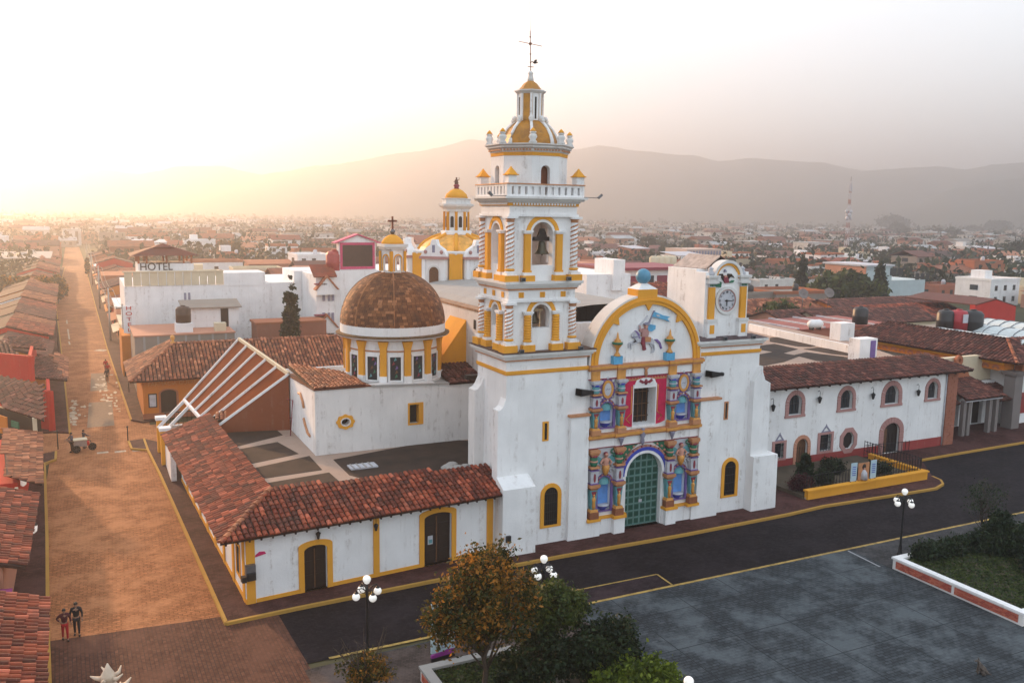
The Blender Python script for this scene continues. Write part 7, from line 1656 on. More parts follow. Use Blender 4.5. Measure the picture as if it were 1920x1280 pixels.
for k in range(4): xx = x0+.8+k*(x1-x0)/4; q = MB(); q.lathe([(1.0, z0), (1.0, z0+2.6), (.6, z0+3.0)], 12, xx, 152); q.build('cylinder', CREAM, t)
t, x0, x1, z = pbox('pink_block', 'long pinkish block of many small windows beyond the clock turret', 'building', 1287, 1352, 467, 240, plaster('pale_pink_paint', (.6, .45, .38), amount=.5), 12)
for i in range(12):
    for j in range(2): xx = x0+(i+.5)*(x1-x0)/12; q = MB(); q.box(xx-.35, xx+.35, 239.9, 240, z-1.9-j*3, z-.6-j*3); q.build('window', MGREY, t)
# right side
bb = gz(1640, 578, 0)
t = thing('workshop_hall', 'pale blue-white workshop hall with bare brick side and large windows', 'hall', (bb.x, bb.y, 0))
yy = bb.y; x0, z0 = Y(1626, 500, yy); x1, z1 = Y(1748, 525, yy); xm = Y(1672, 520, yy)[0]
PALEB = plaster('pale_blue_paint', (.52, .60, .62), amount=.5)
q = MB(); q.box(x0, xm, yy, yy+13, 0, z0); q.build('tall_hall', PALEB, t); q = MB(); q.box(xm, x1, yy+2, yy+12, 0, z1); q.build('low_wing', PALEB, t)
q = MB(); q.box(x0-.15, x0, yy+.2, yy+12.8, 0, z0-.1); q.build('brick_side', PINKW, t)
q = MB(); q.box(x0-.4, xm+.4, yy-.4, yy+13.4, z0, z0+.4); q.build('flat_roof', LGREY, t)
for (pa_, pb) in ((1669, 1680), (1683, 1693)):
    u0, u1 = Y(pa_, 510, yy)[0], Y(pb, 510, yy)[0]; q = MB(); q.box(u0, u1, yy-.1, yy, Y(1680, 516, yy)[1], Y(1680, 502, yy)[1]); q.build('window', GLASS, t)
for (pa_, pb) in ((1716, 1723), (1726, 1733), (1736, 1742)):
    u0, u1 = Y(pa_, 520, yy+2)[0], Y(pb, 520, yy+2)[0]; q = MB(); q.box(u0, u1, yy+1.9, yy+2, Y(1728, 524, yy+2)[1], Y(1728, 512, yy+2)[1]); q.build('window', GLASS, t)
t = thing('red_gabled_house', 'bright red gabled wall with dark roof beside the white canopies', 'house', (120, 100, 0))
yy = 96; pts = [Y(1829, 592, yy), Y(1905, 592, yy), Y(1905, 574, yy), Y(1868, 561, yy), Y(1829, 572, yy)]
q = MB(); q.slab([(pts[0][0], 0), (pts[1][0], 0), pts[2], pts[3], pts[4]], yy, yy+1); q.build('gable_wall', RED, t)
for i, j in ((2, 3), (3, 4)):
    a, b_ = pts[i], pts[j]; q = MB(); q.thick([(a[0], yy, a[1]+.1), (b_[0], yy, b_[1]+.1), (b_[0], yy+14, b_[1]+.1), (a[0], yy+14, a[1]+.1)], .2); q.build('roof', TILED, t)
tb = thing('tank_platform', 'grey flat roof carrying three big water tanks', 'building', (100, 74, 0))
p = gz(1795, 622, 8.0); q = MB(); q.box(p.x-6, p.x+9, p.y-2.5, p.y+6, 0, 8.0); q.build('walls', GREYB, tb)
for k, (px, m_, nm) in enumerate(((1771, TANKB, 'black water tank left standing next to the red one on the grey roof'), (1796, plain('red_plastic', (.38, .02, .03), .4), 'bright red water tank with white label among black tanks'), (1822, TANKB, 'black water tank against the white ribbed roof'))):
    p = gz(px, 618+k*.6, 8.0); water_tank(p.x, p.y, 8.0, 1.0+.1*k, 2.5, nm, m_)
    if k == 1: q = MB(); q.slab(rect(-.75, .05, 1.0, 2.0), -1.2, -1.1); o = q.build('label_panel', LGREY, bpy.data.objects['water_tank'] if False else [x for x in bpy.data.objects if x.get('label') == nm][0], True)
p = gz(1612, 607, 7.0); water_tank(p.x, p.y, 7.0, 1.0, 2.4, 'black water tank beside the white stair hut on the tile roof', TANKB)
p = gz(1528, 618, 7.0); t = thing('gas_tank', 'small white horizontal gas tank on the terrace behind the parish house', 'gas tank', (p.x, p.y, 7.0))
q = MB(Matrix.Translation((0, 0, .75)) @ Matrix.Rotation(PI/2, 4, 'Y')); q.lathe([(.02, -1.1), (.4, -1.0), (.55, -.7), (.55, .7), (.4, 1.0), (.02, 1.1)], 14); q.build('vessel', W, t, True)
for s in (-.6, .6): q = MB(); q.box(s-.08, s+.08, -.35, .35, 0, .4); q.build('foot', IRON, t, True)
t, x0, x1, z = pbox('white_store', 'white flat-roofed store wall behind the terrace', 'building', 1576, 1602, 606, 73, W, 1.6)
# telecom mast
p = gz(1585, 492, 0); mt = thing('telecom_mast', 'tall red and white lattice telecom mast with drum antennas', 'mast', (p.x, p.y, 0))
Hm = gy(1586, 340, p.y).z; hw = .013*Hm; ROSEW = plain('mast_red', (.30, .13, .11), .6)
nseg = 14
for k in range(nseg):
    z0, z1 = Hm*k/nseg, Hm*(k+1)/nseg; w0, w1 = hw*(1.5-.95*k/nseg), hw*(1.5-.95*(k+1)/nseg)
    q = MB()
    for sx, sy in ((-1, -1), (1, -1), (1, 1), (-1, 1)):
        q.beam((sx*w0, sy*w0, z0), (sx*w1, sy*w1, z1), .16, .16)
    for (s0, s1) in (((-1, -1), (1, -1)), ((1, -1), (1, 1)), ((1, 1), (-1, 1)), ((-1, 1), (-1, -1))):
        q.beam((s0[0]*w0, s0[1]*w0, z0), (s1[0]*w1, s1[1]*w1, z1), .08, .08); q.beam((s1[0]*w0, s1[1]*w0, z0), (s0[0]*w1, s0[1]*w1, z1), .08, .08)
    q.build('lattice_section', ROSEW if k % 2 == 0 else LGREY, mt, True)
for k in range(6):
    a = k*1.05; q = MB(Matrix.Translation((hw*1.9*math.cos(a), hw*1.9*math.sin(a), Hm*(.55+.04*(k % 3)))) @ Matrix.Rotation(a, 4, 'Z') @ Matrix.Rotation(PI/2, 4, 'Y')); q.lathe([(.8, -.4), (1.0, .2), (.8, .5)], 12); q.build('drum_antenna', LGREY, mt, True)
for k in range(5): q = MB(); a = k*1.3; q.box(hw*1.1*math.cos(a)-.25, hw*1.1*math.cos(a)+.25, hw*1.1*math.sin(a)-.25, hw*1.1*math.sin(a)+.25, Hm*.88, Hm*.95); q.build('panel_antenna', LGREY, mt, True)
q = MB(); q.tube([(0, 0, Hm), (0, 0, Hm*1.06)], .12, 5); q.build('spike', GREYM, mt, True)
for k, (px, pt, pb_, w) in enumerate(((1468, 458, 478, 132), (1640, 462, 480, 60), (1725, 470, 480, 75), (1835, 446, 456, 60))):
    p = gz(px+w/2, pb_+3, 0); x0 = Y(px, pb_, p.y)[0]; x1 = Y(px+w, pb_, p.y)[0]; z = Y(px+w/2, pt, p.y)[1]
    t = thing('warehouse', ('long grey warehouse with pale sheet roof at the foot of the mast', 'cream warehouse with white vaulted roof in the valley', 'long pale greenhouse roof in the fields', 'white farm shed at the far edge of the fields')[k], 'warehouse', ((x0+x1)/2, p.y, 0))
    q = MB(); q.box(x0, x1, p.y, p.y+30, 0, z*.62); q.build('walls', (GREYB, CREAM, LGREY, CREAM)[k], t)
    q = MB(); q.thick([(x0, p.y-.5, z*.62), (x1, p.y-.5, z*.62), (x1, p.y+15, z), (x0, p.y+15, z)], .3); q.build('sheet_roof', LGREY, t); q = MB(); q.thick([(x0, p.y+30, z*.62), (x1, p.y+30, z*.62), (x1, p.y+15, z), (x0, p.y+15, z)], .3); q.build('sheet_roof', LGREY, t)
# satellite dishes on the terrace
for k, (px, py) in enumerate(((1504, 560), (1552, 558))):
    p = gz(px, py+14, 7.2); t = thing('satellite_dish', ('grey mesh satellite dish in front of the round tree', 'grey mesh satellite dish beside the rooftop cabinets')[k], 'satellite dish', (p.x, p.y, 7.0), 0, 'satellite dishes')
    q = MB(Matrix.Translation((0, 0, 2.1)) @ Matrix.Rotation(-.3, 4, 'Z') @ Matrix.Rotation(math.radians(65), 4, 'X')); q.lathe([(.02, 0), (.5, .08), (.85, .26), (.83, .28), (.5, .1), (.02, .02)], 16); q.build('dish', STONE, t, True)
    q = MB(); q.tube([(0, 0, 0), (0, 0, 2.1)], .06, 6); q.build('mast', GREYM, t, True); q = MB(); q.tube([(0, 0, 2.1), (.05, -.7, 2.45)], .03, 5); q.build('feed_arm', GREYM, t, True)
RTER = plaster('red_terrace_paint', (.34, .12, .10), amount=.8)
t = thing('red_terrace_building', 'low building with red painted roof under the satellite dishes', 'building', (100, 100, 0))
p = gz(1500, 612, 6.6); q = MB(); q.box(p.x-9, p.x+14, p.y-3, p.y+7, 0, 6.6); q.build('walls', BRICKR, t); q = MB(); q.box(p.x-9.2, p.x+14.2, p.y-3.2, p.y+7.2, 6.6, 6.75); q.build('painted_roof', RTER, t)
for k in range(5): q = MB(); q.box(p.x-8+k*4.5, p.x-7.7+k*4.5, p.y-3.2, p.y+7.2, 6.75, 6.95); q.build('roof_upstand', LGREY, t)
for k, (px, py, w_, d_, m_, lab) in enumerate(((1560, 604, 9, 5, TILED, 'dark old tile roof behind the white store'), (1660, 604, 12, 5, TILED, 'long dark tile roof behind the arcade ridge'), (1740, 596, 11, 6, TILE, 'brown tile roof left of the water tanks'), (1480, 585, 10, 6, TILEL, 'pale tile roof beyond the red terrace'), (1690, 582, 13, 7, TILED, 'wide brown tile roof below the workshop hall'))):
    p = gz(px, py, 4.5); h = thing('tile_roofed_house', lab, 'house', (p.x, p.y, 0)); q = MB(); q.box(p.x-w_, p.x+w_, p.y, p.y+2*d_, 0, 4.4); q.build('walls', (PINKW, CREAM, W, TERRA, ORG)[k], h)
    tile_roof(h, [(p.x-w_-.5, p.y-.5, 4.4), (p.x+w_+.5, p.y-.5, 4.4), (p.x+w_+.5, p.y+d_, 6.2), (p.x-w_-.5, p.y+d_, 6.2)], m_, seed=200+k, pitch=.5, row=.7, r=.19); q = MB(); q.thick([(p.x-w_-.5, p.y+2*d_+.5, 4.4), (p.x+w_+.5, p.y+2*d_+.5, 4.4), (p.x+w_+.5, p.y+d_, 6.2), (p.x-w_-.5, p.y+d_, 6.2)], .15); q.build('rear_roof', DECK, h)
    q = MB(frame(p.x-w_, p.y+2*d_, 0, -PI/2)); q.slab([(0, 4.4), (2*d_, 4.4), (d_, 6.0)], 0, .25); q.build('gable', (PINKW, CREAM, W, TERRA, ORG)[k], h)
# ---------------------------------------------------------------- trees in the town
def tpx(name, label, px, pbase, ptop, wpx, leaf, seed, z=0.0, round_=True, **kw):
    b = gz(px, pbase, z); top = gy(px, ptop, b.y).z-z; rad = (Y(px+wpx/2, pbase, b.y)[0]-Y(px-wpx/2, pbase, b.y)[0])/2
    spec = [((0, 0, top*.58), (rad, rad, top*.40)), ((rad*.35, 0, top*.45), (rad*.6, rad*.6, top*.3)), ((-rad*.4, 0, top*.42), (rad*.55, rad*.55, top*.28)), ((0, 0, top*.75), (rad*.6, rad*.6, top*.25))]
    d = dict(lsize=max(.25, rad*.09), ncl=110, per=26, spread=rad*.11); d.update(kw)
    return tree(name, label, (b.x, b.y, z), top, spec, leaf, d['lsize'], d['ncl'], d['per'], d['spread'], max(.15, rad*.08), seed)
def cpx(label, px, pbase, ptop, wpx, seed, z=0.0, leaf=None):
    b = gz(px, pbase, z); top = gy(px, ptop, b.y).z-z; rad = (Y(px+wpx/2, pbase, b.y)[0]-Y(px-wpx/2, pbase, b.y)[0])/2
    return cypress(label, (b.x, b.y, z), top, rad, seed, leaf)
cypress('tall slim cypress in front of the white hotel wall', (gy(546, 640, 104).x, 104, 0), gy(546, 518, 104).z, 1.25, 1)
cpx('slim cypress left of the round green tree', 1500, 578, 472, 18, 2)
cpx('slim cypress in front of the workshop hall', 1645, 590, 488, 22, 3)
tpx('round_tree', 'broad round green tree beside the satellite dishes', 1582, 590, 514, 92, LEAFG, 4, ncl=170, per=34)
tpx('bushy_tree', 'olive green bushy tree behind the parish terrace', 1462, 640, 566, 66, LEAFG, 5)
for k, (px, pb_, pt, w) in enumerate(((1212, 486, 441, 30), (1240, 486, 452, 24), (1288, 486, 450, 30), (1310, 484, 458, 20))):
    tpx('hazy_tree', ('widest and tallest hazy conifer in the clump beyond the white silos', 'low hazy tree second in the clump beyond the white silos', 'broad hazy tree at the pink block end of the clump', 'small hazy tree touching the pink block')[k], px, pb_, pt, w, LEAFD, 10+k)
for k, (px, pb_, pt, w) in enumerate(((556, 520, 474, 46), (432, 505, 452, 56), (600, 512, 480, 18), (165, 520, 482, 10))):
    tpx('hazy_tree', ('round golden tree above the hotel roof beside the guest house', 'wide golden tree rising behind the hotel parapet', 'small pointed tree beside the red water tank', 'thin pointed tree beside the long street')[k], px, pb_, pt, w, LEAFO, 20+k)
for k in range(9):
    tpx('street_tree', 'amber-lit leafy tree in the clump before the long shed', 5+k*13, 575-(k % 3)*3, 516+(k % 2)*6, 44, LEAFO, 30+k)['group'] = 'trees before the long shed'  # amber sunlight is put into these trees' orange leaf colour
for k, (px, pb_, pt, w) in enumerate(((1680, 445, 418, 22), (1672, 437, 406, 40), (1702, 448, 428, 16), (1760, 500, 470, 22), (1690, 505, 470, 60), (1826, 442, 425, 24), (1870, 440, 415, 30), (1905, 500, 455, 40), (1810, 490, 460, 14), (1560, 470, 452, 20), (1440, 470, 452, 22), (1770, 452, 430, 40))):
    tpx('valley_tree', ('dark pointed conifer beside the cream warehouse', 'broad dark treetop on the valley rim', 'narrow conifer near the cream warehouse', 'dark round tree before the fields', 'low dark grove behind the workshop hall', 'dark tree at the field edge', 'tall dark tree by the farm shed', 'large dark tree near the valley farm', 'small pointed tree amid rooftops', 'tree beside the mast foot', 'tree beyond the long warehouse', 'pale grove over the greenhouse')[k], px, pb_, pt, w, LEAFD, 50+k)
# ---------------------------------------------------------------- the town: nearest houses one by one, the rest as one mass
def proj(p):
    q = _R.T @ (np.array(p)-CAM); return 960+_f*q[0]/q[2], 640+_f*q[1]/q[2], q[2]
def townmat(name, stops):
    m, nt, b = _new(name); at = N(nt, 'ShaderNodeAttribute', attribute_name='tint')
    col = ramp(nt, at.outputs['Fac'], stops); nt.nodes[-1]
    for n in nt.nodes:
        if n.type == 'VALTORGB': n.color_ramp.interpolation = 'CONSTANT'
    v = coords(nt); col = mixc(nt, ramp(nt, noise(nt, v, .3, 5), [(.4, 0), (.75, .45)]), col, (.12, .1, .085))
    nt.links.new(col, b.inputs['Base Color']); b.inputs['Roughness'].default_value = .9; b.inputs['Specular IOR Level'].default_value = .15
    return m
TOWNC = townmat('town_mass', [(0, (.02, .02, .02)), (.1, (.62, .6, .58)), (.38, (.45, .42, .38)), (.5, (.36, .17, .11)), (.64, (.30, .27, .24)), (.76, (.48, .26, .17)), (.86, (.16, .055, .035)), (.94, (.45, .46, .47))])
rt = random.Random(99); cells = []
def keep_out(x, y):
    if -14 < x < 9 and y < 520: return True
    if x < 48 and y < 150: return True
    if x < 135 and y < 130: return True
    if x < 9 and y < 345: return True
    for (cx, cy_, r_) in ((bb.x, bb.y+10, 34), (92, 155, 16), (58, 110, 14)):
        if abs(x-cx) < r_ and abs(y-cy_) < r_: return True
    return False
y = 132.0
while y < 1500:
    x = -420.0
    while x < 1150:
        step = 13+y*.008; xx, yy = x+rt.uniform(-2, 2), y+rt.uniform(-2.5, 2.5); x += step
        if keep_out(xx, yy): continue
        px, py, d = proj((xx, yy, 4))
        if d < 50 or px < -50 or px > 1970 or rt.random() < .16+.30*min(1, max(0, (d-500)/700)): continue
        cells.append((d, xx, yy, px))
    y += 14+y*.012
cells.sort()
WALLS = [('white', W), ('white', WD), ('cream', CREAM), ('bare brick', BRICKR), ('salmon', PINKW), ('grey block', GREYB), ('terracotta', TERRA), ('concrete grey', CONC)]
def dims(): return rt.uniform(4, 7.5), rt.uniform(3.5, 6), rt.choice((3.2, 3.4, 4, 5.8, 6.2, 6.4, 8.5))
NIND = 270; mass = MB()
GUNI = {}
for i, (d, x, y, px) in enumerate(cells):
    hx, hy, hh = dims(); rot = rt.gauss(0, .05); kind = rt.random(); wi = rt.choice((0, 0, 0, 1, 2, 3, 3, 4, 5, 5, 6, 7)); M = frame(x, y, 0, rot)
    if i < NIND:
        nm, m_ = WALLS[wi]
        rk = 'flat roof' if kind < .62 else ('tile roof' if kind < .88 else 'sheet roof')
        nst = 'two-storey' if hh > 5 else 'single-storey'
        feat = rt.choice(('a roof tank', 'a bare parapet', 'a stair hut'))
        side = 'in golden haze' if px < 620 else ('behind the church' if px < 1330 else 'below the mast')
        lab = '%s %s house with %s%s, %s' % (nst, nm, rk, ('and '+feat[2:]).join((' ', '')) if kind < .62 else '', side)
        t = thing('town_house', lab, 'house', (x, y, 0), rot, 'town houses: '+lab)
        q = MB(); q.box(-hx, hx, -hy, hy, -.05, hh); q.build('walls', m_, t, True)
        if kind < .62:
            q = MB(); q.box(-hx-.1, hx+.1, -hy-.1, -hy+.15, hh, hh+.6); q.box(-hx-.1, hx+.1, hy-.15, hy+.1, hh, hh+.6); q.box(-hx-.1, -hx+.15, -hy+.15, hy-.15, hh, hh+.6); q.box(hx-.15, hx+.1, -hy+.15, hy-.15, hh, hh+.6); q.build('parapet', m_ if rt.random() < .6 else TERRA, t, True)
            if feat == 'a roof tank':
                q = MB(); q.lathe([(.6, hh), (.6, hh+1.3), (.2, hh+1.6)], 10, hx*.4, 0); q.build('roof_tank', TANKB if rt.random() < .6 else LGREY, t, True)
            elif feat == 'a stair hut':
                q = MB(); q.box(-hx*.6, -hx*.1, -hy*.3, hy*.5, hh, hh+2.4); q.build('stair_hut', m_, t, True)
        elif kind < .88:
            q = MB(); q.thick([(-hx-.5, -hy-.5, hh), (hx+.5, -hy-.5, hh), (hx+.5, 0, hh+1.9), (-hx-.5, 0, hh+1.9)], .15); q.thick([(-hx-.5, hy+.5, hh), (hx+.5, hy+.5, hh), (hx+.5, 0, hh+1.9), (-hx-.5, 0, hh+1.9)], .15); q.build('roof', rt.choice((TILE, TILED, TILEL)), t, True)
            q = MB(); q.slab([(-hy, hh), (hy, hh), (0, hh+1.7)], -hx, -hx+.2); q.M = None; o = q.build('gable', m_, t, True); o.rotation_euler = (0, 0, PI/2)
        else:
            q = MB(); q.thick([(-hx-.3, -hy-.3, hh+.1), (hx+.3, -hy-.3, hh+.1), (hx+.3, hy+.3, hh+.9), (-hx-.3, hy+.3, hh+.9)], .08); q.build('sheet_roof', LGREY if rt.random() < .6 else TERRA, t, True)
        nf = 1 if hh < 5 else (2 if hh < 8 else 3)
        for fl in range(nf):
            for k in range(rt.choice((2, 2, 3))):
                u = -hx*.62+k*hx*.62; q = MB(); q.box(u-.55, u+.55, -hy-.06, -hy, 1.0+fl*2.8, 2.3+fl*2.8); q.build('window', GLASS if rt.random() < .7 else WOODD, t, True)
            q = MB(); q.box(-hx-.06, -hx, -hy*.3, hy*.15, 1.0+fl*2.8, 2.3+fl*2.8); q.build('window', GLASS, t, True)
    else:
        mass.M = M; tw_ = rt.choice((.15, .2, .3, .4, .55, .55, .7, .8))
        mass.box(-hx, hx, -hy, hy, -.05, hh, tw_)
        if kind < .55: mass.box(-hx-.2, hx+.2, -hy-.2, hy+.2, hh, hh+.35, rt.choice((tw_, .7, .97)))
        else: mass.taper(-hx-.5, hx+.5, -hy-.5, hy+.5, hh, hh+1.7, 0, hy+.4, rt.choice((.9, .9, .97, .7)))
        for k in range(2): u = -hx*.5+k*hx; mass.box(u-.7, u+.7, -hy-.06, -hy, 1.0, hh-.7, .02)
mass.M = None
tag(mass.build('distant_town', TOWNC), 'pale mass of far roofs and walls spread over the valley', 'town', kind='stuff')
# scattered trees among far roofs and over the valley floor, one mass
rv = np.random.default_rng(4); C, S, T = [], [], []
for k in range(6500):
    d = 260*math.exp(rv.uniform(0, 1)**.85*2.1); px = rv.uniform(-40, 1960); dr = ray(px, 420); hn = math.hypot(dr[0], dr[1]); x, y = dr[0]/hn*d, dr[1]/hn*d
    if (-12 < x < 7 and y < 520): continue
    hh = rv.uniform(3, 9)*(1+d/4000); n_ = 34 if d < 700 else (18 if d < 1300 else 8)
    p = np.array([x, y, hh*.5])+rv.normal(size=(n_, 3))*np.array([hh*.28, hh*.28, hh*.24]); C.append(p); S.append(rv.uniform(.5, 1.0, n_)*hh*(.17 if d < 700 else (.24 if d < 1300 else .4))); T.append(np.clip(rv.normal(rv.uniform(.1, .8), .1, n_), 0, 1))
C = np.concatenate(C); C[:, 2] = np.maximum(C[:, 2], .3)
o = link('valley_woods', leafmesh('valley_woods', C, np.concatenate(S), np.concatenate(T), LEAFD, 9)); tag(o, 'scattered woods and hedges over the hazy valley', 'woods', kind='stuff')
# ---------------------------------------------------------------- plaza: planters, lamps, trees
def planter(label, x0, x1, y0, y1, hgt, panels, name='planter', cop=WD):
    t = thing(name, label, 'planter', ((x0+x1)/2, (y0+y1)/2, 0))
    for (a, b_, c, d) in ((x0, x0+.3, y0, y1), (x1-.3, x1, y0, y1), (x0+.3, x1-.3, y1-.3, y1), (x0+.3, x1-.3, y0, y0+.3)):
        q = MB(); q.box(a, b_, c, d, 0, hgt-.12); q.build('wall', WD, t)
    for (a, b_, c, d) in ((x0-.07, x0+.38, y0-.07, y1+.07), (x1-.38, x1+.07, y0-.07, y1+.07), (x0+.38, x1-.38, y1-.38, y1+.07), (x0+.38, x1-.38, y0-.07, y0+.38)):
        q = MB(); q.box(a, b_, c, d, hgt-.12, hgt); q.build('coping', cop, t)
    # brick panels laid brick by brick on the faces towards the square
    n = panels
    for k in range(n):
        a, b_ = y0+.25+(y1-y0-.3)*k/n, y0+(y1-y0-.3)*(k+1)/n+.05
        q = MB(); q.box(x0-.035, x0, a, b_, .12, hgt-.2); pn = q.build('brick_panel', ROSE, t)
        rows = 5; L = .2
        for j in range(rows):
            z = .125+j*(hgt-.33)/rows; yy = a-(L*.5 if j % 2 else 0)
            while yy < b_-.06:
                s0, s1 = max(a, yy)+.008, min(b_, yy+L)-.008
                if s1-s0 > .04: q = MB(); q.box(x0-.055-.006*rt.random(), x0-.034, s0, s1, z+.008, z+(hgt-.33)/rows-.008); q.build('brick', BRK[rt.randrange(3)], pn)
                yy += L
    q = MB(); q.box(x0+.3, x1-.3, y0+.3, y1-.3, 0, hgt-.2); q.build('soil', DIRT, t)
    return t
BRK = [plain('brick_a', (.46, .10, .06), .8), plain('brick_b', (.38, .075, .05), .8), plain('brick_c', (.52, .15, .09), .8)]
planter('white planter with red brick panels and dark clipped hedges at the plaza edge', 43.2, 66.0, 26.9, 35.15, .75, 2, cop=W)
planter('low white planter with brick face under the autumn tree', 12.75, 17.3, 27.0, 34.9, .7, 1, cop=CONC)
planter('white planter corner among the bushes beside the big tree', 17.7, 22.0, 24.0, 32.9, .7, 1, cop=CONC)
def lawn(x0, x1, y0, y1, z, n, seed, label):
    r = np.random.default_rng(seed); C = np.stack([r.uniform(x0, x1, n), r.uniform(y0, y1, n), np.full(n, z)+r.uniform(0, .06, n)], 1)
    o = link('lawn_grass', leafmesh('lawn_grass', C, r.uniform(.05, .12, n), r.uniform(0, .8, n), LEAFG, seed, .8)); tag(o, label, 'grass', kind='stuff')
lawn(43.6, 65.6, 27.3, 34.8, .57, 26000, 1, 'short dark lawn inside the plaza planter'); lawn(13.1, 17.0, 27.3, 34.6, .52, 7000, 2, 'short lawn under the autumn tree')
def hedge(name, label, base, spec, seed, leaf=LEAFD, ls=.11, ncl=260, per=40, spread=.16, cat='hedge'):
    r = np.random.default_rng(seed); t = thing(name, label, cat, base)
    C, T = clumps(r, spec, ncl, per, spread, .75); C[:, 2] = np.maximum(C[:, 2], .02)
    link('foliage', leafmesh('foliage', C, r.uniform(.6, 1.2, len(C))*ls, T, leaf, seed), t)
    q = MB(); [q.tube([(c[0], c[1], -.05), (c[0]*1.02, c[1]*1.02, c[2])], .05, 5) for c, rd in spec]; q.build('stems', BARK, t, True); return t
hedge('clipped_hedge', 'long low clipped hedge along the planter corner by the lamp post', (46.2, 34.4, .55), [((-1.3+k*.65, .1-.02*k, .35), (.5, .42, .42)) for k in range(6)], 1)
hedge('topiary_bush', 'stepped round topiary bush with a knob on top in the planter', (50.8, 33.6, .55), [((0, 0, .5), (1.6, 1.3, .75)), ((.3, 0, 1.1), (1.1, 1.0, .6)), ((.2, .2, 1.75), (.55, .55, .5)), ((-1.3, .4, .4), (.8, .7, .55))], 2, ncl=420)
hedge('clipped_hedge', 'dark rounded hedge mass filling the far part of the planter', (52.0, 30.8, .55), [((-1.5, -.5, .5), (1.6, 1.2, .8)), ((.6, .3, .6), (1.8, 1.3, .95)), ((2.6, 0, .5), (1.5, 1.2, .8)), ((-2.6, -1.5, .3), (1.1, .9, .55))], 3, ncl=520)
hedge('clipped_hedge', 'low hedge row beyond the topiary bush', (55.5, 34.0, .55), [((k*.9-1.8, 0, .4), (.7, .5, .5)) for k in range(6)], 4)
def globe_lamp(x, y, label, H=4.3, yaw=.35):
    t = thing('globe_lamp', label, 'street lamp', (x, y, 0), yaw, 'globe lamp posts round the plaza')
    q = MB(); q.lathe([(.2, 0), (.2, .12), (.13, .2), (.1, .6), (.075, .75), (.06, H-.9), (.085, H-.85), (.05, H-.7), (.05, H-.3)], 12); q.build('post', IRON, t, True)
    q = MB(); q.lathe([(.05, H-.36), (.12, H-.32), (.12, H-.29)], 10); q.ball((0, 0, H-.14), .19, 16, 10); q.build('globe', GLOBE, t, True)
    for k in range(4):
        a = k*PI/2; c, s = math.cos(a), math.sin(a)
        q = MB(); q.tube([(0, 0, H-.75), (.25*c, .25*s, H-.52), (.5*c, .5*s, H-.5), (.56*c, .56*s, H-.62)], .026, 6); q.tube([(.1*c, .1*s, H-.8), (.3*c, .3*s, H-.72), (.4*c, .4*s, H-.55)], .018, 5); q.build('arm', IRON, t, True)
        q = MB(); q.lathe([(.03, H-.6), (.1, H-.66), (.1, H-.69)], 10, .56*c, .56*s); q.build('gallery', IRON, t, True)
        q = MB(); q.ball((.56*c, .56*s, H-.85), .185, 16, 10); q.build('globe', GLOBE, t, True)
globe_lamp(11.02, 37.37, 'globe street lamp standing beside the bare little tree', yaw=.2)
globe_lamp(19.67, 36.17, 'globe street lamp rising behind the autumn tree', yaw=.55)
globe_lamp(45.42, 36.5, 'globe street lamp at the corner of the hedge planter', yaw=.0)
globe_lamp(19.12, 23.88, 'globe street lamp whose top shows beside the bushes in front of the plaza', yaw=.3)
# trees of the square
tree('autumn_tree', 'leafy tree turning orange in the low planter on the plaza', (14.6, 31.6, .5), 6.4, [((-1.1, -.2, 4.5), (1.25, 1.2, .9)), ((.4, .3, 5.6), (.85, .9, .8)), ((1.5, .2, 4.9), (.8, .8, .6)), ((-.5, 0, 5.9), (.8, .8, .6)), ((-2.1, 0, 3.9), (.75, .8, .6)), ((.6, -.3, 3.6), (1.1, 1.0, .7)), ((-1.0, .2, 3.1), (.9, .8, .55)), ((1.9, 0, 3.6), (.6, .7, .5)), ((-.3, .2, 4.9), (1.2, 1.0, .9))], LEAFO, .085, 230, 80, .26, .14, 3, nends=34)
tree('green_tree', 'small green tree behind the globe lamp beside the autumn tree', (18.1, 32.0, .5), 4.3, [((0, 0, 3.4), (1.2, 1.1, .85)), ((.6, 0, 3.0), (.9, .9, .7)), ((-.5, 0, 2.6), (.8, .8, .7))], LEAFG, .085, 150, 60, .17, .08, 4, nends=18)
tree('dark_shrub', 'dark tangled shrub under the two trees', (16.7, 31.2, .5), 2.6, [((0, 0, 1.6), (1.5, 1.2, 1.0)), ((1.0, .2, 1.2), (1.0, .9, .8)), ((-.8, 0, 1.0), (1.0, .9, .7))], LEAFD, .085, 170, 55, .18, .06, 5, cat='shrub', nends=14)
tree('round_shrub', 'dark green round shrub with pale shoots beside the square', (19.6, 30.4, .5), 3.1, [((0, 0, 1.5), (1.6, 1.4, 1.1)), ((.6, 0, 2.2), (1.0, .9, .8)), ((-.7, 0, 2.0), (.9, .9, .7))], LEAFD, .085, 230, 60, .18, .07, 6, cat='shrub', nends=14)
tree('lime_shrub', 'bright lime green shrub at the near end of the planting', (20.1, 28.6, .3), 2.2, [((0, 0, 1.2), (1.7, 1.4, .95)), ((.8, -.2, 1.0), (1.1, 1.0, .75)), ((-.9, 0, 1.1), (1.0, .9, .7))], leafmat('lime_leaf', (.04, .06, .01), (.10, .14, .015), (.22, .27, .03), .4), .09, 230, 60, .18, .06, 7, cat='shrub', nends=10)
bt_ = tree('bare_tree', 'small half-bare tree with yellow leaves and dark twigs beside the lamp', (10.2, 34.6, 0), 2.4, [((-.1, 0, 1.3), (.85, .7, .6)), ((.7, 0, .9), (.5, .5, .4)), ((-.9, 0, 1.5), (.35, .3, .25))], LEAFO, .08, 46, 40, .15, .07, 8, nends=8)
r8 = np.random.default_rng(18); tg = MB()
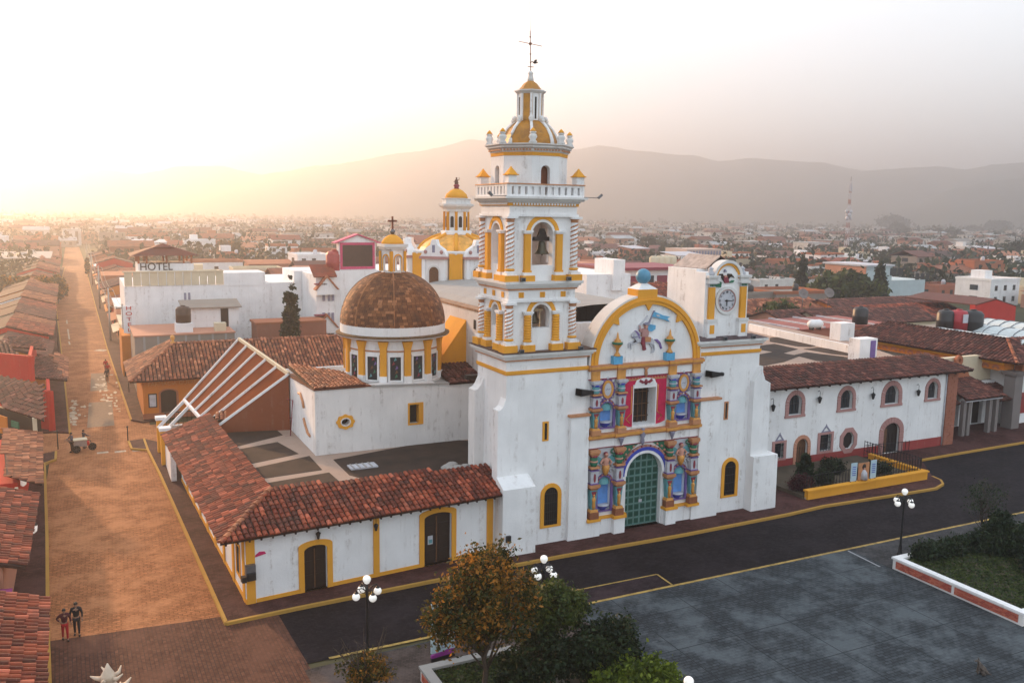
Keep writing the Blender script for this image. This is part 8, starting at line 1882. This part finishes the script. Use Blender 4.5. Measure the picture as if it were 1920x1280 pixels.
for k in range(16):
    a = r8.uniform(0, 2*PI); l = r8.uniform(.9, 1.7); e = Vector((math.cos(a)*l, math.sin(a)*l*.7, 1.5+r8.uniform(.2, 1.5))); m1 = Vector((e.x*.45+r8.normal()*.1, e.y*.45, .9+e.z*.25)); tg.tube([(0, 0, .5), m1, e], [.04, .025, .008], 5)
    for j in range(4):
        s = m1.lerp(e, r8.uniform(.2, .95)); tg.tube([s, s+Vector((r8.normal()*.25, r8.normal()*.25, r8.uniform(.1, .4)))], [.012, .004], 4)
tg.build('twigs', BARK, bt_, True)
st_ = tree('thin_tree', 'thin open-crowned little tree beyond the topiary bush', (52.3, 36.0, 0), 4.0, [((0, 0, 3.0), (1.5, 1.3, .9)), ((.9, 0, 2.6), (.9, .8, .6)), ((-1.0, 0, 3.1), (.8, .8, .6))], LEAFD, .06, 70, 22, .25, .06, 9, nends=34)
cypress('small clipped conifer in the garden with yellow wall', (49.6, 49.0, .3), 2.6, .55, 61)
for k, (x, y, w, hh) in enumerate(((48.5, 48.2, .8, 1.0), (51.2, 48.5, .6, .9), (54.0, 50.6, 1.0, 1.1), (57.5, 48.8, .9, .9))):
    hedge('garden_shrub', ('maroon-dark shrub at the ramp end of the yellow wall', 'small shrub beside the clipped conifer', 'round shrub under the octagonal window', 'low shrub behind the three banners')[k], (x, y, .35), [((0, 0, hh*.5), (w, w*.8, hh*.55))], 70+k, LEAFD if k else leafmat('maroon_leaf', (.03, .008, .01), (.06, .015, .018), (.10, .03, .03), .2), ncl=60, per=30, cat='shrub')
# information totem
t = thing('info_totem', 'leaning white information panel with purple foot behind the autumn tree', 'sign', (14.3, 36.1, 0), .12)
q = MB(); q.box(-.62, .62, -.06, .06, .55, 3.0); q.build('panel', plain('pale_panel', (.42, .55, .60), .5, var=.08), t, True)
q = MB(); q.box(-.62, .62, -.065, .065, .12, .32); q.build('foot', IRON, t, True)
q = MB(); q.slab([(-.62, .32), (.62, .32), (.62, .56), (.2, .6), (-.62, .45)], -.07, .07); q.build('purple_band', plain('magenta_print', (.30, .03, .28), .5), t, True)
q = MB(); q.slab(rect(-.1, .1, .7, .9), -.07, -.06, [rect(-.05, .05, .75, .85)]); q.build('printed_emblem', MGREY, t, True)
for j in range(6): q = MB(); q.box(-.45, .45, -.066, -.06, 1.2+j*.22, 1.25+j*.22); q.build('printed_line', MGREY, t, True)
# white cut-out ornament on a post
o0 = gz(203, 1275, 4.0)
t = thing('cutout_ornament', 'cream star-tipped ornament standing on a tall post at the crossing', 'ornament', (o0.x, o0.y, 0))
q = MB(); q.tube([(0, 0, 0), (0, 0, 3.7)], .05, 8); q.build('post', IRON, t, True)
OM = plain('cream_enamel', (.62, .48, .36), .6)
for z, s in ((4.25, 1.0), (3.8, 1.35), (3.4, 1.5)):
    q = MB(); q.lathe([(.30*s, z-.2), (.24*s, z), (.1*s, z+.25), (.02, z+.42)], 10); q.build('tier', OM, t, True)
    for k in range(5):
        a = k*2*PI/5+z; q = MB(); q.tube([(.2*s*math.cos(a), .2*s*math.sin(a), z-.16), (.42*s*math.cos(a), .42*s*math.sin(a), z-.1), (.58*s*math.cos(a+.2), .58*s*math.sin(a+.2), z+.06)], [.1*s, .07*s, .02], 6); q.build('curled_tip', OM, t, True)
# ---------------------------------------------------------------- street furniture along the street
def utility_pole(x, y, hh, label, group='utility poles along the street'):
    t = thing('utility_pole', label, 'utility pole', (x, y, 0), 0, group)
    q = MB(); q.lathe([(.16, 0), (.11, hh)], 8); q.build('pole', CONC, t, True); q = MB(); q.box(-.8, .8, -.06, .06, hh-.6, hh-.48); q.build('crossarm', WOODD, t, True)
    for s in (-.7, 0, .7): q = MB(); q.lathe([(.05, hh-.48), (.06, hh-.38), (.02, hh-.3)], 6, s, 0); q.build('insulator', LGREY, t, True)
poles = [(gz(232, 690, 0), 8.5), (gz(205, 640, 0), 8.5), (gz(186, 580, 0), 9), (gz(172, 535, 0), 9), (gz(163, 505, 0), 9)]
for k, (p, hh) in enumerate(poles): utility_pole(p.x+.2, p.y, hh, ('concrete utility pole beside the pharmacy roof', 'utility pole in front of the vertical hotel sign', 'utility pole one span beyond the hotel sign', 'utility pole two spans beyond the hotel sign', 'last utility pole far up the golden street')[k])
for k in range(len(poles)-1):
    a, b_ = poles[k], poles[k+1]
    for s in (-.7, 0, .7):
        q = MB(); q.tube([tuple(Vector((a[0].x+.2+s, a[0].y, a[1]-.3)).lerp(Vector((b_[0].x+.2+s, b_[0].y, b_[1]-.3)), i/10)-Vector((0, 0, 1.1*math.sin(PI*i/10)))) for i in range(11)], .03, 4)
        q.own('overhead_cable', CONC, 'thin sagging cable strung between the utility poles along the street', 'cable', 'overhead cables along the street')
p = gz(110, 664, 0); t = thing('street_post', 'dark slim post on the sidewalk beside the red house', 'post', (p.x, p.y, 0)); q = MB(); q.lathe([(.09, 0), (.06, 5.2)], 8); q.build('shaft', WOODD, t, True); q = MB(); q.box(-.25, .25, -.05, .05, 4.9, 5.1); q.build('cap', WOODD, t, True)
for k, (px, py, top) in enumerate(((240, 826, 1.3), (109, 842, 1.6), (242, 735, 2.4))):
    p = gz(px, py, .15); t = thing('sign_post', ('short dark post on the corner by the yellow kerb bulb', 'dark post at the far corner of the left sidewalk', 'dark sign plate on a thin post outside the pharmacy')[k], 'post', (p.x, p.y, .15)); q = MB(); q.lathe([(.05, 0), (.045, top)], 8); q.build('shaft', IRON, t, True)
    q = MB(); q.box(-.35, .35, -.03, .03, top-.5, top+.1) if k == 2 else q.ball((0, 0, top), .09, 8, 6); q.build('plate' if k == 2 else 'cap', IRON, t, True)
for k, (px, py, lab) in enumerate(((62, 990, 'white glass lantern on a bracket over the left sidewalk'), (43, 903, 'white lantern under the pale tile roof'))):
    p = gz(px, py, 2.6); t = thing('street_lantern', lab, 'lantern', (p.x, p.y, 2.3))
    q = MB(); q.lathe([(.06, 0), (.2, .12), (.24, .45), (.2, .5)], 10); q.build('glass', GLOBE, t, True); q = MB(); q.lathe([(.27, .5), (.2, .58), (.04, .75)], 10); q.build('hood', IRON, t, True)
    q = MB(); q.tube([(0, 0, .7), (-.4, 0, .95), (-1.2, 0, .8)], .03, 6); q.build('bracket', IRON, t, True)
